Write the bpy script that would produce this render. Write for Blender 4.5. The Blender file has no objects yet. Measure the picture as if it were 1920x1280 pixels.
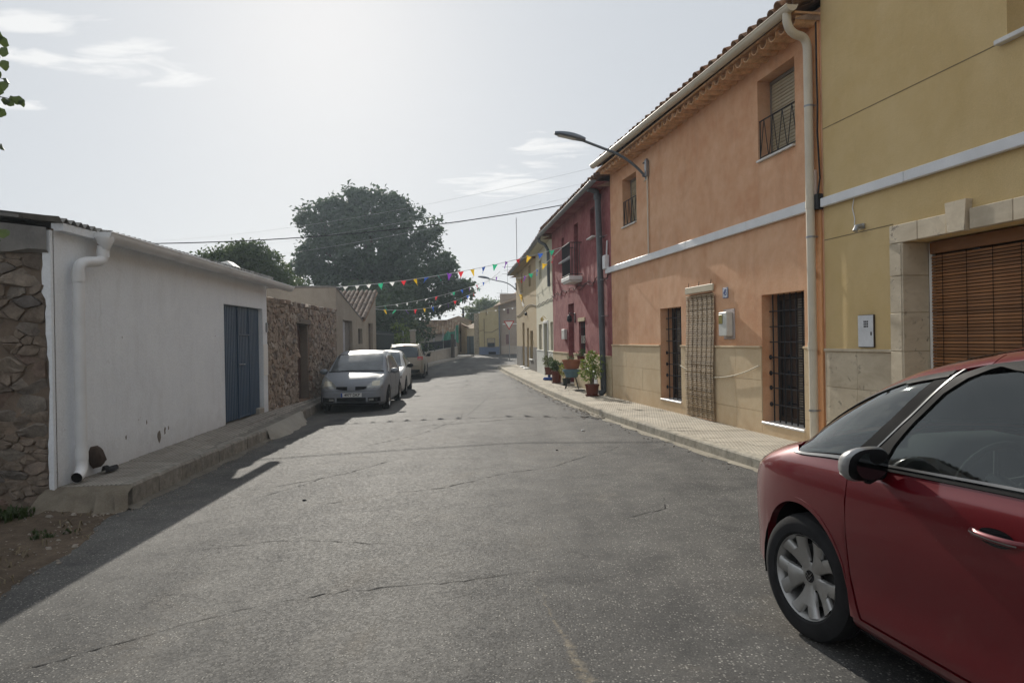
import bpy, bmesh, math, random
import numpy as np
from mathutils import Vector, Matrix, Euler
from mathutils.bvhtree import BVHTree

random.seed(7)
RNG = np.random.default_rng(11)
R = math.radians
scene = bpy.context.scene
COL = scene.collection

# ------------------------------------------------------------------ camera
CAM_H = 1.60
cam_d = bpy.data.cameras.new("camera")
cam_d.sensor_width = 36.0
cam_d.lens = 36.0 * 1330.0 / 1920.0
cam_d.clip_start = 0.05
cam_d.clip_end = 2000.0
cam = bpy.data.objects.new("camera", cam_d)
COL.objects.link(cam)
cam.rotation_mode = 'XYZ'
_roll = 0.0175
cam.matrix_world = (Matrix.Translation((0, 0, CAM_H)) @ Matrix.Rotation(R(90.0 - 0.13), 4, 'X')
                    @ Matrix.Rotation(-_roll, 4, 'Z'))
scene.camera = cam

# ------------------------------------------------------------------ light
SUN_EL, SUN_AZ = R(26.8), R(14.65)          # azimuth measured from +Y towards -X
SUN_DIR = Vector((-math.sin(SUN_AZ) * math.cos(SUN_EL), math.cos(SUN_AZ) * math.cos(SUN_EL), math.sin(SUN_EL)))
world = bpy.data.worlds.new("World")
scene.world = world
world.use_nodes = True
wn, wl = world.node_tree.nodes, world.node_tree.links
wn.clear()
w_out = wn.new('ShaderNodeOutputWorld')
w_bg = wn.new('ShaderNodeBackground')
w_bg.inputs['Strength'].default_value = 0.10
sky = wn.new('ShaderNodeTexSky')
sky.sky_type = 'NISHITA'
sky.sun_disc = False
sky.sun_elevation = SUN_EL
sky.sun_rotation = -SUN_AZ
sky.altitude = 600.0
sky.air_density = 1.0
sky.dust_density = 2.5
sky.ozone_density = 1.0
# summer haze: the blue is washed out towards a pale grey
w_hsv = wn.new('ShaderNodeHueSaturation')
w_hsv.inputs['Saturation'].default_value = 0.9
wl.new(sky.outputs['Color'], w_hsv.inputs['Color'])
w_mix = wn.new('ShaderNodeMix'); w_mix.data_type = 'RGBA'
w_mix.inputs[0].default_value = 0.952
wl.new(w_hsv.outputs['Color'], w_mix.inputs[6])
w_mix.inputs[7].default_value = (3.28, 3.46, 3.68, 1)
# thin clouds: stretched noise over a flat cloud layer
w_tc = wn.new('ShaderNodeTexCoord')
w_sep = wn.new('ShaderNodeSeparateXYZ'); wl.new(w_tc.outputs['Generated'], w_sep.inputs[0])
def wmath(op, a, b=None, c=None):
    n = wn.new('ShaderNodeMath'); n.operation = op
    for i, v in enumerate((a, b, c)):
        if v is None: continue
        if isinstance(v, (int, float)): n.inputs[i].default_value = v
        else: wl.new(v, n.inputs[i])
    return n.outputs[0]
_zc = wmath('MAXIMUM', w_sep.outputs[2], 0.04)
_cx = wmath('DIVIDE', w_sep.outputs[0], _zc)
_cy = wmath('DIVIDE', w_sep.outputs[1], _zc)
w_cmb = wn.new('ShaderNodeCombineXYZ'); wl.new(_cx, w_cmb.inputs[0]); wl.new(_cy, w_cmb.inputs[1])
w_map = wn.new('ShaderNodeMapping'); w_map.inputs['Location'].default_value = (0.4, 1.1, 0.0)
w_map.inputs['Rotation'].default_value = (0, 0, R(18)); w_map.inputs['Scale'].default_value = (0.85, 1.6, 1)
wl.new(w_cmb.outputs[0], w_map.inputs[0])
w_no = wn.new('ShaderNodeTexNoise'); w_no.inputs['Scale'].default_value = 3.6
w_no.inputs['Detail'].default_value = 9.0; w_no.inputs['Roughness'].default_value = 0.62; w_no.inputs['Distortion'].default_value = 0.6
wl.new(w_map.outputs[0], w_no.inputs['Vector'])
def cloud_at(cx, cy, rx, ry):          # one cloud bank over the village, at its place in the cloud layer
    a = wmath('POWER', wmath('DIVIDE', wmath('SUBTRACT', _cx, cx), rx), 2.0)
    b = wmath('POWER', wmath('DIVIDE', wmath('SUBTRACT', _cy, cy), ry), 2.0)
    return wmath('MAXIMUM', wmath('SUBTRACT', 1.0, wmath('ADD', a, b)), 0.0)
w_banks = wmath('ADD', cloud_at(-1.32, 2.48, 0.42, 0.40), cloud_at(-2.02, 2.94, 0.32, 0.14))
for _c in ((-1.52, 2.14, 0.22, 0.13), (-1.72, 2.42, 0.22, 0.12), (0.22, 3.75, 0.32, 0.45), (-0.05, 4.6, 0.6, 0.7), (1.9, 1.2, 0.6, 0.4), (-2.5, -0.6, 0.9, 0.5), (0.8, -2.4, 1.1, 0.5)):
    w_banks = wmath('ADD', w_banks, cloud_at(*_c))
w_thr = wmath('SUBTRACT', 0.72, wmath('MULTIPLY', w_banks, 0.34))
w_cl = wmath('MULTIPLY', wmath('MAXIMUM', wmath('SUBTRACT', w_no.outputs['Fac'], w_thr), 0.0), 4.2)
w_cl = wmath('MINIMUM', w_cl, 0.8)
w_mix2 = wn.new('ShaderNodeMix'); w_mix2.data_type = 'RGBA'
wl.new(w_cl, w_mix2.inputs[0]); wl.new(w_mix.outputs[2], w_mix2.inputs[6])
w_mix2.inputs[7].default_value = (5.2, 5.2, 5.15, 1)
wl.new(w_mix2.outputs[2], w_bg.inputs['Color'])
wl.new(w_bg.outputs[0], w_out.inputs['Surface'])

sun_d = bpy.data.lights.new("sun", 'SUN')
sun_d.energy = 2.6
sun_d.angle = R(0.55)
sun_d.color = (1.0, 0.94, 0.84)
sun = bpy.data.objects.new("sun", sun_d)
COL.objects.link(sun)
sun.rotation_euler = SUN_DIR.to_track_quat('Z', 'Y').to_euler()
sun.location = (-10, 30, 30)

scene.view_settings.view_transform = 'Standard'
scene.view_settings.look = 'None'
scene.view_settings.gamma = 1.0
scene.view_settings.use_curve_mapping = False
scene.view_settings.exposure = 0.85
scene.cycles.max_bounces = 8
scene.cycles.diffuse_bounces = 5
scene.cycles.glossy_bounces = 3
scene.cycles.transmission_bounces = 4
scene.cycles.transparent_max_bounces = 8
scene.cycles.volume_bounces = 0
scene.cycles.use_denoising = True
scene.cycles.use_adaptive_sampling = True
scene.cycles.adaptive_threshold = 0.02

# ------------------------------------------------------------------ mesh helpers
class MB:
    """collects faces; link() turns them into one mesh object"""
    def __init__(s):
        s.v, s.f = [], []
    def add(s, vs, fs):
        b = len(s.v); s.v.extend([tuple(p) for p in vs]); s.f.extend([tuple(i + b for i in f) for f in fs])
    def quad(s, a, b, c, d): s.add([a, b, c, d], [(0, 1, 2, 3)])
    def box(s, x0, x1, y0, y1, z0, z1, M=None):
        vs = [(x, y, z) for x in (x0, x1) for y in (y0, y1) for z in (z0, z1)]
        if M is not None: vs = [M @ Vector(p) for p in vs]
        s.add(vs, [(0, 1, 3, 2), (4, 6, 7, 5), (0, 4, 5, 1), (2, 3, 7, 6), (0, 2, 6, 4), (1, 5, 7, 3)])
        return s
    def cbox(s, x0, x1, y0, y1, z0, z1, c=0.01):
        """box with every edge chamfered"""
        def ring(z, i): return [(x0 + i + c, y0 + i, z), (x1 - i - c, y0 + i, z), (x1 - i, y0 + i + c, z), (x1 - i, y1 - i - c, z),
                                (x1 - i - c, y1 - i, z), (x0 + i + c, y1 - i, z), (x0 + i, y1 - i - c, z), (x0 + i, y0 + i + c, z)]
        vs = ring(z0, c) + ring(z0 + c, 0) + ring(z1 - c, 0) + ring(z1, c)
        fs = [tuple(range(7, -1, -1)), tuple(range(24, 32))]
        for k in range(3):
            for i in range(8):
                j = (i + 1) % 8; fs.append((k * 8 + i, k * 8 + j, k * 8 + 8 + j, k * 8 + 8 + i))
        s.add(vs, fs); return s
    def tube(s, pts, r, n=8, caps=True):
        pts = [Vector(p) for p in pts]
        rs = r if isinstance(r, (list, tuple)) else [r] * len(pts)
        prev = None; vs = []
        for i, p in enumerate(pts):
            t = (pts[min(i + 1, len(pts) - 1)] - pts[max(i - 1, 0)])
            if t.length < 1e-9: t = Vector((0, 0, 1))
            t.normalize()
            if prev is None:
                a = Vector((0, 0, 1)) if abs(t.z) < 0.9 else Vector((1, 0, 0))
                u = t.cross(a).normalized()
            else:
                u = prev - t * prev.dot(t)
                u = u.normalized() if u.length > 1e-6 else t.orthogonal().normalized()
            prev = u; w = t.cross(u)
            for k in range(n):
                an = 2 * math.pi * k / n
                vs.append(p + (u * math.cos(an) + w * math.sin(an)) * rs[i])
        fs = []
        for i in range(len(pts) - 1):
            for k in range(n):
                k2 = (k + 1) % n; fs.append((i * n + k, i * n + k2, (i + 1) * n + k2, (i + 1) * n + k))
        if caps:
            fs.append(tuple(range(n - 1, -1, -1))); fs.append(tuple((len(pts) - 1) * n + k for k in range(n)))
        s.add(vs, fs); return s
    def lathe(s, prof, n=24, M=None):
        """profile of (r, z) turned about z"""
        vs, fs = [], []
        for (r, z) in prof:
            for k in range(n):
                a = 2 * math.pi * k / n; vs.append(Vector((r * math.cos(a), r * math.sin(a), z)))
        for i in range(len(prof) - 1):
            for k in range(n):
                k2 = (k + 1) % n; fs.append((i * n + k, i * n + k2, (i + 1) * n + k2, (i + 1) * n + k))
        if M is not None: vs = [M @ p for p in vs]
        s.add(vs, fs); return s
    def ball(s, c, r, n=8, sc=(1, 1, 1)):
        prof = [(max(r * math.sin(math.pi * i / n), 1e-4), -r * math.cos(math.pi * i / n)) for i in range(n + 1)]
        s.lathe(prof, n + 2, Matrix.Translation(c) @ Matrix.Diagonal((*sc, 1))); return s
    def grid(s, P):
        """P[i][j] points -> quads"""
        ni, nj = len(P), len(P[0])
        s.add([p for row in P for p in row],
              [(i * nj + j, i * nj + j + 1, (i + 1) * nj + j + 1, (i + 1) * nj + j) for i in range(ni - 1) for j in range(nj - 1)])
        return s
    def prism(s, poly, d0, d1, axis='y'):
        """polygon (a, b) pushed along an axis"""
        n = len(poly)
        mk = {'y': lambda a, b, d: (a, d, b), 'x': lambda a, b, d: (d, a, b), 'z': lambda a, b, d: (a, b, d)}[axis]
        vs = [mk(a, b, d0) for a, b in poly] + [mk(a, b, d1) for a, b in poly]
        fs = [tuple(range(n)), tuple(range(2 * n - 1, n - 1, -1))] + [(i, (i + 1) % n, n + (i + 1) % n, n + i) for i in range(n)]
        s.add(vs, fs); return s
    def mesh(s, name, mat=None, smooth=None, fix=True):
        me = bpy.data.meshes.new(name)
        me.from_pydata(s.v, [], s.f)
        if fix and len(s.f) < 30000:
            bm = bmesh.new(); bm.from_mesh(me)
            bmesh.ops.recalc_face_normals(bm, faces=bm.faces[:]); bm.to_mesh(me); bm.free()
        if mat: me.materials.append(mat)
        if smooth is not None:
            me.polygons.foreach_set('use_smooth', [True] * len(me.polygons))
            if smooth < 180: me.set_sharp_from_angle(angle=R(smooth))
        me.update()
        return me
    def link(s, name, mat, parent=None, smooth=None, fix=True, **kw):
        o = bpy.data.objects.new(name, s.mesh(name, mat, smooth, fix)); COL.objects.link(o)
        if parent: o.parent = parent
        return tag(o, **kw)

def tag(o, label=None, cat=None, group=None, kind=None):
    if label: o['label'] = label
    if cat: o['category'] = cat
    if group: o['group'] = group
    if kind: o['kind'] = kind
    return o
def empty(name, loc=(0, 0, 0), rz=0.0, parent=None, **kw):
    o = bpy.data.objects.new(name, None); COL.objects.link(o)
    o.empty_display_size = 0.3; o.location = loc; o.rotation_euler = (0, 0, rz)
    if parent: o.parent = parent
    return tag(o, **kw)
def inst(name, me, parent, loc=(0, 0, 0), rot=(0, 0, 0), sc=(1, 1, 1), **kw):
    o = bpy.data.objects.new(name, me); COL.objects.link(o)
    o.location = loc; o.rotation_euler = rot; o.scale = sc
    if parent: o.parent = parent
    return tag(o, **kw)
def copy_tree(o, parent=None):
    c = o.copy(); COL.objects.link(c)
    if parent: c.parent = parent
    for ch in list(o.children): copy_tree(ch, c)
    return c
def bez(p0, p1, p2, n=8):
    p0, p1, p2 = Vector(p0), Vector(p1), Vector(p2)
    return [(p0 * (1 - t) ** 2 + p1 * 2 * t * (1 - t) + p2 * t * t) for t in [i / n for i in range(n + 1)]]
def sag(p0, p1, d, n=16):
    p0, p1 = Vector(p0), Vector(p1)
    return [p0.lerp(p1, i / n) - Vector((0, 0, 4 * d * (i / n) * (1 - i / n))) for i in range(n + 1)]
def key(ks):
    """smooth curve through (x, value) keys, no overshoot"""
    ks = sorted(ks); xs = np.array([k[0] for k in ks], float); ys = np.array([k[1] for k in ks], float)
    h = np.diff(xs); d = np.diff(ys) / h; m = np.zeros(len(xs)); m[0], m[-1] = d[0], d[-1]
    for i in range(1, len(xs) - 1):
        if d[i - 1] * d[i] > 0:
            w1, w2 = 2 * h[i] + h[i - 1], h[i] + 2 * h[i - 1]; m[i] = (w1 + w2) / (w1 / d[i - 1] + w2 / d[i])
    xl, yl, ml, hl = xs.tolist(), ys.tolist(), m.tolist(), h.tolist()
    def f(x):
        if x <= xl[0]: return yl[0]
        if x >= xl[-1]: return yl[-1]
        i = 0
        while x > xl[i + 1]: i += 1
        t = (x - xl[i]) / hl[i]
        return ((1 + 2 * t) * (1 - t) ** 2 * yl[i] + t * (1 - t) ** 2 * hl[i] * ml[i]
                + t * t * (3 - 2 * t) * yl[i + 1] + t * t * (t - 1) * hl[i] * ml[i + 1])
    return f
def lin(ks):
    xs = [k[0] for k in ks]; ys = [k[1] for k in ks]
    return lambda x: float(np.interp(x, xs, ys))

# ------------------------------------------------------------------ materials
class NT:
    def __init__(s, name):
        s.m = bpy.data.materials.new(name); s.m.use_nodes = True
        s.n, s.l = s.m.node_tree.nodes, s.m.node_tree.links
        s.b = s.n['Principled BSDF']; s.out = s.n['Material Output']
        s.tc = None
    def new(s, t, **kw):
        n = s.n.new(t)
        for k, v in kw.items(): setattr(n, k, v)
        return n
    def val(s, sock, v):
        if isinstance(v, bpy.types.NodeSocket): s.l.new(v, sock)
        elif isinstance(v, (tuple, list)) and len(v) == 3 and sock.type == 'RGBA': sock.default_value = (*v, 1)
        else: sock.default_value = v
    def coord(s, kind='Object'):
        if s.tc is None: s.tc = s.new('ShaderNodeTexCoord')
        return s.tc.outputs[kind]
    def pos(s): return s.new('ShaderNodeNewGeometry').outputs['Position']
    def map(s, vec, sc=(1, 1, 1), loc=(0, 0, 0), rot=(0, 0, 0)):
        n = s.new('ShaderNodeMapping'); s.l.new(vec, n.inputs[0])
        n.inputs['Scale'].default_value = sc; n.inputs['Location'].default_value = loc; n.inputs['Rotation'].default_value = rot
        return n.outputs[0]
    def noise(s, vec, scale=5, detail=4, rough=0.55, dist=0.0, color=False):
        n = s.new('ShaderNodeTexNoise'); s.l.new(vec, n.inputs['Vector'])
        n.inputs['Scale'].default_value = scale; n.inputs['Detail'].default_value = detail
        n.inputs['Roughness'].default_value = rough; n.inputs['Distortion'].default_value = dist
        return n.outputs['Color' if color else 'Fac']
    def voro(s, vec, scale=5, feature='F1', out='Distance', rand=1.0):
        n = s.new('ShaderNodeTexVoronoi', feature=feature); s.l.new(vec, n.inputs['Vector'])
        n.inputs['Scale'].default_value = scale; n.inputs['Randomness'].default_value = rand
        return n.outputs[out]
    def math(s, op, a, b=None, c=None, clamp=False):
        n = s.new('ShaderNodeMath', operation=op); n.use_clamp = clamp
        for i, v in enumerate((a, b, c)):
            if v is not None: s.val(n.inputs[i], v)
        return n.outputs[0]
    def vadd(s, a, b):
        n = s.new('ShaderNodeVectorMath', operation='ADD'); s.l.new(a, n.inputs[0]); s.l.new(b, n.inputs[1]); return n.outputs[0]
    def vscale(s, a, k):
        n = s.new('ShaderNodeVectorMath', operation='SCALE'); s.l.new(a, n.inputs[0]); n.inputs['Scale'].default_value = k; return n.outputs[0]
    def ramp(s, fac, lo, hi, a=0.0, b=1.0):
        n = s.new('ShaderNodeMapRange'); s.val(n.inputs[0], fac)
        n.inputs[1].default_value = lo; n.inputs[2].default_value = hi; n.inputs[3].default_value = a; n.inputs[4].default_value = b
        n.interpolation_type = 'SMOOTHSTEP' if False else 'LINEAR'
        return n.outputs[0]
    def mix(s, fac, a, b, mode='MIX'):
        n = s.new('ShaderNodeMix', data_type='RGBA', blend_type=mode)
        s.val(n.inputs[0], fac); s.val(n.inputs[6], a); s.val(n.inputs[7], b); return n.outputs[2]
    def sep(s, vec):
        n = s.new('ShaderNodeSeparateXYZ'); s.l.new(vec, n.inputs[0]); return n.outputs
    def hsv(s, col, h=0.5, sat=1.0, v=1.0):
        n = s.new('ShaderNodeHueSaturation'); s.val(n.inputs['Color'], col)
        s.val(n.inputs['Hue'], h); s.val(n.inputs['Saturation'], sat); s.val(n.inputs['Value'], v); return n.outputs[0]
    def rnd(s): return s.new('ShaderNodeObjectInfo').outputs['Random']
    def bump(s, h, strength=0.3, dist=0.01):
        n = s.new('ShaderNodeBump'); s.val(n.inputs['Height'], h)
        n.inputs['Strength'].default_value = strength; n.inputs['Distance'].default_value = dist
        s.l.new(n.outputs[0], s.b.inputs['Normal']); return n
    def done(s, col=None, rough=None, spec=None, metal=None):
        if col is not None: s.val(s.b.inputs['Base Color'], col)
        if rough is not None: s.val(s.b.inputs['Roughness'], rough)
        if spec is not None: s.val(s.b.inputs['Specular IOR Level'], spec)
        if metal is not None: s.val(s.b.inputs['Metallic'], metal)
        return s.m

def m_plain(name, col, rough=0.6, spec=0.4, metal=0.0, var=0.12, scale=6.0, bump=0.0, rv=0.0):
    """paint, plastic or metal: a colour with slight wear"""
    t = NT(name); c = t.coord()
    n = t.noise(c, scale, 5, 0.6)
    f = t.ramp(n, 0.3, 0.7, 1 - var, 1 + var)
    if rv: f = t.math('MULTIPLY', f, t.math('MULTIPLY_ADD', t.rnd(), rv * 2, 1 - rv))
    colr = t.hsv(col, v=f)
    if bump: t.bump(t.noise(c, scale * 6, 4), bump, 0.004)
    return t.done(colr, t.ramp(n, 0.2, 0.8, max(rough - 0.08, 0.02), min(rough + 0.08, 1)), spec, metal)

def m_plaster(name, col, alt, dirt=(0.25, 0.22, 0.18), streak=0.35, bump=0.35, grain=60.0, patch=1.1, low=0.0, rough=0.9, blot=0.5, lump=0.0, chips=None):
    """painted render: blotches, vertical streaks, soiling near the foot, trowel marks"""
    t = NT(name); c = t.coord()
    big = t.noise(c, patch, 6, 0.62, 0.4)
    mid = t.noise(c, patch * 5, 5, 0.6)
    st = t.noise(t.map(t.vadd(c, t.vscale(t.noise(c, 1.7, 3, color=True), 0.35)), (4.2, 4.2, 0.40)), 1.0, 7, 0.72, 0.9)
    f = t.math('ADD', t.math('MULTIPLY', big, 0.6), t.math('MULTIPLY', mid, 0.4))
    colr = t.mix(t.ramp(f, 0.5 - (0.20 - 0.12 * blot), 0.5 + (0.20 - 0.12 * blot), 0, 1), col, alt)
    colr = t.mix(t.math('MULTIPLY', t.math('MULTIPLY', t.ramp(st, 0.48, 0.70, 0, 1), t.ramp(big, 0.35, 0.62, 1.0, 0.25)), streak), colr, dirt)
    if low:
        z = t.sep(c)[2]
        g = t.math('MULTIPLY', t.ramp(t.math('ADD', z, t.math('MULTIPLY', mid, 0.5)), 0.25, 0.8, 1, 0), low)
        colr = t.mix(g, colr, dirt)
    if chips:       # flaked places showing what is underneath
        ch = t.math('MULTIPLY', t.ramp(t.noise(c, 3.6, 7, 0.7, 0.5), 0.655, 0.68, 0, 1), t.ramp(t.sep(c)[2], 0.4, 1.9, 1, 0.0))
        colr = t.mix(ch, colr, chips)
    fine = t.noise(c, grain, 5, 0.7)
    colr = t.hsv(colr, v=t.ramp(fine, 0.25, 0.75, 0.90, 1.10))
    h = t.math('ADD', t.math('MULTIPLY', fine, 0.35), t.math('MULTIPLY', t.noise(c, 9, 5, 0.55, 0.8), 0.65))
    if lump: h = t.math('ADD', h, t.math('MULTIPLY', t.noise(c, 2.1, 4, 0.5, 0.6), lump))
    t.bump(h, bump, 0.012)
    return t.done(colr, rough, 0.25)

def m_glass(name, tint=(0.55, 0.62, 0.60), dirty=0.06, refl=1.0):
    t = NT(name)
    tr = t.new('ShaderNodeBsdfTransparent'); tr.inputs[0].default_value = (*tint, 1)
    gl = t.new('ShaderNodeBsdfGlossy'); gl.inputs[0].default_value = (0.9, 0.95, 0.95, 1); gl.inputs['Roughness'].default_value = 0.02
    df = t.new('ShaderNodeBsdfDiffuse'); df.inputs[0].default_value = (0.45, 0.45, 0.42, 1)
    fr = t.new('ShaderNodeFresnel'); fr.inputs[0].default_value = 1.5
    m1 = t.new('ShaderNodeMixShader'); m2 = t.new('ShaderNodeMixShader')
    n = t.noise(t.coord(), 14, 6, 0.7)
    t.l.new(t.ramp(n, 0.4, 0.9, dirty * 0.5, dirty * 3), m1.inputs[0])
    t.l.new(tr.outputs[0], m1.inputs[1]); t.l.new(df.outputs[0], m1.inputs[2])
    t.l.new(t.math('MULTIPLY', fr.outputs[0], refl, clamp=True), m2.inputs[0]); t.l.new(m1.outputs[0], m2.inputs[1]); t.l.new(gl.outputs[0], m2.inputs[2])
    t.l.new(m2.outputs[0], t.out.inputs['Surface'])
    return t.m

def m_dark_glass(name, col=(0.02, 0.025, 0.03), rough=0.05):
    t = NT(name); n = t.noise(t.coord(), 3, 4)
    return t.done(t.hsv(col, v=t.ramp(n, 0.3, 0.7, 0.8, 1.25)), t.ramp(n, 0.3, 0.7, rough, rough + 0.06), 0.6)

def m_paint(name, col, metal=0.35, coat=1.0, dust=0.10, crough=0.0):
    """car paint: flake base under a clear coat, with road dust"""
    t = NT(name); c = t.coord()
    fl = t.voro(c, 900, out='Color')
    d = t.noise(c, 5, 6, 0.65)
    sp = t.voro(c, 55, rand=1.0)
    sp = t.math('MULTIPLY', t.ramp(sp, 0.05, 0.13, 1, 0), t.ramp(t.noise(c, 3, 3), 0.50, 0.66, 0, 0.18))
    colr = t.hsv(col, v=t.ramp(t.sep(fl)[0], 0, 1, 0.85, 1.15))
    colr = t.mix(t.math('MULTIPLY', t.ramp(d, 0.35, 0.8, 0.1, 1), dust), colr, (0.36, 0.32, 0.27))
    colr = t.mix(sp, colr, (0.5, 0.45, 0.38))
    t.val(t.b.inputs['Coat Weight'], coat); t.val(t.b.inputs['Coat Roughness'], t.ramp(d, 0.3, 0.8, 0.03 + crough, 0.12 + crough))
    return t.done(colr, 0.38 + crough * .6, 0.22, metal)

def m_leaf(name, col, alt, trans=0.35):
    t = NT(name); c = t.coord()
    n = t.noise(c, 1.3, 3); n2 = t.noise(c, 9.0, 2)
    colr = t.mix(t.math('ADD', t.math('MULTIPLY', n, 0.6), t.math('MULTIPLY', n2, 0.4)), col, alt)
    t.done(colr, 0.5, 0.35)
    tl = t.new('ShaderNodeBsdfTranslucent'); t.l.new(t.hsv(colr, 0.48, 1.1, 1.6), tl.inputs[0])
    mx = t.new('ShaderNodeMixShader'); mx.inputs[0].default_value = trans
    t.l.new(t.b.outputs[0], mx.inputs[1]); t.l.new(tl.outputs[0], mx.inputs[2]); t.l.new(mx.outputs[0], t.out.inputs['Surface'])
    return t.m

def m_stone(name, cols, bump=0.6):
    """single stones: each object its own tone"""
    t = NT(name); c = t.pos(); r = t.rnd()
    n = t.noise(c, 9, 6, 0.65, 0.3); n2 = t.noise(c, 45, 5, 0.7)
    cr = t.new('ShaderNodeValToRGB'); t.l.new(r, cr.inputs[0]); e = cr.color_ramp.elements
    e[0].position = 0; e[0].color = (*cols[0], 1); e[1].position = 1; e[1].color = (*cols[-1], 1)
    for i, k in enumerate(cols[1:-1]):
        el = e.new((i + 1) / (len(cols) - 1)); el.color = (*k, 1)
    colr = t.hsv(cr.outputs[0], v=t.math('MULTIPLY', t.ramp(n, 0.25, 0.75, 0.6, 1.35), t.ramp(n2, 0.2, 0.8, 0.8, 1.2)))
    t.bump(t.math('ADD', t.math('MULTIPLY', n, 0.7), t.math('MULTIPLY', n2, 0.3)), bump, 0.03)
    return t.done(colr, 0.92, 0.2)

def m_earth(name, col, alt, scale=8.0, bump=0.6, dist=0.02):
    t = NT(name); c = t.pos()
    n = t.noise(c, scale, 8, 0.68, 0.3); n2 = t.noise(c, scale * 9, 4, 0.7); n3 = t.noise(c, scale * 0.15, 4)
    f = t.math('ADD', t.math('MULTIPLY', n, 0.6), t.math('MULTIPLY', n2, 0.4))
    colr = t.mix(t.ramp(f, 0.3, 0.7, 0, 1), col, alt)
    colr = t.hsv(colr, v=t.ramp(n3, 0.3, 0.7, 0.75, 1.2))
    t.bump(f, bump, dist)
    return t.done(colr, 0.95, 0.15)

def m_slats(name, col, alt, freq_axis=2, freq=90, bump=0.5):
    """wood or reed: grain along the slat"""
    t = NT(name); c = t.coord(); r = t.rnd()
    n = t.noise(t.map(c, (3, 30, 60)), 1.0, 6, 0.6)
    n2 = t.noise(c, 2.5, 3)
    colr = t.mix(t.ramp(t.math('ADD', t.math('MULTIPLY', n, 0.5), t.math('MULTIPLY', n2, 0.5)), 0.3, 0.7, 0, 1), col, alt)
    colr = t.hsv(colr, v=t.math('MULTIPLY_ADD', r, 0.5, 0.75))
    t.bump(n, bump, 0.003)
    return t.done(colr, 0.6, 0.3)
# ------------------------------------------------------------------ palette
M_ROAD = None
def m_road():
    t = NT("asphalt"); c = t.pos()
    x, y, z = t.sep(c)
    # aggregate: two sizes of stone chips in worn bitumen; glints and shaded pits partly painted in
    w = t.vadd(c, t.vscale(t.noise(c, 40, 2, color=True), 0.012))
    v1 = t.voro(w, 64, out='Color'); d1 = t.voro(w, 64)
    v2 = t.voro(c, 120, out='Color'); d2 = t.voro(c, 120)
    a1 = t.sep(v1)[0]; a2 = t.sep(v2)[1]
    chip1 = t.math('MULTIPLY', t.ramp(a1, 0.42, 0.90, 0.0, 1.0), t.ramp(d1, 0.22, 0.48, 1, 0))
    chip2 = t.math('MULTIPLY', t.ramp(a2, 0.35, 1.0, 0.0, 1.0), t.ramp(d2, 0.2, 0.5, 1, 0))
    pit = t.math('MULTIPLY', t.ramp(t.sep(v1)[1], 0.50, 0.80, 0, 1), t.ramp(d1, 0.2, 0.5, 1, 0))
    big = t.noise(c, 0.50, 6, 0.62, 0.5); mid = t.noise(c, 2.6, 6, 0.68, 0.4)
    lane = t.noise(t.map(c, (1.1, 0.07, 1), rot=(0, 0, R(-6))), 1.0, 4, 0.55)
    tone = t.math('ADD', t.math('MULTIPLY', big, 0.36), t.math('ADD', t.math('MULTIPLY', mid, 0.26), t.math('MULTIPLY', lane, 0.38)))
    base = t.mix(t.ramp(tone, 0.41, 0.59, 0, 1), (0.036, 0.036, 0.0365), (0.105, 0.102, 0.096))
    st = t.ramp(t.noise(c, 0.8, 7, 0.72, 0.8), 0.55, 0.72, 0, 0.42)
    base = t.mix(st, base, (0.125, 0.105, 0.080))
    wear = t.ramp(mid, 0.35, 0.65, 0.55, 1.25)
    col = t.mix(t.math('MULTIPLY', t.math('MULTIPLY', chip2, 0.70), wear, clamp=True), base, (0.20, 0.193, 0.177))
    col = t.mix(t.math('MULTIPLY', t.math('MULTIPLY', chip1, 0.85), wear, clamp=True), col, (0.41, 0.395, 0.36))
    col = t.mix(t.math('MULTIPLY', pit, 0.85), col, (0.022, 0.022, 0.023))
    # tired patches with a net of fine cracks
    cw2 = t.vadd(t.map(c, (2.6, 2.1, 1)), t.vscale(t.noise(c, 3.0, 5, 0.66, color=True), 0.8))
    ce2 = t.voro(cw2, 1.0, 'DISTANCE_TO_EDGE')
    crack = t.math('MULTIPLY', t.ramp(ce2, 0.010, 0.034, 1, 0), t.ramp(t.noise(c, 0.55, 4, 0.6), 0.585, 0.65, 0, 0.9))
    col = t.mix(t.math('MULTIPLY', crack, 0.75), col, (0.018, 0.018, 0.019))
    # worn seam with exposed sandy bedding, starting close to the camera
    sx = t.math('ADD', t.math('MULTIPLY_ADD', y, -0.150, 0.83), t.math('MULTIPLY_ADD', mid, 0.22, -0.11))
    dist = t.math('ABSOLUTE', t.math('SUBTRACT', x, sx))
    wid = t.ramp(y, 2.5, 4.2, 0.085, 0.012)
    seam = t.math('MULTIPLY', t.math('SUBTRACT', 1.0, t.math('DIVIDE', dist, wid), clamp=True), t.ramp(y, 3.9, 5.0, 1, 0))
    seam = t.math('MULTIPLY', seam, t.ramp(t.noise(c, 22, 5, 0.75), 0.40, 0.60, 0, 1.4), clamp=True)
    col = t.mix(t.math('MULTIPLY', seam, 0.50), col, (0.27, 0.225, 0.155))
    h = t.math('ADD', t.math('MULTIPLY', chip1, 0.7), t.math('MULTIPLY', chip2, 0.35))
    h = t.math('SUBTRACT', h, t.math('ADD', t.math('MULTIPLY', crack, 1.4), t.math('MULTIPLY', pit, 0.8)))
    t.bump(h, 0.32, 0.004)
    return t.done(col, t.ramp(a1, 0, 1, 0.70, 0.92), 0.17)

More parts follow.
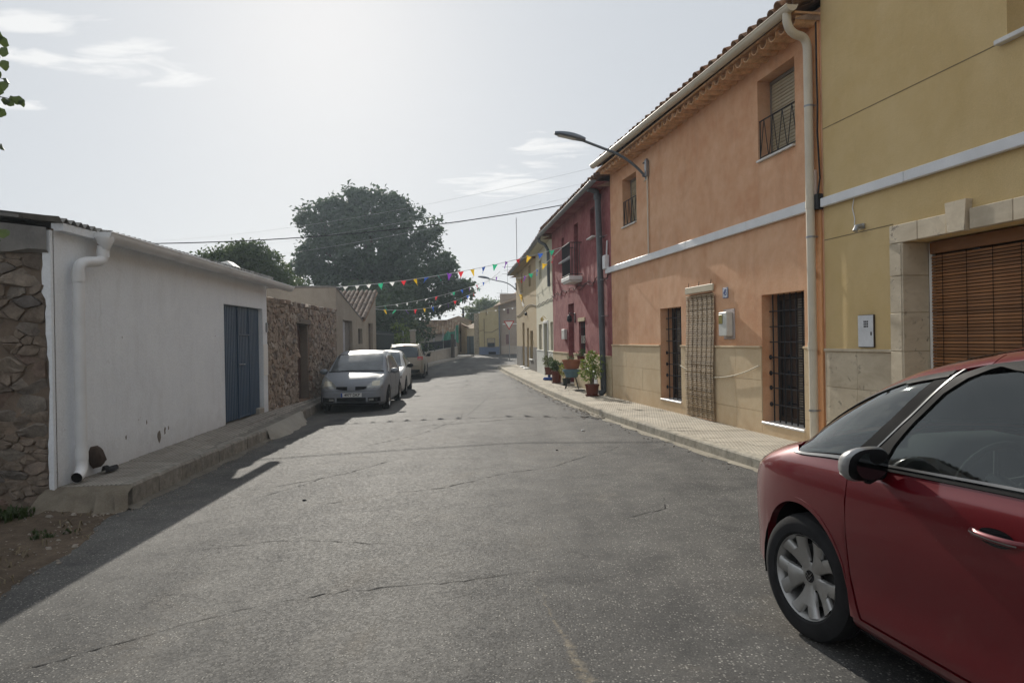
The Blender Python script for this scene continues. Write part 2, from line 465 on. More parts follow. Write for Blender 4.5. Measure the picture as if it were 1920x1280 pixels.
def m_tile(name, col, alt, mode):
    """pavement tiles with their small relief"""
    t = NT(name); c = t.pos(); r = t.rnd()
    n = t.noise(c, 4, 6, 0.65, 0.3); n2 = t.noise(c, 70, 3, 0.7); n3 = t.noise(c, 0.7, 4)
    colr = t.mix(t.ramp(t.math('ADD', t.math('MULTIPLY', n, 0.55), t.math('MULTIPLY', n3, 0.45)), 0.35, 0.66, 0, 1), col, alt)
    colr = t.hsv(colr, v=t.math('MULTIPLY', t.math('MULTIPLY_ADD', r, 0.24, 0.88), t.ramp(n2, 0.2, 0.8, 0.86, 1.14)))
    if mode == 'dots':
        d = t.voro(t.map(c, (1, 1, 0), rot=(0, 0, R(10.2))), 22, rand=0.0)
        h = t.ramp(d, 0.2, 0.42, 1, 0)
    else:
        wv = t.new('ShaderNodeTexWave'); wv.wave_type = 'BANDS'; wv.bands_direction = 'X'
        t.l.new(t.map(c, (1, 1, 1), rot=(0, 0, R(-3.0))), wv.inputs[0]); wv.inputs['Scale'].default_value = 6.2
        wv.inputs['Distortion'].default_value = 0.25
        h = t.ramp(wv.outputs[1], 0.15, 0.6, 0, 1)
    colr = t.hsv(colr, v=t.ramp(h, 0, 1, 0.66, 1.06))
    t.bump(t.math('ADD', h, t.math('MULTIPLY', n2, 0.4)), 0.35, 0.006)
    return t.done(colr, 0.88, 0.25)

MAT_ROAD = m_road()
MAT_GROUND = m_earth("dusty_earth", (0.22, 0.17, 0.11), (0.33, 0.27, 0.19), 1.2, 0.5)
MAT_DIRT = m_earth("verge_dirt", (0.060, 0.046, 0.034), (0.17, 0.13, 0.095), 7.0, 0.9, 0.03)
MAT_MORTAR = m_earth("bedding_mortar", (0.15, 0.14, 0.125), (0.24, 0.22, 0.19), 20, 0.4, 0.01)
MAT_TILE_R = m_tile("cream_paving", (0.46, 0.415, 0.335), (0.56, 0.51, 0.42), 'dots')
MAT_TILE_L = m_tile("grey_paving", (0.23, 0.21, 0.185), (0.33, 0.305, 0.265), 'bars')
MAT_KERB_R = m_stone("pale_kerb_concrete", [(0.40, 0.36, 0.29), (0.46, 0.42, 0.34), (0.38, 0.35, 0.29)], 0.35)
MAT_KERB_L = m_stone("grey_kerb_concrete", [(0.24, 0.225, 0.20), (0.31, 0.29, 0.255), (0.21, 0.195, 0.17)], 0.5)
MAT_CONC = m_plaster("rough_concrete", (0.30, 0.28, 0.245), (0.40, 0.375, 0.33), streak=0.15, bump=0.6, grain=40)
MAT_STRIP = m_earth("mortar_strip", (0.26, 0.235, 0.19), (0.36, 0.325, 0.26), 14, 0.6, 0.01)

# ------------------------------------------------------------------ street levels
def smooth(a, b, x):
    t = min(max((x - a) / (b - a), 0.0), 1.0); return t * t * (3 - 2 * t)
def zroad(x, y):
    camber = -0.036 * min(max(0.0, -x), 5.2) * (1 - smooth(30, 46, y))
    return camber + 0.40 * smooth(41, 61, y)
kerb_x = key([(-10, 6.55), (0, 4.62), (5, 3.62), (8.26, 2.94), (11.2, 2.36), (14, 1.86), (17, 1.45), (19.5, 1.14), (26.6, 0.42), (34.8, -0.36), (40.6, -0.80)])
class Facade:
    """a straight street front x = c - m*y; frame with x along it, y towards the street, z up"""
    def __init__(s, c, m, y0, right=True):
        s.c, s.m, s.y0, s.right = c, m, y0, right
        s.n = math.hypot(1, m); s.o = (c - m * y0, y0, 0.0)
        ux = Vector((-m, 1, 0)) / s.n if right else Vector((m, -1, 0)) / s.n
        s.rz = math.atan2(ux.y, ux.x); s.ux = ux; s.uy = Vector((-ux.y, ux.x, 0))
    def S(s, y): return (y - s.y0) * s.n if s.right else (s.y0 - y) * s.n
    def at(s, a, d=0.0, z=0.0):
        p = Vector(s.o) + s.ux * a + s.uy * d; return Vector((p.x, p.y, z))
    def empty(s, name, a=0.0, d=0.0, z=0.0, **kw):
        p = s.at(a, d, z); return empty(name, p, s.rz, **kw)
F_OR = Facade(5.645, 0.180, 9.07)
F_YE = Facade(5.645, 0.180, 9.07)
F_RE = Facade(4.542, 0.117, 17.54)
F_CR = Facade(3.1696, 0.064, 25.89)
F_BE = Facade(3.9366, 0.088, 31.957)
F_WH = Facade(-4.80, 0.025, 15.0, right=False)
def wall_x(y):
    for y1, F in ((17.54, F_OR), (25.89, F_RE), (31.957, F_CR)):
        if y <= y1: return F.c - F.m * y
    return F_BE.c - F_BE.m * y

# ------------------------------------------------------------------ ground sheet and road
b = MB()
ys = [-300, -120, -50, -20, -8, 0, 10, 20, 30, 38, 42, 46, 50, 54, 58, 62, 70, 85, 110, 160, 260, 420, 700, 1100]
xs = [-900, -400, -200, -100, -60, -40, -25, -15, -8, -4, 0, 4, 8, 15, 25, 40, 60, 100, 200, 400, 900]
b.grid([[(x, y, 0.40 * smooth(41, 61, y) - 0.27) for x in xs] for y in ys])
b.link("ground", MAT_GROUND, kind='structure')
b = MB()
ys = list(np.arange(-8, 41.0, 0.5))
b.grid([[(x, y, zroad(x, y)) for x in np.linspace(-7.4 if y > 22 else -5.9, kerb_x(y) + 0.9, 34)] for y in ys])
ys = list(np.arange(40.5, 80, 1.0))
P = [[(x, y, zroad(x, y) + 0.004) for x in np.linspace(-16 if y > 46 else -7.4, 42, 70)] for y in ys]
b.grid(P)
b.link("road", MAT_ROAD, kind='structure')

# ------------------------------------------------------------------ right pavement: bed, tiles, kerb stones
ZP = 0.14
KW = 0.14
b = MB()
ys = list(np.arange(-8, 41.4, 0.5))
b.grid([[(x, y, ZP - 0.008) for x in (kerb_x(y) + 0.05, wall_x(y) + 0.3)] for y in ys])
# the corner of the pavement, round the end of the last house
b.grid([[(x, y, ZP - 0.008) for x in np.linspace(kerb_x(40.6) + 0.05 + 1.4 * (1 - math.sqrt(max(0, 1 - ((y - 41.4) / 1.1) ** 2))), 9.0, 5)] for y in np.linspace(41.4, 42.5, 6)])
PAV_R = b.link("pavement", MAT_MORTAR, kind='structure')
def tile_mesh(a, b_, c, d, zt, drop=0.02, g=0.0028):
    """one slab from four ground corners; returns (mesh builder, centre)"""
    pts = [Vector((*p, 0)) for p in (a, b_, c, d)]; ce = sum(pts, Vector()) / 4
    ins = []
    for p in pts:
        v = ce - p; ins.append(p + v.normalized() * g * 1.4)
    top = [(p.x - ce.x, p.y - ce.y, 0) for p in [q + (ce - q).normalized() * 0.004 for q in ins]]
    mid = [(p.x - ce.x, p.y - ce.y, -0.003) for p in ins]
    bot = [(p.x - ce.x, p.y - ce.y, -drop) for p in ins]
    m = MB(); m.add(top + mid + bot, [(0, 1, 2, 3), (0, 4, 5, 1), (1, 5, 6, 2), (2, 6, 7, 3), (3, 7, 4, 0),
                                     (4, 8, 9, 5), (5, 9, 10, 6), (6, 10, 11, 7), (7, 11, 8, 4)])
    return m, ce
y = 6.2
while y < 41.0:
    y2 = y + 0.40
    ka, kb = kerb_x(y) + KW, kerb_x(y2) + KW; wa, wb = wall_x(y) + 0.01, wall_x(y2) + 0.01
    nt = 3
    if y > 26: nt = 2
    for i in range(nt):
        f0, f1 = i / nt, (i + 1) / nt
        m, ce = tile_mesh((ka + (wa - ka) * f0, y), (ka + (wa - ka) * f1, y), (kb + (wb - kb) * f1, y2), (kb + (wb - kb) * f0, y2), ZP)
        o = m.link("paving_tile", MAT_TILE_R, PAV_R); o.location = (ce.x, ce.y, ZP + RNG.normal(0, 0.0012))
        o.rotation_euler = (RNG.normal(0, 0.003), RNG.normal(0, 0.003), 0)
    y = y2
def kerb_stone_mesh(name, mat, w=KW, h=0.34, c=0.014):
    m = MB()
    prof = [(0, -h), (0, -c * 1.6), (c, 0), (w - 0.004, 0), (w, -0.004), (w, -h)]
    m.add([(x, -0.5, z) for x, z in prof] + [(x, 0.5, z) for x, z in prof],
          [tuple(range(5, -1, -1)), tuple(range(6, 12))] + [(i, i + 1, 7 + i, 6 + i) for i in range(5)] + [(5, 0, 6, 11)])
    return m.mesh(name, mat)
KERB_R = empty("kerb", (0, 0, 0), kind='structure')
km = kerb_stone_mesh("kerb_stone", MAT_KERB_R)
y = -1.0; k = 0
while y < 40.4:
    L = 0.80
    x0 = kerb_x(y); sl = (kerb_x(y + 0.4) - kerb_x(y - 0.4)) / 0.8
    dy = L / math.hypot(1, sl); x1 = kerb_x(y + dy)
    ang = math.atan2(-(x1 - x0), dy)
    inst("kerb_stone", km, KERB_R, ((x0 + x1) / 2, y + dy / 2, ZP + 0.003 + RNG.normal(0, 0.002)), (0, RNG.normal(0, 0.006), ang + RNG.normal(0, 0.002)), (1, L - 0.008, 1))
    y += dy
for i in range(4):       # rounded end
    a0, a1 = i * R(22), (i + 1) * R(22); rr = 1.15; cx, cy = kerb_x(40.6) + rr, 40.75
    am = (a0 + a1) / 2
    inst("kerb_stone", km, KERB_R, (cx - rr * math.cos(am), cy + rr * math.sin(am), ZP + 0.003), (0, 0, -am), (1, rr * R(22) - 0.01, 1))
# ragged mortar strip along the kerb foot
b = MB(); P = []
for y in np.arange(4.0, 40.4, 0.12):
    x = kerb_x(y); wd = 0.07 + 0.08 * abs(math.sin(y * 3.1) * math.sin(y * 1.37 + 1)) + RNG.uniform(-0.02, 0.03)
    P.append([(x + 0.02, y, zroad(x, y) + 0.016), (x - wd * 0.6, y, zroad(x, y) + 0.012), (x - wd, y, zroad(x - wd, y) + 0.003)])
b.grid(P); b.link("gutter_strip", MAT_STRIP, kind='structure')

# ------------------------------------------------------------------ left pavement, kerb, drive ramp
kl_x = lin([(7.75, -4.18), (13.2, -4.53), (16.4, -4.86), (18.0, -5.02), (21.6, -5.20)])
kl_z = lin([(7.75, 0.10), (13.2, 0.045), (16.0, 0.05), (21.6, 0.07)])
wl_x = lambda y: -4.80 - 0.025 * y
wl_z = lin([(7.7, 0.075), (10, 0.13), (13, 0.19), (21.6, 0.20)])
b = MB()
ys = list(np.arange(7.75, 21.61, 0.33))
b.grid([[(kl_x(y) - 0.04, y, kl_z(y) - 0.010), (wl_x(y) - 0.15, y, wl_z(y) - 0.010)] for y in ys])
PAV_L = b.link("pavement", MAT_MORTAR, kind='structure')
y = 7.76
while y < 21.4:
    stp = 0.25; y2 = y + stp
    wdt = kl_x(y) - 0.14 - wl_x(y); nt = max(1, round(wdt / 0.22))
    for i in range(nt):
        f0, f1 = i / nt, (i + 1) / nt
        ka, kb = kl_x(y) - 0.14, kl_x(y2) - 0.14; wa, wb = wl_x(y), wl_x(y2)
        m, ce = tile_mesh((ka + (wa - ka) * f0, y), (ka + (wa - ka) * f1, y), (kb + (wb - kb) * f1, y2), (kb + (wb - kb) * f0, y2), 0)
        fm = (f0 + f1) / 2; z0 = kl_z(y + stp / 2); z1 = wl_z(y + stp / 2)
        o = m.link("paving_tile", MAT_TILE_L, PAV_L)
        o.location = (ce.x, ce.y, z0 + (z1 - z0) * fm + RNG.normal(0, 0.0015))
        o.rotation_euler = (RNG.normal(0, 0.004), math.atan2(z1 - z0, wdt), 0)
    y = y2
# sloping concrete end towards the verge
b = MB()
P = []
for i in range(15):
    f = i / 14; x = -5.10 + (-4.16 + 5.10) * f
    P.append([(x, 7.755, wl_z(7.75) + (0.09 - wl_z(7.75)) * f), (x, 7.60 + 0.03 * math.sin(i), 0.02 + 0.02 * f + 0.015 * math.sin(i * 1.7)),
              (x + 0.02, 7.30 + 0.06 * math.sin(i * 2.3) + 0.25 * f, zroad(x, 7.4) + 0.03 + .02 * math.sin(i * 1.3)), (x, 7.05 + 0.08 * math.sin(i * 1.9) + 0.34 * f, zroad(x, 7.3) - 0.02)])
b.grid(P); b.link("concrete_slope", m_earth("earthy_concrete", (0.13, 0.11, 0.085), (0.24, 0.21, 0.165), 6, 0.8, 0.03), PAV_L, smooth=180)
# drive ramp in front of the blue door's far side
b = MB(); P = []
for i in range(15):
    y = 13.0 + 3.6 * i / 14; f = min(1, .25 + i / 3) * min(1, (14 - i) / 4 + .02)
    xi = kl_x(y) + 0.0; xo = xi + 0.24 * f + 0.03 * math.sin(i * 2.2)
    P.append([(xi - 0.12, y, kl_z(y) + 0.006), (xi, y, kl_z(y) - 0.015), ((xi + xo) / 2, y, (kl_z(y) + zroad(xo, y)) / 2 - 0.01), (xo, y, zroad(xo, y) + 0.002), (xo + 0.03, y, zroad(xo, y) - 0.03)])
b.grid(P); b.link("driveway_ramp", m_plaster("pale_concrete", (0.27, 0.255, 0.22), (0.36, 0.335, 0.29), streak=0.1, bump=0.5, grain=50), smooth=60, kind='structure')
KERB_L = empty("kerb", (0, 0, 0), kind='structure')
kml = kerb_stone_mesh("kerb_stone", MAT_KERB_L, 0.15, 0.40, 0.02)
def kerb_run(y, yend, L):
    while y < yend - 0.2:
        y1 = min(y + L, yend); x0, x1 = kl_x(y), kl_x(y1)
        ang = math.atan2(-(x1 - x0), y1 - y)
        # profile's chamfered face looks to -x, so turn it round to face the road
        inst("kerb_stone", kml, KERB_L, ((x0 + x1) / 2, (y + y1) / 2, kl_z((y + y1) / 2) + 0.004 + RNG.normal(0, 0.003)),
             (R(0.6) * RNG.normal(), RNG.normal(0, 0.01), math.pi + ang + RNG.normal(0, 0.006)), (1, math.hypot(x1 - x0, y1 - y) - 0.022, 1))
        y = y1
kerb_run(7.75, 13.2, 0.68); kerb_run(16.4, 21.5, 0.8)
b = MB(); P = []
for y in np.arange(7.6, 13.3, 0.11):
    x = kl_x(max(y, 7.75)); wd = 0.05 + 0.10 * abs(math.sin(y * 2.7)) * RNG.uniform(0.4, 1)
    P.append([(x - 0.01, y, zroad(x, y) + 0.03), (x + wd * 0.5, y, zroad(x, y) + 0.016), (x + wd, y, zroad(x + wd, y) + 0.003)])
b.grid(P); b.link("gutter_strip", m_earth("grit_strip", (0.13, 0.12, 0.10), (0.22, 0.20, 0.17), 20, 0.7, 0.01), kind='structure')

# ------------------------------------------------------------------ dirt verge, litter
edge_x = lin([(-4, -1.9), (0, -2.62), (4.9, -3.55), (7.7, -4.22)])
def zverge(x, y):
    d = edge_x(y) - x
    n = math.sin(x * 5.1 + y * 2.3) * math.sin(x * 2.2 - y * 4.7) * 0.012 + math.sin(x * 13 + y * 7) * math.sin(y * 15 - x * 6) * 0.006
    return zroad(x, y) + 0.004 + 0.05 * smooth(0, 0.7, d) + n * smooth(0, 0.3, d) + 0.10 * smooth(0.8, 2.5, d)
b = MB(); P = []
for y in np.arange(-4, 7.72, 0.09):
    e = edge_x(y) + 0.05 * math.sin(y * 3.3) + RNG.uniform(-0.03, 0.03)
    P.append([(x, y, zverge(x, y) + (RNG.uniform(-0.006, 0.008) if i else -0.003)) for i, x in enumerate([e - 4.5 * (k / 44) ** 1.3 for k in range(45)])])
b.grid(P); b.link("dirt_verge", MAT_DIRT, smooth=180, kind='structure')
# pebbles
b = MB()
def pebble(c, r):
    vs = []; fs = []
    for zz, s in ((-.5, .6), (0.1, 1.0), (0.6, .55)):
        for k in range(6):
            a = k * math.pi / 3 + 0.3; vs.append((c[0] + r * s * math.cos(a) * (1 + 0.3 * math.sin(k * 2 + c[0] * 99)), c[1] + r * s * 0.8 * math.sin(a), c[2] + zz * r))
    for i in range(2):
        for k in range(6): fs.append((i * 6 + k, i * 6 + (k + 1) % 6, i * 6 + 6 + (k + 1) % 6, i * 6 + 6 + k))
    fs.append(tuple(12 + k for k in range(6))); b.add(vs, fs)
for _ in range(520):
    y = RNG.uniform(1.5, 7.6); x = edge_x(y) - abs(RNG.normal(0, 0.9)) + 0.08
    pebble((x, y, zverge(x, y) + 0.002), RNG.choice([0.006, 0.009, 0.012, 0.02, 0.035], p=[.35, .3, .2, .1, .05]))
for _ in range(300):
    y = RNG.uniform(7.5, 13.5); x = kl_x(max(7.75, y)) + abs(RNG.normal(0, 0.12)); pebble((x, y, zroad(x, y) + 0.002), RNG.uniform(0.004, 0.012))
for _ in range(260):
    y = RNG.uniform(7.5, 30); x = kerb_x(y) - abs(RNG.normal(0.05, 0.12)) - 0.02; pebble((x, y, zroad(x, y) + 0.004), RNG.uniform(0.005, 0.016))
b.link("gravel", m_earth("pebble_grey", (0.16, 0.14, 0.12), (0.38, 0.34, 0.29), 30, 0.3), kind='stuff')
# weeds and straw on the verge
def blade_set(name, spots, mat, n, h, lean=0.5, w=0.006, z=zverge):
    b = MB()
    for (x, y, k) in spots:
        for _ in range(n):
            a = RNG.uniform(0, 2 * math.pi); hh = h * k * RNG.uniform(0.4, 1.2); ln = lean * RNG.uniform(0.2, 1.4)
            px, py = x + RNG.normal(0, 0.04 * k), y + RNG.normal(0, 0.04 * k); pz = z(px, py) - 0.004
            dx, dy = math.cos(a), math.sin(a); wx, wy = -dy * w, dx * w
            p1 = (px + dx * ln * hh * 0.4, py + dy * ln * hh * 0.4, pz + hh * 0.7); p2 = (px + dx * ln * hh, py + dy * ln * hh, pz + hh * (0.95 if ln < 0.8 else 0.5))
            b.add([(px - wx, py - wy, pz), (px + wx, py + wy, pz), (p1[0] + wx, p1[1] + wy, p1[2]), (p1[0] - wx, p1[1] - wy, p1[2]), p2], [(0, 1, 2, 3), (3, 2, 4)])
    return b.link(name, mat, kind='stuff')
sp = [(edge_x(y) - abs(RNG.normal(0.5, 0.8)), y, RNG.uniform(0.5, 1.2)) for y in RNG.uniform(2.0, 7.4, 44)]
blade_set("dry_grass", sp, m_plain("straw", (0.17, 0.14, 0.095), 0.9, 0.1, var=0.3), 5, 0.08, 1.5)
sp = [(-4.9 - abs(RNG.normal(0, 0.8)), 7.5 - abs(RNG.normal(0, 0.5)), RNG.uniform(0.6, 1.3)) for _ in range(36)]
sp += [(edge_x(y) - RNG.uniform(0.2, 2), y, 0.5) for y in RNG.uniform(2.5, 7, 24)]
blade_set("weeds", sp, m_leaf("weed_green", (0.030, 0.055, 0.020), (0.06, 0.085, 0.03)), 12, 0.12, 0.9, 0.009)
# leaf bits swept against the right kerb
b = MB()
for _ in range(240):
    y = 14 + 18 * RNG.uniform() ** 1.3; x = kerb_x(y) - 0.06 - abs(RNG.normal(0, 0.16)); z = zroad(x, y) + 0.02; a = RNG.uniform(0, 6.28); r = RNG.uniform(0.015, 0.04)
    b.add([(x + r * math.cos(a + k), y + r * 1.6 * math.sin(a + k), z + RNG.uniform(0, 0.012)) for k in (0, 1.3, 3.1, 4.6)], [(0, 1, 2, 3)])
for _ in range(90):
    y = RNG.uniform(17.5, 23); x = kerb_x(y) + RNG.uniform(0.15, 0.9); a = RNG.uniform(0, 6.28); r = RNG.uniform(0.012, 0.03)
    b.add([(x + r * math.cos(a + k), y + r * 1.5 * math.sin(a + k), ZP + 0.006 + RNG.uniform(0, 0.01)) for k in (0, 1.3, 3.1, 4.6)], [(0, 1, 2, 3)])
b.link("fallen_leaves", m_plain("dead_leaf", (0.07, 0.055, 0.04), 0.9, 0.1, var=0.4), kind='stuff')
# small stones and scraps lying on the road
for (x, y, r_, mt, lb) in ((0.62, 10.2, 0.016, 'd', "dark crumb of asphalt lying mid road beyond the long crack"),
                           (1.2, 12.3, 0.028, 'w', "small white scrap on the road near the right kerb"),
                           (-2.25, 7.6, 0.018, 'd', "dark crumb on the road near the shadow of the white building")):
    b = MB()
    for k in range(3):
        a = k * 2.1; pebble((x + r_ * 0.5 * math.cos(a), y + r_ * 0.5 * math.sin(a), zroad(x, y) + r_ * 0.25), r_ * (0.7 + 0.2 * k))
    b.link("road_scrap", m_plain("scrap_" + mt, (0.02, 0.02, 0.02) if mt == 'd' else (0.7, 0.7, 0.68), 0.8), label=lb, cat="scrap", group="scraps lying on the road")

# long cracks across the asphalt: thin ragged ribbons of open joint
def crack_line(b, pts, w, seed):
    r = np.random.default_rng(seed); Q = []
    for (x0, y0), (x1, y1) in zip(pts[:-1], pts[1:]):
        L = math.hypot(x1 - x0, y1 - y0); n = max(2, int(L / 0.07))
        for k in range(n): Q.append((x0 + (x1 - x0) * k / n, y0 + (y1 - y0) * k / n))
    Q.append(pts[-1]); o1 = 0; row = []
    for k, (x, y) in enumerate(Q):
        o1 = o1 * .8 + r.normal(0, .018); ww = .45 * w * max(0, r.normal(.75, .55)) * math.sin(math.pi * (k + .5) / len(Q)) ** .35
        row.append([(x + r.normal(0, .006), y + o1 - ww, zroad(x, y) + 0.003), (x + r.normal(0, .006), y + o1 + ww * 1.6, zroad(x, y) + 0.003)])
    b.grid(row)
b = MB()
for i, (pts, w) in enumerate((
        ([(-3.3, 3.45), (-2.6, 3.75), (-2.0, 4.35), (-1.55, 4.55)], .008), ([(-1.55, 4.55), (-.9, 4.75), (-.35, 4.72), (.25, 4.85)], .007),
        ([(-3.1, 8.3), (-2.5, 8.75), (-2.15, 9.1), (-1.75, 9.9)], .018), ([(-2.4, 8.9), (-2.6, 8.3), (-2.9, 7.8)], .012),
        ([(-1.6, 7.6), (-.8, 7.9), (-.2, 8.5), (.5, 8.9), (1.2, 9.9), (1.7, 10.6)], .014), ([(-2.2, 7.2), (-1.6, 7.55)], .010),
        ([(-2.4, 11.6), (-1.7, 12.6), (-1.1, 15.0), (-1.2, 17.0)], .020), ([(-1.0, 15.5), (-.7, 20.0)], .020), ([(-1.9, 13.9), (.3, 14.4), (1.2, 14.2)], .020),
        ([(-2.6, 5.9), (-1.9, 6.0), (-1.1, 5.8)], .006), ([(.9, 6.2), (1.4, 6.6), (1.5, 7.2)], .006), ([(-2.9, 3.0), (-2.2, 3.1)], .006))):
    crack_line(b, pts, w, 900 + i)
b.link("cracks", m_plain("crack_black", (0.036, 0.036, 0.037), 0.95, 0.1), bpy.data.objects["road"], kind='stuff')
# ------------------------------------------------------------------ building helpers (all in a facade's own frame)
def wall_faces(b, x0, x1, z0, z1, holes, y=0.0):
    """front sheet with openings and their reveals; hole = (a0, a1, z0, z1, depth)"""
    xs = sorted({x0, x1} | {h[0] for h in holes} | {h[1] for h in holes})
    zs = sorted({z0, z1} | {h[2] for h in holes} | {h[3] for h in holes})
    for i in range(len(xs) - 1):
        for k in range(len(zs) - 1):
            cx, cz = (xs[i] + xs[i + 1]) / 2, (zs[k] + zs[k + 1]) / 2
            if any(h[0] < cx < h[1] and h[2] < cz < h[3] for h in holes): continue
            b.quad((xs[i], y, zs[k]), (xs[i + 1], y, zs[k]), (xs[i + 1], y, zs[k + 1]), (xs[i], y, zs[k + 1]))
    for (a0, a1, c0, c1, d) in holes:
        b.quad((a0, y, c0), (a0, y, c1), (a0, y - d, c1), (a0, y - d, c0))
        b.quad((a1, y, c0), (a1, y - d, c0), (a1, y - d, c1), (a1, y, c1))
        b.quad((a0, y, c1), (a1, y, c1), (a1, y - d, c1), (a0, y - d, c1))
        b.quad((a0, y, c0), (a0, y - d, c0), (a1, y - d, c0), (a1, y, c0))
def house_body(F, root, x0, x1, H, holes, mat, back=8.0, z0=-0.25):
    b = MB(); e = 0.004
    wall_faces(b, x0, x1, z0, H, holes)
    b.quad((x0 + e, 0, z0), (x0 + e, -back, z0), (x0 + e, -back, H), (x0 + e, 0, H))
    b.quad((x1 - e, 0, z0), (x1 - e, 0, H), (x1 - e, -back, H), (x1 - e, -back, z0))
    b.quad((x0 + e, -back, z0), (x1 - e, -back, z0), (x1 - e, -back, H), (x0 + e, -back, H))
    return b.link("wall", mat, root, fix=False)
def dado(F, root, x0, x1, z0, z1, holes, mat, cols, rows, d=0.02, gap=0.004, name="dado_panel", cap=True, capmat=None):
    """stone slabs along the foot of a wall, cut round the openings"""
    xs = sorted({x0, x1} | {h[0] for h in holes} | {h[1] for h in holes}); out = []
    for i in range(len(xs) - 1):
        n = max(1, round((xs[i + 1] - xs[i]) / cols))
        for k in range(n):
            out.append((xs[i] + (xs[i + 1] - xs[i]) * k / n, xs[i] + (xs[i + 1] - xs[i]) * (k + 1) / n))
    for (a, c) in out:
        mid = (a + c) / 2; cuts = [(h[2], h[3]) for h in holes if h[0] < mid < h[1]]
        for r in range(len(rows) - 1):
            lo, hi = rows[r], rows[r + 1]
            for (h0, h1) in cuts:
                if h0 <= lo + 0.02 and h1 >= hi - 0.02: lo = hi
                elif h0 <= lo + 0.02 < h1: lo = h1
                elif h0 < hi <= h1 + 0.01: hi = h0
            if hi - lo < 0.04: continue
            b = MB(); b.cbox(a + gap / 2, c - gap / 2, 0.001, d + RNG.uniform(-.001, .001), lo + gap / 2, hi - gap / 2, 0.003)
            b.link(name, mat, root)
    if cap:
        for i in range(len(xs) - 1):
            mid = (xs[i] + xs[i + 1]) / 2
            if any(h[0] < mid < h[1] and h[2] < z1 < h[3] for h in holes): continue
            b = MB(); b.cbox(xs[i] + (0.0015 if i else 0), xs[i + 1] - 0.0015, 0.001, d + 0.022, z1 + 0.001, z1 + 0.035, 0.005); b.link("dado_cap", capmat or mat, root)
def sill(root, a0, a1, z, d0, d1, mat, t=0.035, name="sill", parent=None):
    b = MB(); b.cbox(a0, a1, d0, d1, z - t, z, 0.006); return b.link(name, mat, parent or root)
def grille(root, a0, a1, z0, z1, n, hz, d, mat, r=0.0085, boss=(), name="window_grille", bar="bar"):
    b = MB()
    for z in hz: b.tube([(a0 - 0.03, d, z), (a1 + 0.03, d, z)], r * 0.95, 6)
    for (a, z) in boss: b.ball((a, d + 0.012, z), 0.036, 8, (1, 0.55, 1))
    if not hz: b.box(a0, a1, d - r, d + r, z0, z0 + 0.02)
    g = b.link(name, mat, root, smooth=50)
    m = MB(); m.tube([(0, 0, z0), (0, 0, z1)], r, 7); me = m.mesh(bar, mat, 50)
    for i in range(n): inst(bar, me, g, (a0 + (a1 - a0) * (i + 0.5) / n, d + 0.002, 0))
    return g
def shutter(root, a0, a1, z0, z1, d, mat, pitch=0.045, name="roller_shutter", t=0.012):
    """a roller shutter of separate slats"""
    b = MB(); b.box(a0, a1, d - 0.03, d - 0.012, z0, z1); s = b.link(name, mat, root)
    n = int((z1 - z0) / pitch); m = MB(); h = (z1 - z0) / n
    m.add([(a0 + .005, d - t, 0), (a0 + .005, d, h * 0.25), (a0 + .005, d, h * 0.75), (a0 + .005, d - t, h * 0.97),
           (a1 - .005, d - t, 0), (a1 - .005, d, h * 0.25), (a1 - .005, d, h * 0.75), (a1 - .005, d - t, h * 0.97)],
          [(0, 4, 5, 1), (1, 5, 6, 2), (2, 6, 7, 3), (0, 1, 2, 3), (7, 6, 5, 4)])
    me = m.mesh("slat", mat)
    for i in range(n): inst("slat", me, s, (0, 0, z0 + i * h))
    return s
def tile_shape(L=0.45, r0=0.095, r1=0.075, t=0.014, seg=7, down=False):
    """a curved clay tile, its axis along +y, hump up (or down)"""
    m = MB(); vs = []
    for (yy, r) in ((0, r0), (L, r1)):
        for rr in (r, r - t):
            for k in range(seg + 1):
                a = math.pi * k / seg; vs.append((rr * math.cos(a), yy, rr * math.sin(a) * (-1 if down else 1)))
    n = seg + 1; fs = []
    for k in range(seg):
        fs += [(k, k + 1, 2 * n + k + 1, 2 * n + k), (n + k, 3 * n + k, 3 * n + k + 1, n + k + 1), (k, n + k, n + k + 1, k + 1), (2 * n + k, 2 * n + k + 1, 3 * n + k + 1, 3 * n + k)]
    m.add(vs, fs); return m
M_CLAY = m_stone("old_clay_tile", [(0.20, 0.105, 0.065), (0.27, 0.16, 0.10), (0.16, 0.10, 0.075), (0.30, 0.21, 0.15)], 0.4)
ME_TILE = tile_shape().mesh("roof_tile", M_CLAY, 40)
ME_TILE_PAN = tile_shape(down=True).mesh("roof_tile", M_CLAY, 40)
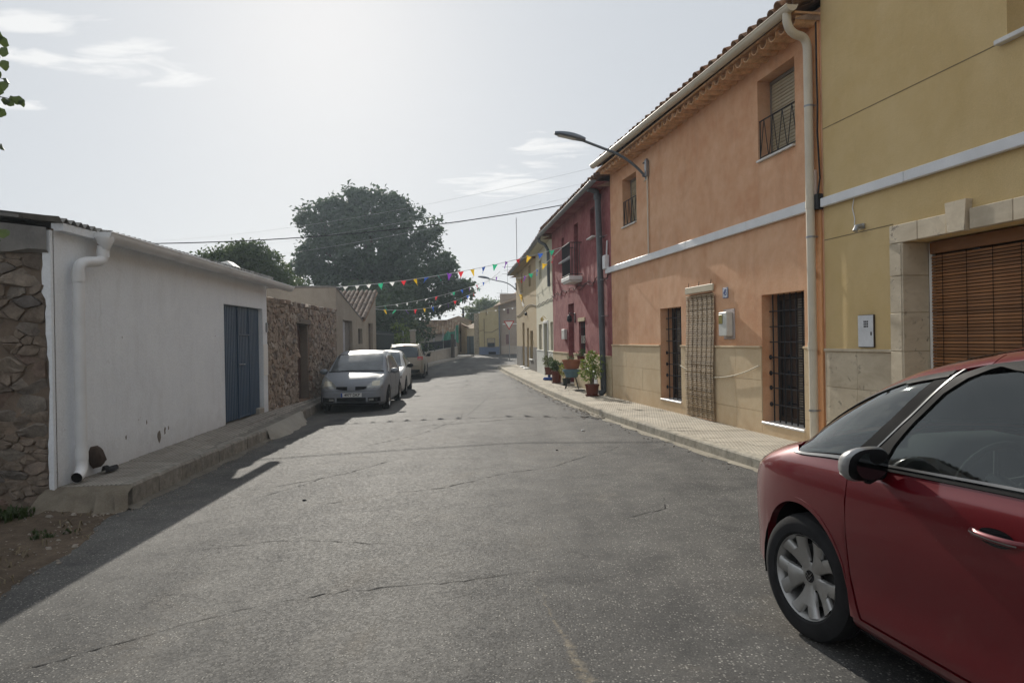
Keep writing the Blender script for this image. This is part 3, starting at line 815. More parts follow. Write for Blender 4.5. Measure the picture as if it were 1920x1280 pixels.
def roof(root, x0, x1, H, d_eave, rise=0.42, depth=4.2, pitch=0.24, back=8.0, tiles=True, rows=1):
    """clay tile roof: waved sheet of covers, eave row of separate tiles"""
    b = MB(); n = int((x1 - x0) / pitch); p = (x1 - x0) / n
    P = []
    z_e = H - d_eave * rise
    for i in range(n * 6 + 1):
        x = x0 + i * p / 6; w = 0.055 * math.cos(2 * math.pi * i / 6)
        P.append([(x, d_eave - 0.42, z_e + 0.42 * rise + 0.17 + w), (x, -depth, H + depth * rise + 0.17 + w)])
    b.grid(P)
    b.quad((x0, d_eave - 0.12, z_e + 0.15), (x1, d_eave - 0.12, z_e + 0.15), (x1, -depth, H + depth * rise), (x0, -depth, H + depth * rise))
    b.quad((x0, -depth, H + depth * rise + 0.05), (x1, -depth, H + depth * rise + 0.05), (x1, -back, H), (x0, -back, H))
    for x in (x0 + 0.006, x1 - 0.006): b.add([(x, d_eave - 0.06, z_e), (x, -depth, H + depth * rise), (x, -back, H)], [(0, 1, 2)])
    rf = b.link("roof", M_CLAY, root, smooth=180)
    if tiles:
        sl = math.atan(rise)
        for r in range(rows):
            yy = d_eave - 0.02 - r * 0.38; zz = z_e + r * 0.38 * rise + 0.235 + 0.012 * r
            for i in range(n + 1):
                x = x0 + i * p
                inst("roof_tile", ME_TILE, rf, (x + RNG.normal(0, .006), yy + RNG.normal(0, .012), zz + RNG.normal(0, .004)), (sl + RNG.normal(0, .02), 0, math.pi + RNG.normal(0, .02)))
            for i in range(n):
                inst("roof_tile", ME_TILE_PAN, rf, (x0 + (i + .5) * p, yy - 0.05, zz + 0.030), (sl, 0, math.pi + RNG.normal(0, .015)))
    return rf
def gutter(root, x0, x1, z0, z1, d, r, mat, name="gutter"):
    """half-round gutter with a rolled lip and joint collars"""
    b = MB(); P = []
    for (x, z) in ((x0, z0), (x1, z1)):
        row = []
        for k in range(13):
            a = math.pi + math.pi * k / 12; row.append((x, d + r * math.cos(a), z + r * math.sin(a)))
        for k in range(13):
            a = 2 * math.pi - math.pi * k / 12; row.append((x, d + (r - .006) * math.cos(a), z + (r - .006) * math.sin(a) + 0.001))
        P.append(row)
    b.grid(P)
    for (x, z) in ((x0, z0), (x1, z1)):
        b.add([(x, d + r * math.cos(math.pi + math.pi * k / 12), z + r * math.sin(math.pi + math.pi * k / 12)) for k in range(13)], [tuple(range(13))])
    for e in (-1, 1):
        b.tube([(x0, d + e * r, z0), (x1, d + e * r, z1)], 0.010, 6)
    n = int(abs(x1 - x0) / 2.5)
    for i in range(1, n + 1):
        f = i / (n + 1); x = x0 + (x1 - x0) * f; z = z0 + (z1 - z0) * f
        P = [[(xx, d + (r + .006) * math.cos(math.pi + math.pi * k / 12), z + (r + .006) * math.sin(math.pi + math.pi * k / 12)) for k in range(13)] for xx in (x - .04, x + .04)]
        b.grid(P)
    return b.link(name, mat, root, smooth=45)
def text_mesh(txt, size, mat, parent, M, depth=0.001, name="lettering", sx=1.0):
    cu = bpy.data.curves.new(name, 'FONT'); cu.body = txt; cu.size = size; cu.extrude = depth; cu.align_x = 'CENTER'; cu.align_y = 'CENTER'
    cu.resolution_u = 3; cu.offset = 0.02 * size
    ob = bpy.data.objects.new(name, cu); COL.objects.link(ob)
    dg = bpy.context.evaluated_depsgraph_get(); me = bpy.data.meshes.new_from_object(ob.evaluated_get(dg)); 
    bpy.data.objects.remove(ob); me.name = name; me.materials.clear(); me.materials.append(mat)
    me.transform(M @ Matrix.Diagonal((sx, 1, 1, 1)))
    o = bpy.data.objects.new(name, me); COL.objects.link(o); o.parent = parent
    return o
# text lying in a facade (seen from +y side): x runs to the viewer's right
def facing(a, d, z):
    return Matrix.Translation((a, d, z)) @ Matrix.Rotation(math.pi, 4, 'Z') @ Matrix.Rotation(R(90), 4, 'X')

M_ORANGE = m_plaster("orange_render", (0.62, 0.325, 0.18), (0.74, 0.46, 0.285), (0.47, 0.26, 0.16), 0.45, 0.45, 55, 0.9, blot=0.75)
M_YELLOW = m_plaster("yellow_render", (0.59, 0.43, 0.20), (0.66, 0.50, 0.26), (0.46, 0.345, 0.18), 0.25, 0.55, 70, 0.6, blot=0.6)
M_REDR = m_plaster("crimson_render", (0.215, 0.055, 0.058), (0.33, 0.125, 0.118), (0.155, 0.05, 0.052), 0.55, 0.4, 45, 1.1, blot=1.0)
M_CREAM = m_plaster("cream_render", (0.62, 0.58, 0.44), (0.54, 0.52, 0.41), (0.35, 0.35, 0.29), 0.55, 0.3, 50, 1.2)
M_BEIGE = m_plaster("ochre_render", (0.47, 0.36, 0.21), (0.42, 0.33, 0.20), (0.26, 0.22, 0.16), 0.5, 0.3, 50, 1.2)
M_DADO = m_plaster("sandstone_slab", (0.60, 0.46, 0.29), (0.68, 0.55, 0.37), (0.55, 0.36, 0.20), 0.25, 0.30, 120, 1.3, low=0.5)
M_TRAV = NT("travertine")
def _trav():
    t = M_TRAV; c = t.pos()
    n = t.noise(t.map(c, (1, 1, 2.2)), 2.2, 7, 0.68, 0.6); n2 = t.noise(c, 11, 6, 0.7, 0.4)
    col = t.mix(t.ramp(n, 0.35, 0.68, 0, 1), (0.60, 0.52, 0.39), (0.45, 0.375, 0.27))
    pit = t.math('MULTIPLY', t.ramp(n2, 0.56, 0.66, 0, 1), t.ramp(t.noise(c, 2.3, 4), 0.44, 0.56, 0, 1))
    col = t.mix(t.math('MULTIPLY', pit, 0.75), col, (0.12, 0.10, 0.085))
    col = t.hsv(col, v=t.math('MULTIPLY_ADD', t.rnd(), 0.22, 0.90))
    t.bump(t.math('SUBTRACT', t.math('MULTIPLY', n2, 0.4), pit), 0.5, 0.01)
    return t.done(col, 0.75, 0.3)
M_TRAV = _trav()
M_WHITE = m_plain("white_paint", (0.78, 0.77, 0.74), 0.55, 0.4, var=0.06)
M_WHITE_PVC = m_plain("white_pvc", (0.72, 0.73, 0.74), 0.4, 0.45, var=0.08, scale=3)
M_CREAM_PVC = m_plain("cream_pipe", (0.62, 0.56, 0.45), 0.45, 0.4, var=0.08, scale=3)
M_MARBLE = m_plain("white_marble", (0.66, 0.65, 0.62), 0.35, 0.4, var=0.15, scale=9)
M_BLACK = m_plain("black_iron", (0.014, 0.014, 0.017), 0.5, 0.4, var=0.3, scale=30)
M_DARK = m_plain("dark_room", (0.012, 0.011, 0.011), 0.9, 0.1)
M_CABLE = m_plain("black_cable", (0.02, 0.02, 0.022), 0.6, 0.3)
M_GREYP = m_plain("dark_grey_zinc", (0.085, 0.095, 0.105), 0.45, 0.5, var=0.2)
M_ZINC = m_plain("zinc_gutter", (0.22, 0.23, 0.24), 0.45, 0.5, 0.3, var=0.25, scale=4)
M_REED = m_slats("reed_slat", (0.26, 0.18, 0.10), (0.37, 0.275, 0.17))
M_WOOD = m_slats("stained_wood_slat", (0.19, 0.082, 0.032), (0.29, 0.135, 0.055))
M_PALEWOOD = m_slats("pale_wood", (0.48, 0.42, 0.30), (0.58, 0.51, 0.38))
M_STRING = m_plain("dark_string", (0.03, 0.025, 0.02), 0.9, 0.1)
M_SHUT = m_plain("tan_shutter", (0.36, 0.30, 0.20), 0.5, 0.35, var=0.1, rv=0.06)
M_SHUT_GREY = m_plain("grey_brown_shutter", (0.20, 0.175, 0.14), 0.5, 0.35, var=0.12, rv=0.06)
M_PANE = m_dark_glass("window_pane")
M_MAROON = m_plain("maroon_door", (0.20, 0.030, 0.040), 0.5, 0.35, var=0.15)
M_DARKWOOD = m_slats("dark_door_wood", (0.045, 0.032, 0.024), (0.075, 0.052, 0.036))
M_STEEL = m_plain("grey_steel", (0.30, 0.31, 0.32), 0.4, 0.5, 0.6)
M_SLATE = m_plain("lamp_slate", (0.13, 0.155, 0.185), 0.45, 0.5, 0.2, var=0.1)

# ================================================================== ORANGE HOUSE
S = F_OR.S
W = S(17.54)
h_winR = (S(9.52), S(10.60), 0.31, 2.20, 0.30)
h_winL = (S(13.47), S(14.49), 0.35, 2.18, 0.30)
h_door = (S(12.16), S(13.06), 0.15, 2.36, 0.22)
h_upR = (S(9.66), S(10.62), 4.19, 5.39, 0.26)
h_upL = (S(15.73), S(16.65), 4.17, 5.29, 0.26)
HO = F_OR.empty("house", label="orange rendered house with reed blind over its door and number 45", cat="house")
H = 5.78
house_body(F_OR, HO, 0.0, W, H, [h_winR, h_winL, h_door, h_upR, h_upL], M_ORANGE)
b = MB(); b.cbox(0.03, S(9.27), 0.0, 0.03, 0.13, H - 0.1, 0.006); b.link("pilaster", m_plaster("sunlit_orange_render", (0.66, 0.34, 0.15), (0.60, 0.31, 0.15), streak=0.2), HO)  # stronger orange paints the sunlit strip beside the downpipe
dado(F_OR, HO, S(9.27), W, 0.14, 1.41, [h_winR, h_winL, h_door], M_DADO, 0.9, [0.13, 0.46, 0.93, 1.41])
for h, tail in ((h_winR, 1), (h_winL, 0)):
    sill(HO, h[0] + 0.004, h[1] - 0.004, h[2] + 0.012, -0.29, 0.035, M_MARBLE)
    a0, a1, z0, z1, d = h
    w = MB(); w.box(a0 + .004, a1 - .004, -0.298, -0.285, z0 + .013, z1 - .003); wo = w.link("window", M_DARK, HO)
    f = MB()
    mid = (a0 + a1) / 2
    for q in (a0 + .03, mid, a1 - .03): f.cbox(q - .028, q + .028, -0.284, -0.25, z0 + .014, z1 - .006, .006)
    for z in (z0 + .05, z1 - .05): f.cbox(a0 + .06, mid - .03, -0.283, -0.252, z - .035, z + .035, .006); f.cbox(mid + .03, a1 - .06, -0.283, -0.252, z - .035, z + .035, .006)
    f.link("frame", M_DARKWOOD, wo)
    p = MB(); p.box(a0 + .05, a1 - .05, -0.28, -0.274, z0 + .06, z1 - .06); p.link("pane", M_PANE, wo)
    # slatted inner blind on the half nearest the camera
    pitch = 0.036; n = int((z1 - z0 - 0.1) / pitch)
    m = MB(); m.cbox(a0 + .02, mid - .02 if tail else a1 - .25, -0.246, -0.236, 0, pitch * 0.72, .004); me = m.mesh("slat", M_SHUT_GREY)
    bl = MB(); bl.box(a0 + .06, a0 + .064, -0.2485, -0.2475, z0 + .05, z1 - .05); bo = bl.link("inner_blind", M_STRING, HO)
    for i in range(n): inst("slat", me, bo, (0, 0, z0 + .05 + i * pitch))
    hz = [z0 + (z1 - z0) * q for q in (0.14, 0.27, 0.385, 0.51, 0.63, 0.75, 0.87)]
    if tail == 0: hz = [z0 + (z1 - z0) * q for q in (0.13, 0.26, 0.385, 0.51, 0.64, 0.77, 0.89)]
    grille(HO, a0 + .02, a1 - .02, z0 + .01, z1, 7 if tail else 5, hz, -0.13, M_BLACK, 0.0105, [(a1 - 0.03, z) for z in hz[:4]])
# upper windows: roller shutter, half-height railing with zigzag bars, white sill
for h in (h_upR, h_upL):
    a0, a1, z0, z1, d = h
    w = MB(); w.box(a0 + .004, a1 - .004, -0.258, -0.246, z0 + .01, z1 - .003); wo = w.link("window", M_PANE, HO)
    f = MB()
    for q in (a0 + .025, a1 - .025): f.cbox(q - .022, q + .022, -0.245, -0.20, z0 + .01, z1 - .004, .005)
    f.cbox(a0 + .05, a1 - .05, -0.245, -0.20, z1 - .06, z1 - .004, .005); f.link("frame", M_SHUT_GREY, wo)
    shutter(HO, a0 + .05, a1 - .05, z0 + (0.02 if h is h_upR else 0.03), z1 - .062, -0.205, M_SHUT, 0.05)
    sill(HO, a0 - .0 + .004, a1 - .004, z0 + .012, -0.2, 0.045, M_MARBLE, 0.03)
    g = MB(); dd = 0.0; zt = z0 + 0.60
    g.tube([(a0 + .0, dd - .03, zt), (a1 - .0, dd - .03, zt)], 0.011, 6); g.tube([(a0, dd - .03, z0 + .06), (a1, dd - .03, z0 + .06)], 0.008, 6)
    go = g.link("window_railing", M_BLACK, HO, smooth=50)
    nz = 4
    for i in range(nz):
        xa = a0 + (a1 - a0) * i / nz; xb = a0 + (a1 - a0) * (i + 1) / nz; xm = (xa + xb) / 2
        for (q0, q1) in (((xa + .01), xm), (xm, xb - .01)):
            m = MB()
            if q1 == xm: m.tube([(q0, dd - .03, z0 + .06), (q1, dd - .03, zt)], 0.0065, 6)
            else: m.tube([(q0, dd - .03, zt), (q1, dd - .03, z0 + .06)], 0.0065, 6)
            m.link("bar", M_BLACK, go, smooth=50)
    for q in (a0 + .012, a1 - .012):
        m = MB(); m.tube([(q, dd - .03, z0 + .02), (q, dd - .03, zt)], 0.009, 6); m.link("bar", M_BLACK, go, smooth=50)
# door behind the blind
w = MB(); a0, a1 = h_door[0], h_door[1]; w.box(a0 + .003, a1 - .003, -0.218, -0.18, 0.15, 2.355)
for k in range(2):
    for z in (0.25, 0.95, 1.65): w.cbox(a0 + .06 + k * .43, a0 + .42 + k * .43, -0.18, -0.165, z, z + .62, .01)
w.link("door", M_DARKWOOD, HO)
# white cable trunking along the floor line
b = MB(); xs = [S(9.34), S(10.9), S(13.1), S(15.9), S(17.84)]
for i in range(4): b.cbox(xs[i] + .002, xs[i + 1] - .002, 0.004, 0.065, 3.215, 3.355, .008)
b.link("cable_trunking", M_WHITE_PVC, HO)
# eave: two rows of painted tile ends under the gutter, roof tiles above
rf = roof(HO, 0.0, W, H, 0.44, 0.40)
M_EAVE = m_stone("painted_eave_tile", [(0.60, 0.36, 0.19), (0.66, 0.42, 0.24), (0.56, 0.32, 0.17)], 0.2)
me = tile_shape(0.40, 0.105, 0.10, 0.016, 7, down=True).mesh("eave_tile", M_EAVE, 40)
n = int(W / 0.235)
for i in range(n): inst("eave_tile", me, HO, (0.12 + i * (W - 0.2) / n, -0.07, H - 0.10 + RNG.normal(0, .003)), (R(-3), 0, 0))
b = MB(); b.box(0.0, W, -0.02, 0.36, H - 0.098, H - 0.07); b.link("eave_board", M_EAVE, HO)
gutter(HO, -0.05, W + 0.02, H - 0.02, H + 0.07, 0.425, 0.075, M_CREAM_PVC)
# downpipe with swan neck
pz = MB(); a = S(9.20)
pts = [(a - 0.05, 0.42, H - 0.06), (a - 0.05, 0.42, H - 0.17)] + bez((a - 0.05, 0.42, H - 0.17), (a - 0.05, 0.40, H - 0.30), (a - 0.03, 0.28, H - 0.33), 5) + bez((a - 0.02, 0.22, H - 0.335), (a, 0.11, H - 0.35), (a, 0.105, H - 0.50), 6) + [(a, 0.10, 3.0), (a, 0.095, 0.15)]
pz.tube(pts, 0.055, 14); dp = pz.link("downpipe", M_CREAM_PVC, HO, smooth=60)
for z in (4.55, 2.86, 0.62):
    c = MB(); c.lathe([(0.056, -.012), (0.060, -.012), (0.060, .012), (0.056, .012)], 14, Matrix.Translation((a, 0.10, z))); c.tube([(a - .05, 0.09, z), (a - .05, 0.0, z)], .006, 5); c.link("clamp", M_STEEL, dp, smooth=50)
for z in (3.28, 1.45):
    c = MB(); c.lathe([(0.0555, -.05), (0.061, -.05), (0.061, .05), (0.0555, .05)], 14, Matrix.Translation((a, 0.10, z))); c.link("collar", M_CREAM_PVC, dp, smooth=50)
# meter box on its pale plaster patch, house number
b = MB(); b.cbox(S(11.40), S(11.77), 0.0, 0.012, 1.55, 2.04, .005); b.link("plaster_patch", m_plaster("lilac_grey_patch", (0.42, 0.36, 0.34), (0.50, 0.43, 0.40)), HO)
b = MB(); b.cbox(S(11.45), S(11.72), 0.013, 0.13, 1.60, 1.99, .012); mb_ = b.link("meter_box", m_plain("meter_white", (0.62, 0.62, 0.57), 0.5), HO)
b = MB(); b.cbox(S(11.57), S(11.69), 0.131, 0.142, 1.80, 1.95, .004); b.link("meter_window", m_plain("yellowed_plastic", (0.30, 0.26, 0.08), 0.3), mb_)
b = MB(); b.cbox(S(11.605), S(11.785), 0.004, 0.014, 2.225, 2.40, .003); npl = b.link("number_plate", m_plain("enamel_blue_grey", (0.20, 0.24, 0.36), 0.25, 0.5), HO)
b = MB(); b.cbox(S(11.62), S(11.77), 0.0135, 0.0165, 2.24, 2.385, .001); b.link("plate_face", m_plain("enamel_white", (0.62, 0.64, 0.68), 0.25, 0.5), npl)
text_mesh("45", 0.135, m_plain("number_blue", (0.03, 0.06, 0.22), 0.3), npl, facing(S(11.695), 0.0172, 2.312), name="digits", sx=0.8)
# thin black cable down the party line
b = MB(); b.tube([(0.05, 0.035, H - .1), (0.045, 0.04, 4.9), (0.02, 0.05, 4.55), (0.05, 0.04, 4.2), (0.0, 0.045, 3.6), (0.06, 0.05, 3.33)], 0.012, 6); b.link("cable", M_CABLE, HO, smooth=60)
b = MB(); b.cbox(0.07, 0.11, 0.035, 0.07, 3.34, 3.72, .006); b.link("cable_duct", m_plain("pinkish_duct", (0.55, 0.42, 0.34), 0.5), HO)
b = MB(); b.cbox(-0.005, 0.075, 0.004, 0.085, 3.20, 3.40, .006); b.link("junction_box", M_BLACK, HO)

# reed blind hanging before the door
RB = F_OR.empty("reed_blind", S(12.60), 0.03, 0.16, label="tall reed blind hanging over the door of the orange house", cat="blind")
b = MB(); hw = 0.555 * F_OR.n
b.cbox(-hw, hw, 0.0, 0.03, 2.22, 2.34, .008)
b.link("head_board", M_PALEWOOD, RB)
pitch = 0.0335; n = int(2.2 / pitch)
m = MB(); m.cbox(-hw, hw, 0.008, 0.016, -pitch * .40, pitch * .40, .0025); me1 = m.mesh("slat", M_REED)
for i in range(n):
    z = 0.02 + i * pitch; bow = 0.02 * math.sin(z * 2.4) + 0.015
    inst("slat", me1, RB, (RNG.normal(0, .005), bow + RNG.normal(0, .0006), z), (RNG.normal(0, .05), RNG.normal(0, .0016), 0))
for k in range(6):
    x = -hw + hw * 2 * (k + 0.5) / 6
    m = MB(); m.tube([(x, 0.02 * math.sin(z * 2.4) + 0.015 + 0.018, z) for z in np.arange(0.0, 2.24, 0.12)], 0.0022, 4); m.link("string", M_STRING, RB)
m = MB()
for x in (-hw * .8, hw * .8, 0.02): m.tube([(x, 0.012, 2.33), (x, 0.0, 2.42)], .005, 5)
m.link("hanging_hook", M_BLACK, RB)
# rope slung between the two window grilles
b = MB(); pts = sag(F_OR.at(S(13.44), 0.05, 1.06), F_OR.at(S(10.60), 0.06, 1.15), 0.20, 22); b.tube(pts, 0.010, 7)
b.link("rope", m_plain("pale_rope", (0.62, 0.57, 0.46), 0.9, 0.1, var=0.3, scale=60), smooth=60, label="pale rope slung in a bow across the reed blind between two grilled windows", cat="rope")

# ================================================================== YELLOW HOUSE
S = F_YE.S
HY = F_YE.empty("house", label="yellow rendered house with wide travertine doorway behind the red car", cat="house")
X0 = S(-4.0)
h_gar = (S(4.72), S(7.67), 0.14, 2.58, 0.34)
h_up = (S(5.3), S(6.38), 4.235, 5.5, 0.24)
h_up2 = (S(1.2), S(2.3), 4.235, 5.5, 0.24)
h_dr = (S(1.4), S(2.4), 0.14, 2.3, 0.3)
house_body(F_YE, HY, X0, -0.004, 8.4, [h_gar, h_up, h_up2, h_dr], M_YELLOW, 9.0)
b = MB()
for (z, xa, xb) in ((4.215, X0, -0.01), (2.80, S(7.84), -0.01)): b.box(xa, xb, -0.004, 0.0025, z - .005, z + .005)
b.link("render_joint", m_plain("joint_shadow_brown", (0.20, 0.15, 0.08), 0.9), HY)
b = MB(); b.box(X0, -0.01, -0.3, 0.02, 8.4, 8.55); b.cbox(X0, -0.01, -0.3, 0.5, 8.55, 8.68, .02); b.link("cornice", M_YELLOW, HY)
dado(F_YE, HY, S(7.84), -0.012, 0.14, 1.385, [], M_TRAV, 0.62, [0.13, 0.50, 0.94, 1.385], 0.024)
# travertine surround
zb = [0.14, 0.55, 0.98, 1.40, 1.82, 2.22, 2.575]
for i in range(6):
    b = MB(); b.cbox(S(7.67) + .001, S(7.845), 0.001, 0.05 + RNG.uniform(0, .006), zb[i] + .002, zb[i + 1] - .002, .006); b.link("surround_stone", M_TRAV, HY)
    b = MB(); b.cbox(S(4.55), S(4.72) - .001, 0.001, 0.05, zb[i] + .002, zb[i + 1] - .002, .006); b.link("surround_stone", M_TRAV, HY)
ys_ = [7.845, 7.43, 7.045]
for i in range(2):
    b = MB(); b.cbox(S(ys_[i + 1]) + .002, S(ys_[i]) - .002, 0.001, 0.052, 2.577, 2.775, .006); b.link("lintel_stone", M_TRAV, HY)
b = MB(); k0, k1 = S(6.775), S(7.04)
b.prism([(k0 + .03, 2.577), (k1 - .03, 2.577), (k1 - .005, 2.872), (k0 + .005, 2.872)], 0.001, 0.078); b.link("keystone", M_TRAV, HY)
ys_ = [6.77, 6.30, 5.85, 5.4, 4.95, 4.55]
for i in range(5):
    b = MB(); b.cbox(S(ys_[i + 1]) + .002, S(ys_[i]) - .002, 0.001, 0.052 + RNG.uniform(0, .004), 2.577, 2.775, .006); b.link("lintel_stone", M_TRAV, HY)
for z0, z1 in zip(zb[:-1], zb[1:]):     # lining slabs of the opening
    b = MB(); b.cbox(h_gar[1] - .022, h_gar[1] - .002, -0.27, 0.048, z0 + .002, z1 - .002, .003); b.link("reveal_slab", M_TRAV, HY)
b = MB(); b.box(h_gar[0] + .002, h_gar[1] - .002, -0.338, -0.325, 0.14, 2.578); b.link("garage_door", M_DARKWOOD, HY)
b = MB(); b.cbox(h_gar[1] - .075, h_gar[1] - .026, -0.315, -0.265, 0.14, 2.57, .006); b.link("door_post", M_WHITE, HY)
# wooden slat blind in the doorway
WB = F_YE.empty("wooden_blind", (h_gar[0] + h_gar[1]) / 2, -0.26, 0.15, label="brown wooden slat blind lowered in the wide stone doorway behind the red car", cat="blind")
hw = (h_gar[1] - h_gar[0]) / 2 - 0.085; L = 2.42
b = MB(); b.cbox(-hw, -0.03, 0.0, 0.035, L - .13, L - .004, .006); b.cbox(0.03, hw, 0.0, 0.035, L - .13, L - .004, .006); b.link("head_board", M_WOOD, WB)
b = MB()
for x in (-0.0, hw - 0.6, -hw + 0.6): b.box(x - .03, x + .03, -.004, 0.004, L - .2, L + .002)
b.link("bracket", M_BLACK, WB)
pitch = 0.0338; n = int((L - .14) / pitch)
m = MB(); m.cbox(-hw, hw, 0.004, 0.013, 0, pitch * .80, .003); me = m.mesh("slat", M_WOOD)
for i in range(n): inst("slat", me, WB, (0, RNG.normal(0, .0008), 0.01 + i * pitch), (RNG.normal(R(9), .03), 0, RNG.normal(0, .0006)))
for k in range(9):
    x = -hw + 2 * hw * (k + .5) / 9; m = MB(); m.tube([(x, 0.0165, 0.0), (x, 0.0165, L - .13)], .0035, 4); m.link("string", M_STRING, WB)
b = MB(); b.box(-0.02, 0.02, -.012, 0.002, 0, L - .13); b.link("mullion", M_DARKWOOD, WB)
# upper windows, trunking, gas box, little lamp
for h in (h_up, h_up2):
    a0, a1, z0, z1, d = h
    w = MB(); w.box(a0 + .003, a1 - .003, -0.238, -0.226, z0 + .01, z1 - .003); wo = w.link("window", M_PANE, HY)
    f = MB()
    for q in (a0 + .03, (a0 + a1) / 2, a1 - .03): f.cbox(q - .027, q + .027, -0.225, -0.18, z0 + .012, z1 - .004, .005)
    f.link("frame", M_WHITE, wo)
    shutter(HY, a0 + .06, a1 - .06, z0 + .62, z1 - .01, -0.165, M_SHUT, 0.05)
    sill(HY, a0 - .08, a1 + .08, z0 - .002, -0.2, 0.07, M_MARBLE, 0.045)
w = MB(); w.cbox(h_dr[0] + .003, h_dr[1] - .003, -0.29, -0.24, 0.14, 2.295, .006); w.link("door", M_DARKWOOD, HY)
b = MB(); b.cbox(X0, S(7.6) - .002, 0.004, 0.065, 3.215, 3.33, .008); b.cbox(S(7.6) + .002, -0.02, 0.004, 0.065, 3.215, 3.33, .008); b.link("cable_trunking", M_WHITE_PVC, HY)
b = MB(); b.cbox(S(8.15) , S(8.42), 0.001, 0.02, 1.44, 1.82, .004); gb = b.link("gas_box", M_DARKWOOD, HY)
b = MB(); b.cbox(S(8.155), S(8.414), 0.0205, 0.03, 1.445, 1.815, .004); b.link("box_door", m_plain("box_white", (0.66, 0.67, 0.68), 0.45), gb)
b = MB()
for i in range(3):
    for k in range(3): b.box(S(8.235) + i * .028, S(8.235) + i * .028 + .018, 0.0302, 0.033, 1.675 + k * .028, 1.693 + k * .028)
b.box(S(8.17) + .006, S(8.17) + .02, 0.0302, 0.036, 1.58, 1.62); b.link("vent_grid", M_BLACK, gb)
b = MB(); a = S(8.32); b.cbox(a - .03, a + .03, 0.0, 0.03, 2.83, 2.89, .006); b.tube([(a, 0.03, 2.86), (a, 0.09, 2.85), (a + .0, 0.115, 2.80)], .03, 8); b.link("wall_sensor", M_STEEL, HY, smooth=50)
b = MB(); b.tube([(S(8.47), 0.01, 3.22), (S(8.5), 0.012, 3.10), (S(8.46), 0.012, 2.98), (S(8.47), 0.012, 2.85), (S(8.36), 0.015, 2.83)], .006, 5); b.link("loose_wire", M_WHITE_PVC, HY, smooth=60)
b = MB(); b.quad((X0, -9, 8.4), (-0.01, -9, 8.4), (-0.01, -0.3, 8.4), (X0, -0.3, 8.4)); b.link("roof", M_CLAY, HY)

# ================================================================== RED HOUSE
S = F_RE.S; W = S(25.89)
HR = F_RE.empty("house", label="crimson rendered house with a small iron balcony and potted plants in front", cat="house")
h_d = (S(22.15), S(23.05), 0.15, 2.72, 0.24); h_w = (S(20.60), S(21.45), 0.95, 2.10, 0.20)
h_u1 = (S(19.20), S(19.76), 4.38, 5.19, 0.18); h_ud = (S(21.34), S(21.95), 3.45, 5.10, 0.18); h_u3 = (S(23.60), S(24.03), 4.18, 4.99, 0.18)
house_body(F_RE, HR, 0.0, W, 5.50, [h_d, h_w, h_u1, h_ud, h_u3], M_REDR)
M_DADO2 = m_plaster("rough_sandstone", (0.50, 0.40, 0.25), (0.58, 0.48, 0.32), (0.36, 0.27, 0.17), 0.3, 0.6, 40, 2.0, low=0.3)
dado(F_RE, HR, 0.03, W - .01, 0.14, 1.12, [h_d, (h_w[0], h_w[1], 0.95, 2.1, 0)], M_DADO2, 1.0, [0.13, 0.62, 1.12], 0.03)
w = MB(); w.cbox(h_d[0] + .003, h_d[1] - .003, -0.235, -0.17, 0.15, 2.715, .006)
for k in range(2):
    for z in (0.3, 1.0, 1.8): w.cbox(h_d[0] + .06 + .43 * k, h_d[0] + .40 + .43 * k, -0.171, -0.155, z, z + .55, .01)
w.link("door", M_MAROON, HR)
b = MB(); b.cbox(h_d[0] - .0, h_d[1] + .0, -0.2, 0.28, 0.135, 0.20, .01); b.link("door_step", MAT_CONC, HR)
w = MB(); w.box(h_w[0] + .003, h_w[1] - .003, -0.19, -0.178, 0.96, 2.095); wo = w.link("window", M_PANE, HR)
f = MB()
for q in (h_w[0] + .03, (h_w[0] + h_w[1]) / 2, h_w[1] - .03): f.cbox(q - .02, q + .02, -0.177, -0.15, 0.96, 2.09, .004)
f.link("frame", M_BLACK, wo)
b = MB(); b.cbox(h_w[0] - .02, h_w[1] + .02, -0.02, 0.03, 2.11, 2.22, .005); b.link("lintel", M_DADO2, HR)
sill(HR, h_w[0] - .05, h_w[1] + .05, 0.95, -0.18, 0.10, M_MARBLE, 0.05)
g = grille(HR, h_w[0] + .02, h_w[1] - .02, 0.96, 2.09, 6, [1.1, 1.95], -0.06, M_BLACK, 0.009)
b = MB()
for i in range(4):
    for k in range(2): b.lathe([(0.045, -.006), (0.06, -.006), (0.06, .006), (0.045, .006), (0.045, -.006)], 12, Matrix.Translation((h_w[0] + .14 + i * .19, -0.052, 1.52 + k * .11)) @ Matrix.Rotation(R(90), 4, 'X'))
b.link("scroll_work", m_plain("pale_iron", (0.55, 0.52, 0.45), 0.5), g, smooth=50)
for h in (h_u1, h_ud, h_u3):
    a0, a1, z0, z1, d = h
    w = MB(); w.box(a0 + .003, a1 - .003, -0.172, -0.16, z0 + .003, z1 - .003); wo = w.link("window", M_PANE, HR)
    shutter(HR, a0 + .02, a1 - .02, z0 + .01, z1 - .01, -0.12, M_MAROON, 0.06)
    if h is not h_ud: sill(HR, a0 - .05, a1 + .08, z0 - .001, -0.1, 0.10, M_WHITE, 0.04)
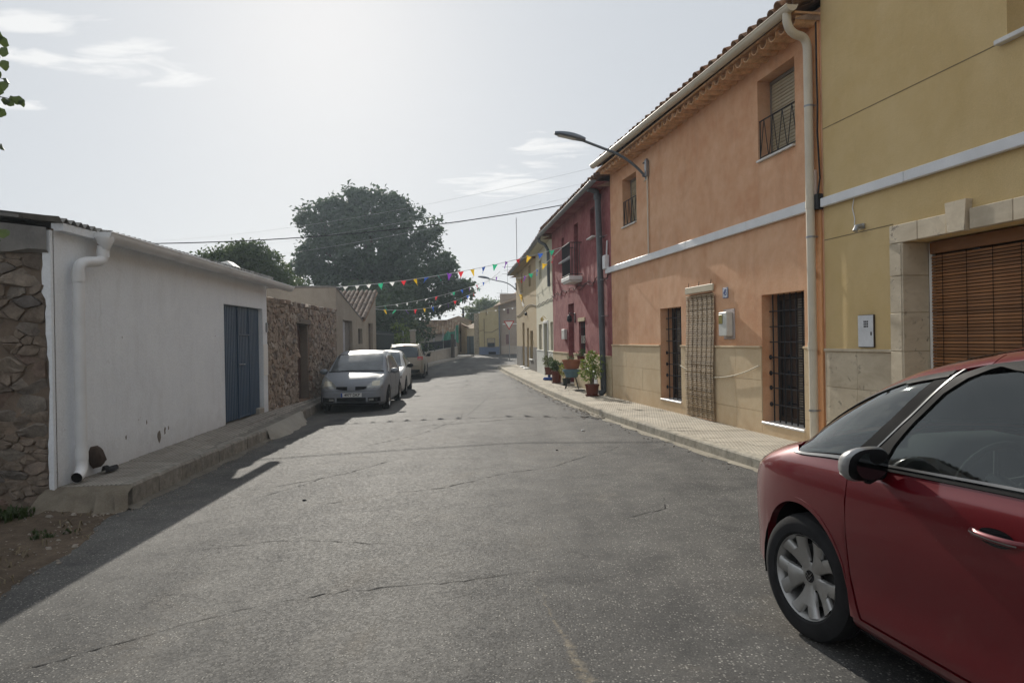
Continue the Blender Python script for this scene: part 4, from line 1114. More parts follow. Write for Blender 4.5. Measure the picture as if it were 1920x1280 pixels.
# balcony
BA = MB(); ba0, ba1, bd = S(20.85), S(22.1), 0.40
BA.cbox(ba0, ba1, 0.0, bd, 3.33, 3.45, .01); BA.cbox(ba0 + .05, ba1 - .05, 0.0, bd - .05, 3.28, 3.329, .008)
bal = BA.link("balcony", M_WHITE, HR)
b = MB(); zt = 4.43
for z in (3.50, zt): b.tube([(ba0 + .03, 0.0, z), (ba0 + .03, bd - .04, z), (ba1 - .03, bd - .04, z), (ba1 - .03, 0.0, z)], 0.013, 6)
b.link("rail", M_BLACK, bal, smooth=50)
m = MB(); m.tube([(0, 0, 3.45), (0, 0, zt)], .009, 6); me = m.mesh("bar", M_BLACK, 50)
for i in range(14): inst("bar", me, bal, (ba0 + .03 + (ba1 - ba0 - .06) * i / 13, bd - .04, 0))
for i in range(1, 5):
    for q in (ba0 + .03, ba1 - .03): inst("bar", me, bal, (q, (bd - .04) * i / 5, 0))
m = MB(); m.ball((0, 0, 3.98), 0.02, 6, (1, 1, 2.4)); me = m.mesh("bar_knot", m_plain("grey_iron", (0.25, 0.25, 0.26), 0.5), 60)
for i in range(14): inst("bar_knot", me, bal, (ba0 + .03 + (ba1 - ba0 - .06) * i / 13, bd - .036, 0))
roof(HR, 0.0, W, 5.50, 0.42, 0.38); gutter(HR, 0.0, W - .02, 5.50, 5.42, 0.42, 0.07, M_ZINC)
b = MB(); b.box(0.01, W - .01, -0.02, 0.36, 5.44, 5.475); b.link("eave_board", M_REDR, HR)
a = S(18.18); pz = MB()
pz.tube([(a + .10, 0.40, 5.44), (a + .10, 0.30, 5.43), (a + .09, 0.17, 5.36), (a + .085, 0.14, 5.2), (a + .06, 0.12, 4.0), (a, 0.09, 0.30)] + bez((a, 0.085, 0.30), (a, 0.085, 0.19), (a - .0, 0.24, 0.20), 5), 0.078, 14)
pz.lathe([(0.08, 0), (0.10, .02), (0.10, .14), (.08, .16)], 14, Matrix.Translation((a + .085, 0.145, 5.15)))
dp = pz.link("downpipe", M_GREYP, HR, smooth=60)
for z in (2.17, 3.1, 4.2):
    c = MB(); c.lathe([(0.079, -.012), (0.086, -.012), (0.086, .012), (0.079, .012)], 14, Matrix.Translation((a + .06 * (z / 4.4), 0.088, z))); c.tube([(a - .1, 0.04, z), (a - .3, 0.0, z)], .006, 5); c.link("clamp", M_STEEL, dp, smooth=50)
b = MB(); b.cbox(S(23.3), S(23.78), 0.001, 0.10, 1.59, 1.92, .01); b.link("meter_box", m_plain("meter_grey_white", (0.58, 0.57, 0.53), 0.5), HR)
b = MB(); a2 = S(21.98); b.cbox(a2 - .05, a2 + .05, 0.0, 0.02, 2.1, 2.4, .006); b.tube(bez((a2, .02, 2.35), (a2, .18, 2.45), (a2, .18, 2.33), 5), .012, 6); b.lathe([(0.03, .1), (0.07, .06), (0.085, -.08), (0.05, -.12), (0.0, -.13)], 10, Matrix.Translation((a2, .18, 2.24))); b.link("wall_lantern", M_BLACK, HR, smooth=50)
b = MB(); b.cbox(S(17.72), S(17.95), 0.001, 0.13, 3.33, 3.68, .015); b.tube([(S(17.8), .05, 3.68), (S(17.8), .03, 4.05)], .02, 8); jb = b.link("junction_box", M_WHITE_PVC, HR)
b = MB(); b.tube([(S(y_), 0.03 + .02 * math.sin(y_ * 9), 3.17 + .05 * math.sin(y_ * 5.1) + .03 * math.sin(y_ * 17)) for y_ in np.arange(17.7, 25.9, .13)], 0.012, 6)
b.tube([(S(y_), 0.03, 3.12 + .07 * math.sin(y_ * 4.1)) for y_ in np.arange(19.4, 21.2, .1)], 0.012, 6); b.link("cable", m_plain("pinkish_cable", (0.15, 0.085, 0.085), 0.9, 0.1), HR, smooth=60)

# ================================================================== CREAM HOUSE
S = F_CR.S; W = S(31.957)
HC = F_CR.empty("house", label="narrow cream house with black door between beige panels", cat="house")
c_d = (S(27.55), S(28.85), 0.16, 2.20, 0.18); c_w1 = (S(26.0), S(26.75), 1.18, 2.24, 0.12); c_w2 = (S(29.75), S(31.05), 1.15, 2.24, 0.12); c_u = (S(29.55), S(30.6), 4.15, 4.95, 0.18)
house_body(F_CR, HC, 0.0, W, 5.40, [c_d, c_w1, c_w2, c_u], M_CREAM)
dado(F_CR, HC, 0.01, W - .01, 0.14, 1.12, [c_d], m_plain("white_tile_dado", (0.66, 0.66, 0.62), 0.4, var=.08), 1.1, [0.13, 0.63, 1.12], 0.02)
w = MB(); w.cbox(c_d[0] + .003, c_d[1] - .003, -0.17, -0.12, 0.16, 2.19, .006); do = w.link("door", M_BLACK, HC)
m = MB(); m.tube([(0, -0.10, 0.25), (0, -0.10, 2.1)], .012, 6); me = m.mesh("bar", m_plain("grey_door_bar", (0.10, 0.10, 0.11), 0.4), 50)
for i in range(6): inst("bar", me, do, (c_d[0] + .12 + i * .21, 0, 0))
b = MB(); b.box(c_d[0] + .06, c_d[1] - .06, -0.119, -0.1, 1.0, 1.06); b.link("cross_rail", M_STEEL, do)
b = MB()
for q in (c_d[0] - .10, c_d[1] + .02): b.cbox(q, q + .08, 0.001, 0.035, 1.13, 2.24, .005)
b.cbox(c_d[0] - .10, c_d[1] + .10, 0.001, 0.037, 2.242, 2.34, .005); b.link("door_surround", M_WHITE, HC)
for h in (c_w1, c_w2, c_u):
    w = MB(); w.box(h[0] + .003, h[1] - .003, -h[4] + .003, -h[4] + .012, h[2] + .003, h[3] - .003); w.link("window", M_PANE, HC)
    shutter(HC, h[0] + .01, h[1] - .01, h[2] + .01, h[3] - .01, -h[4] + .05, M_SHUT, 0.055)
roof(HC, 0.0, W, 5.40, 0.42, 0.38); gutter(HC, 0.0, W, 5.42, 5.40, 0.42, 0.07, M_ZINC)
b = MB(); b.box(0.01, W - .01, -0.02, 0.36, 5.34, 5.37); b.link("eave_board", M_CREAM, HC)
b = MB(); a = S(26.25); b.tube([(a + .1, .42, 5.35), (a + .1, .40, 5.22), (a + .05, .2, 5.1), (a, .1, 4.9), (a, .09, 3.55)], .06, 12); b.link("downpipe", M_GREYP, HC, smooth=60)
b = MB(); b.tube([(S(28.2), .01, 2.45), (S(28.2), .12, 2.52), (S(28.2), .16, 2.46)], .015, 6); b.lathe([(0.02, .06), (0.07, 0), (0.055, -.1), (0.0, -.11)], 10, Matrix.Translation((S(28.2), .16, 2.42))); b.link("wall_lantern", m_plain("lantern_amber", (0.55, 0.40, 0.14), 0.3), HC, smooth=50)
b = MB(); b.tube([(S(y_), 0.03, 3.10 + .02 * math.sin(y_ * 4)) for y_ in np.arange(25.95, 31.9, .2)], 0.016, 6); b.link("cable", m_plain("dull_grey_cable", (.17, .165, .15), .9, .1), HC, smooth=60)

# ================================================================== OCHRE HOUSE AT THE CORNER
S = F_BE.S; W = S(41.46)
HB = F_BE.empty("house", label="ochre two-storey corner house with grey foot at the end of the row", cat="house")
b_d1 = (S(37.15), S(38.2), 0.2, 2.5, 0.2); b_d2 = (S(35.1), S(36.0), 0.2, 2.18, 0.2); b_w = (S(33.4), S(34.6), 0.67, 2.02, 0.18); b_u1 = (S(33.9), S(34.9), 4.17, 5.19, 0.18); b_u2 = (S(37.7), S(38.45), 4.1, 5.19, 0.18)
house_body(F_BE, HB, 0.0, W, 5.40, [b_d1, b_d2, b_w, b_u1, b_u2], M_BEIGE)
dado(F_BE, HB, 0.01, W - .005, 0.14, 1.25, [b_d1, b_d2, b_w], m_plaster("grey_cement_foot", (0.13, 0.12, 0.11), (0.17, 0.155, 0.14), streak=0.4), 2.0, [0.13, 1.25], 0.02, cap=False)
for h in (b_d1, b_d2):
    w = MB(); w.cbox(h[0] + .003, h[1] - .003, -0.19, -0.14, h[2], h[3] - .005, .006); w.link("door", M_DARKWOOD if h is b_d1 else m_plain("brown_door", (0.16, 0.12, 0.08), 0.6), HB)
b = MB(); b.cbox(b_d2[0], b_d2[1], -0.1, 0.25, 0.135, 0.2, .01); b.cbox(b_d1[0], b_d1[1], -0.1, 0.2, 0.135, 0.2, .01); b.link("door_step", M_WHITE, HB)
for h in (b_w, b_u1, b_u2):
    w = MB(); w.box(h[0] + .003, h[1] - .003, -h[4] + .003, -h[4] + .012, h[2] + .003, h[3] - .003); w.link("window", M_PANE, HB)
    shutter(HB, h[0] + .01, h[1] - .01, h[2] + .01, h[3] - .01, -h[4] + .05, M_SHUT_GREY, 0.055)
sill(HB, b_w[0] - .03, b_w[1] + .03, b_w[2], -0.1, 0.08, M_WHITE, 0.05)
roof(HB, 0.0, W + .1, 5.40, 0.44, 0.38); gutter(HB, 0.0, W, 5.42, 5.40, 0.44, 0.07, M_ZINC)
b = MB(); b.box(0.01, W - .01, -0.02, 0.38, 5.34, 5.37); b.link("eave_board", M_BEIGE, HB)
b = MB(); b.tube([(S(y_), 0.03, 3.12 + .16 * math.sin((y_ - 32) * .6)) for y_ in np.arange(32, 41.4, .3)], 0.018, 6); b.link("cable", bpy.data.materials["dull_grey_cable"], HB, smooth=60)
b = MB(); b.ball((S(35.9), .04, 2.9), .09, 8); b.link("wall_vent", M_BLACK, HB)
b = MB(); b.tube([(S(39.6), 0.1, 5.2), (S(39.6), 0.1, 8.4)], .018, 6); 
for z, l in ((8.2, .5), (7.9, .4), (7.6, .3)): b.tube([(S(39.6) - l, 0.1, z), (S(39.6) + l, 0.1, z)], .008, 4)
b.link("antenna", M_STEEL, HB)
# ================================================================== rubble masonry
def stone_variant(k, N=10):
    r = np.random.default_rng(100 + k); vs = []; m = MB()
    ang = [2 * math.pi * i / N + r.uniform(-.12, .12) for i in range(N)]
    base = []
    for a in ang:
        c, s_ = math.cos(a), math.sin(a); p = 3.2
        q = (abs(c) ** p + abs(s_) ** p) ** (-1 / p) * r.uniform(0.80, 1.0)
        base.append((0.5 * q * c, 0.5 * q * s_))
    tx, tz = r.uniform(-.25, .25), r.uniform(-.25, .25)
    for (yy, sc) in ((-0.6, 1.0), (0.45, 0.97), (0.9, 0.70)):
        for (x, z) in base: vs.append((x * sc + r.uniform(-.02, .02), yy + (x * tx + z * tz if yy > 0 else 0) + r.uniform(-.08, .08), z * sc + r.uniform(-.02, .02)))
    vs.append((r.uniform(-.1, .1), 1.0 + r.uniform(-.1, .1), r.uniform(-.1, .1)))
    fs = []
    for i in range(2):
        for j in range(N): fs.append((i * N + j, i * N + (j + 1) % N, (i + 1) * N + (j + 1) % N, (i + 1) * N + j))
    for j in range(N): fs.append((2 * N + j, 2 * N + (j + 1) % N, 3 * N))
    m.add(vs, fs); return m
def stones(root, u0, u1, z0, z1, cell, aspect, depth, mat, place, holes=(), limit=300, name="stone", rng=None, gap=0.010, smooth=None, vary=0.5):
    """rubble of unequal stones fitted to each other: cells round scattered seeds, each cut back to its joint and domed"""
    rng = rng or np.random.default_rng(5); U0, U1 = u0 / aspect, u1 / aspect; pts = []
    tries = int((U1 - U0) * (z1 - z0) / cell ** 2 * 14)
    for _ in range(tries):
        p = (rng.uniform(U0, U1), rng.uniform(z0, z1)); r = cell * rng.uniform(1 - vary, 1 + vary * .6)
        if all((p[0] - q[0]) ** 2 + (p[1] - q[1]) ** 2 > (0.5 * (r + q[2])) ** 2 for q in pts): pts.append((*p, r))
    A = np.array([(p[0], p[1]) for p in pts]); L = []
    for i, (px, pz, pr) in enumerate(pts):
        poly = [(U0, z0), (U1, z0), (U1, z1), (U0, z1)]
        d = ((A - A[i]) ** 2).sum(1); order = np.argsort(d)[1:18]
        for j in order:
            qx, qz, qr = pts[j]; nx, nz = qx - px, qz - pz; D = math.hypot(nx, nz); f = 0.5 + 0.18 * (pr - qr) / D
            cx, cz = px + nx * f, pz + nz * f; out = []
            for k in range(len(poly)):
                a, c = poly[k], poly[(k + 1) % len(poly)]; da = (a[0] - cx) * nx + (a[1] - cz) * nz; dc = (c[0] - cx) * nx + (c[1] - cz) * nz
                if da <= 0: out.append(a)
                if da * dc < 0: t = da / (da - dc); out.append((a[0] + (c[0] - a[0]) * t, a[1] + (c[1] - a[1]) * t))
            poly = out
            if len(poly) < 3: break
        if len(poly) < 3: continue
        P = [(q[0] * aspect, q[1]) for q in poly]
        cu, cz = sum(q[0] for q in P) / len(P), sum(q[1] for q in P) / len(P)
        if any(a < cu < b_ and c < cz < d_ for (a, b_, c, d_) in holes): continue
        ring = []                           # rounded: corners cut twice, wobble added
        for k in range(len(P)):
            a, m_, c = P[k - 1], P[k], P[(k + 1) % len(P)]
            ring += [(m_[0] + (a[0] - m_[0]) * .15, m_[1] + (a[1] - m_[1]) * .15), (m_[0] + (c[0] - m_[0]) * .15, m_[1] + (c[1] - m_[1]) * .15)]
        w = max(q[0] for q in ring) - min(q[0] for q in ring); h = max(q[1] for q in ring) - min(q[1] for q in ring)
        L.append((w * h, cu, cz, ring, min(w, h)))
    L.sort(key=lambda q: -q[0]); rest = MB()
    for i, (_, cu, cz, ring, mn) in enumerate(L):
        g = gap * rng.uniform(.6, 1.8) / max(mn, .03); dd = depth * rng.uniform(.45, 1.3); tx, tz = rng.normal(0, .25, 2); m = MB(); n = len(ring); vs = []
        for (yy, sc) in ((-.03, 1 - g * .6), (dd * .62, 1 - g), (dd, .82)):
            for (u, z) in ring:
                jx, jz = (rng.uniform(-.008, .008), rng.uniform(-.008, .008)) if yy > 0 else (0, 0)
                vs.append(((u - cu) * sc + jx, yy + ((u - cu) * tx + (z - cz) * tz) * (.6 if yy > 0 else 0) + (rng.uniform(-.008, .008) if yy > 0 else 0), (z - cz) * sc + jz))
        vs.append((0, dd * 1.06, 0)); fs = []
        for r_ in range(2):
            for k in range(n): fs.append((r_ * n + k, r_ * n + (k + 1) % n, (r_ + 1) * n + (k + 1) % n, (r_ + 1) * n + k))
        for k in range(n): fs.append((2 * n + k, 2 * n + (k + 1) % n, 3 * n))
        loc, rz = place(cu, cz)
        if i < limit:
            m.add(vs, fs); o = m.link(name, mat, root, smooth=smooth, fix=False); o.location = loc; o.rotation_euler = (0, 0, rz)
        else:
            M = Matrix.Translation(loc) @ Matrix.Rotation(rz, 4, 'Z'); rest.add([M @ Vector(v) for v in vs], fs)
    if rest.f: rest.link("small_stones", mat, root, smooth=smooth, fix=False, kind='stuff')
M_STONE_DK = m_stone("brown_rubble", [(0.14, 0.115, 0.095), (0.21, 0.17, 0.135), (0.185, 0.13, 0.105), (0.26, 0.22, 0.18), (0.13, 0.115, 0.105), (0.30, 0.26, 0.21)], 1.0)
M_STONE_OR = m_stone("ochre_rubble", [(0.24, 0.195, 0.16), (0.31, 0.225, 0.17), (0.38, 0.325, 0.27), (0.27, 0.19, 0.145), (0.20, 0.17, 0.15), (0.44, 0.38, 0.325)], 0.9)
M_MUD = m_earth("mud_mortar", (0.16, 0.125, 0.098), (0.25, 0.195, 0.15), 9, 0.8, 0.03)
M_MUD_OR = m_earth("orange_mud_mortar", (0.24, 0.15, 0.105), (0.33, 0.215, 0.15), 5, 0.8, 0.03)
M_WHITEW = m_plaster("whitewashed_render", (0.74, 0.77, 0.81), (0.80, 0.83, 0.86), (0.50, 0.50, 0.50), 0.32, 0.6, 35, 1.0, low=0.6, lump=1.4, chips=(0.36, 0.34, 0.32))
M_DARKCONC = m_plaster("stained_concrete", (0.16, 0.155, 0.15), (0.23, 0.22, 0.205), (0.07, 0.07, 0.07), 0.5, 0.5, 40, 1.2)
M_BLUE = m_plain("blue_steel_paint", (0.060, 0.098, 0.155), 0.42, 0.45, var=0.12, scale=2.5)
M_ASB = m_plain("fibre_cement", (0.24, 0.235, 0.22), 0.85, 0.2, var=0.3, scale=5, bump=0.4)

# ================================================================== WHITE OUTBUILDING
S = F_WH.S
WB_ = F_WH.empty("outbuilding", label="low whitewashed outbuilding with blue steel door and rubble stone gable", cat="outbuilding")
A1 = S(7.74); Hw = 2.88
h_b = (S(14.72), S(12.61), 0.10, 2.33, 0.11)
b = MB(); wall_faces(b, 0.0, A1, -0.3, Hw, [h_b]); 
b.quad((0, 0, -.3), (0, 0, Hw), (0, -7, Hw + .9), (0, -7, -.3)); b.quad((0, -7, -.3), (0, -7, Hw + .9), (A1, -7, Hw + .9), (A1, -7, -.3))
b.link("wall", M_WHITEW, WB_, fix=False)
b = MB(); b.prism([(0.0, -.3), (0.0, Hw + 0.02), (-7.0, Hw + .92), (-7.0, -.3)], A1 - 0.02, A1 + 0.0, 'x'); b.link("gable_core", M_MUD, WB_)
# white coat turning the corner a hand's breadth, with a broken edge
b = MB(); P = []; r_ = np.random.default_rng(3)
for i in range(40):
    z = -0.05 + (Hw + 0.05) * i / 39; e = -0.055 - 0.015 * math.sin(z * 4.1) - 0.015 * r_.uniform() - (0.05 if z > 2.2 else 0)
    if z > 2.62: e = -0.10
    P.append([(A1 + 0.001, 0.001, z), (A1 + 0.035, -0.006, z), (A1 + 0.035, e + .01, z), (A1 + 0.001, e, z)])
b.grid(P); b.link("corner_plaster", M_WHITEW, WB_, smooth=40)
rg = np.random.default_rng(21)
stones(WB_, 0.08, 6.9, -0.25, 2.64, 0.135, 1.9, 0.022, M_STONE_DK, lambda u, z: ((A1 + 0.0, -u, z), R(-90)), limit=300, rng=rg, smooth=30, gap=0.007, vary=0.8)
b = MB(); P = []
for i in range(36):
    u = 0.02 + 6.9 * i / 35; P.append([(A1 + 0.02, -u, 2.60 + .03 * math.sin(u * 5) + .02 * r_.uniform()), (A1 + 0.075, -u, 2.66 + .02 * math.sin(u * 9)), (A1 + 0.075, -u, Hw + 0.02 + u * .127), (A1 - 0.3, -u, Hw + 0.04 + u * .127)])
b.grid(P); b.link("concrete_band", M_DARKCONC, WB_, smooth=50)
b = MB(); b.box(A1 - 0.1, A1 + 0.11, -2.6, -0.28, Hw + 0.11, Hw + 0.15, Matrix.Translation((0, 0, 0.0)) @ Matrix.Rotation(0.0, 4, 'X')); 
b = MB(); b.add([(A1 + .10, -.30, Hw + .13), (A1 + .10, -7, Hw + .98), (A1 - .3, -7, Hw + .98), (A1 - .3, -.30, Hw + .13), (A1 + .10, -.30, Hw + .165), (A1 + .10, -7, Hw + 1.02), (A1 - .3, -7, Hw + 1.02), (A1 - .3, -.30, Hw + .165)],
      [(0, 1, 2, 3), (4, 5, 6, 7), (0, 1, 5, 4), (1, 2, 6, 5), (2, 3, 7, 6), (3, 0, 4, 7)]); b.link("verge_slab", M_DARKCONC, WB_)
# corrugated roof sheets
L = A1 + 0.12; nsh = 7; shw = L / nsh
for k in range(nsh):
    b = MB(); P = []; n = 8 * 6; x0 = -0.10 + k * shw
    for i in range(n + 1):
        x = x0 + (shw + 0.05) * i / n; w = 0.026 * math.cos(2 * math.pi * i / 6) + 0.003 * k % 0.006
        P.append([(x, 0.13, Hw + 0.115 + w), (x, -0.02, Hw + 0.13 + w), (x, -7.0, Hw + 1.03 + w)])
    b.grid(P); Q = [[(p[0][0], p[0][1], p[0][2]), (p[0][0], p[0][1], p[0][2] - 0.008)] for p in P]; b.grid(Q)
    Q = [[(p[0][0], p[0][1], p[0][2] - .008), (p[2][0], p[2][1], p[2][2] - .008)] for p in P]; b.grid(Q)
    o = b.link("roof_sheet", M_ASB, WB_, smooth=50); o.location = (0, RNG.normal(0, .012), 0.004 * (k % 2))
b = MB(); b.box(0.02, A1 - .03, -0.03, 0.10, Hw, Hw + 0.085); b.link("eave_mortar", M_WHITEW, WB_)
b = MB(); b.add([(1.55, .05, Hw + .15), (1.95, .05, Hw + .15), (1.95, -.4, Hw + .2), (1.55, -.4, Hw + .2), (1.6, -.1, Hw + .27), (1.9, -.1, Hw + .27)], [(0, 1, 5, 4), (1, 2, 5), (2, 3, 4, 5), (3, 0, 4), (0, 3, 2, 1)]); b.link("roof_flashing", M_WHITE, WB_)
gutter(WB_, -1.02, S(8.36), 2.875, 2.955, 0.20, 0.108, M_WHITE_PVC)
# downpipe with hopper, swan neck and shoe
a = S(8.02); pz = MB()
pz.lathe([(0.045, -.10), (0.075, -.04), (0.10, 0.02), (0.10, .05), (0.09, .05)], 14, Matrix.Translation((S(8.42), 0.20, 2.85)))
pz.tube([(S(8.42), 0.17, 2.80), (S(8.43), 0.17, 2.70)] + bez((S(8.43), 0.17, 2.70), (S(8.43), 0.17, 2.62), (S(8.32), 0.15, 2.60), 5) + bez((S(8.2), 0.125, 2.585), (a, 0.11, 2.57), (a, 0.11, 2.45), 6) + [(a, 0.11, 0.34)] + bez((a, 0.11, 0.30), (a, 0.11, 0.17), (a + .16, 0.14, 0.155), 6), 0.061, 16, caps=False)
for (z, hh) in ((2.40, .06), (0.40, .06)): pz.lathe([(0.062, -hh), (0.068, -hh), (0.068, hh), (0.062, hh)], 16, Matrix.Translation((a, 0.11, z)))
pz.tube([(S(8.425), 0.17, 2.755), (S(8.43), 0.17, 2.66)], .069, 16)
dp = pz.link("downpipe", M_WHITE_PVC, WB_, smooth=50)
b = MB(); b.tube([(a + .155, 0.139, 0.1555), (a + .13, 0.134, 0.158)], .055, 14); b.link("pipe_mouth", M_DARK, dp)
# blue ribbed steel door in two leaves, a wicket in the farther one
d0, d1, zb_, zt_ = S(14.72) + .002, S(12.61) - .002, 0.19, 2.325
fr = MB(); split = S(13.45); wk0, wk1 = S(14.05), S(13.49)
fr.box(d0, d1, -.108, -.096, zb_, zt_); dr = fr.link("steel_door", M_BLUE, WB_)
def leaf(x0, x1, z0, z1, name, pitch=0.076, dy=0.0):
    m = MB(); n = max(2, int((x1 - x0) / pitch)); p = (x1 - x0) / n; row = []
    for i in range(n):
        x = x0 + i * p
        for (q, yy) in ((0.0, 0), (0.30 * p, 0), (0.42 * p, 0.020), (0.88 * p, 0.020)): row.append((x + q, -.092 + yy + dy))
    row.append((x1, -.092 + dy))
    m.grid([[(x, y_, z0), (x, y_, z1)] for x, y_ in row])
    return m.link(name, M_BLUE, dr, fix=False)
leaf(split + .012, d1 - .01, zb_ + .01, zt_ - .01, "door_leaf")
leaf(d0 + .01, wk0 - .01, zb_ + .01, zt_ - .01, "door_leaf"); leaf(wk0 - .004, split - .012, 1.80, zt_ - .01, "door_leaf")
wkl = leaf(wk0 + .006, split - .02, zb_ + .05, 1.78, "wicket_door", dy=0.012)
b = MB(); b.cbox(wk0 - .0, split - .01, -.075, -.045, 1.775, 1.80, .004); b.cbox(split - .018, split + .006, -.085, -.05, zb_, zt_, .004); b.cbox(wk0 - .01, wk0 + .01, -.085, -.05, zb_, zt_, .004); b.cbox(wk0, split, -.075, -.05, zb_ + .02, zb_ + .045, .004); b.link("door_frame", M_BLUE, dr)
b = MB(); zz = 1.22; b.cbox(split - .16, split - .03, -.06, -.03, zz - .012, zz + .012, .004); b.tube([(split - .05, -.05, zz), (split - .05, .02, zz), (split - .15, .02, zz + .005)], .009, 6); b.link("door_handle", M_STEEL, dr, smooth=40)
b = MB(); b.cbox(S(14.72), S(14.45), -.12, .01, 0.14, 0.30, .02); b.link("door_step", MAT_CONC, WB_)
b = MB(); b.cbox(S(15.0) + .002, S(14.74), 0.001, 0.012, 0.95, 1.60, .004) ; b.link("plaster_patch", M_WHITE, WB_)
b = MB(); b.cbox(.03, .10, 0.0, 0.03, 1.85, 2.05, .004); b.link("meter_plate", M_STEEL, WB_)
# chipped places that show the brown core
b = MB(); r_ = np.random.default_rng(8)
for (y_, z_, s_) in ((9.2, .42, .035), (9.75, .56, .035), (10.1, .32, .12), (10.28, .38, .06), (10.4, .40, .035), (9.15, 1.72, .02), (12.2, 1.75, .018)):
    n = 11; pts = []
    for k in range(n):
        an = 2 * math.pi * k / n; q = s_ * r_.uniform(.55, 1.1); pts.append((S(y_) + q * math.cos(an) * .6, 0.0022, z_ + q * math.sin(an)))
    b.add(pts, [tuple(range(n))])
b.link("chipped_patch", m_earth("bare_render", (0.16, 0.14, 0.125), (0.24, 0.215, 0.19), 20, 0.4), WB_)
# foot of the pipe: lump for bare masonry in broken plaster and a flattened shoe
b = MB(); pts = stone_variant(4); M = Matrix.LocRotScale(F_WH.at(S(8.42), 0.05, 0.30), Euler((0.2, 0, F_WH.rz)), Vector((.17, .09, .27)))
b.add([M @ Vector(p) for p in pts.v], pts.f); b.link("bare_masonry", m_stone("dark_red_stone", [(0.06, 0.045, 0.038), (0.075, 0.055, 0.045)], .8), smooth=50, label="dark brown bare masonry showing in broken plaster at the foot of the white downpipe", cat="stone")
b = MB(); o_ = F_WH.at(S(8.55), 0.14, 0.10); P = []
for i in range(9):
    f = i / 8; w = 0.05 * (0.55 + .6 * math.sin(math.pi * min(1, f * 1.05)) ** .6); hgt = 0.035 + (0.04 if f < .35 else 0.012)
    P.append([(o_.x + (q * w), o_.y - .14 + .28 * f, o_.z + 0.015 + hgt * max(0, 1 - abs(q) ** 3)) for q in (-1, -.8, -.4, 0, .4, .8, 1)])
b.grid(P); b.link("old_shoe", m_plain("black_rubber", (0.018, 0.018, 0.02), 0.7, 0.2), smooth=60, label="flattened black shoe lying on the pavement by the white downpipe", cat="shoe")

# ================================================================== RUBBLE WALL WITH A BROWN DOOR
SW = F_WH.empty("stone_wall", label="ochre rubble stone wall with a narrow brown door beside the white outbuilding", cat="wall")
s0, s1 = S(21.58), S(15.02)
hd = (S(18.50), S(17.40), 0.18, 2.09, 0.28)
b = MB(); wall_faces(b, s0, s1, -0.3, 2.50, [hd], -0.05); b.quad((s0, -.05, 2.5), (s1, -.05, 2.5), (s1, -.5, 2.5), (s0, -.5, 2.5)); b.quad((s0, -.5, -.3), (s1, -.5, -.3), (s1, -.5, 2.5), (s0, -.5, 2.5)); b.quad((s0, -.05, -.3), (s0, -.5, -.3), (s0, -.5, 2.5), (s0, -.05, 2.5))
b.link("wall_core", M_MUD_OR, SW, fix=False)
stones(SW, s0, s1, 0.0, 2.50, 0.115, 1.1, 0.040, M_STONE_OR, lambda u, z: ((u, -0.045, z), 0.0), [(hd[0] - .03, hd[1] + .03, 0, 2.2)], 300, rng=np.random.default_rng(31), smooth=28, gap=0.009)
stones(SW, s0, s1, 2.50, 2.62, 0.13, 1.9, 0.06, M_STONE_OR, lambda u, z: ((u, -0.06, z + .008 * math.sin(u * 3)), 0.0), limit=60, name="coping_stone", rng=np.random.default_rng(32), smooth=42)
b = MB(); b.cbox(hd[0] - .15, hd[1] + .12, -.2, 0.0, 2.09, 2.21, .01); b.link("lintel", m_slats("weathered_wood", (0.13, 0.10, 0.08), (0.20, 0.165, 0.13)), SW)
b = MB(); b.cbox(hd[0] + .01, hd[1] - .01, -.32, -.27, 0.18, 2.085, .006); do = b.link("door", m_slats("red_brown_plank", (0.085, 0.05, 0.04), (0.13, 0.08, 0.065)), SW)
for k in range(5):
    b = MB(); w = (hd[1] - hd[0] - .04) / 5; b.cbox(hd[0] + .02 + k * w + .003, hd[0] + .02 + (k + 1) * w - .003, -.269, -.25, 0.2, 2.07, .005); b.link("plank", m_slats("red_brown_plank_%d" % k, (0.085, 0.05, 0.04), (0.13, 0.08, 0.065)) if k == 0 else bpy.data.materials["red_brown_plank_0"], do)
b = MB()
for q in (hd[0] + .004, hd[1] - .074): b.cbox(q, q + .07, -.25, -.05, 0.18, 2.085, .006)
b.link("door_frame", bpy.data.materials["weathered_wood"], SW)

# ================================================================== TWO SHEDS OF GREY RENDER
M_SHED = m_plaster("grey_brown_render", (0.29, 0.25, 0.205), (0.36, 0.315, 0.26), (0.19, 0.165, 0.14), 0.6, 0.5, 40, 1.1)
SA = F_WH.empty("shed", label="grey rendered lean-to shed whose parapet falls away from the stone wall", cat="shed")
x_n, x_f = S(21.60), S(26.0)      # near end has the larger value
def top1(x): f = (x_n - x) / (x_n - x_f); return 3.28 - 0.92 * f
hA = [(S(24.04), S(22.52), 0.12, 2.33, .14)]
b = MB(); xs = sorted([x_f, hA[0][0], hA[0][1], x_n, S(25.65), S(25.0)])
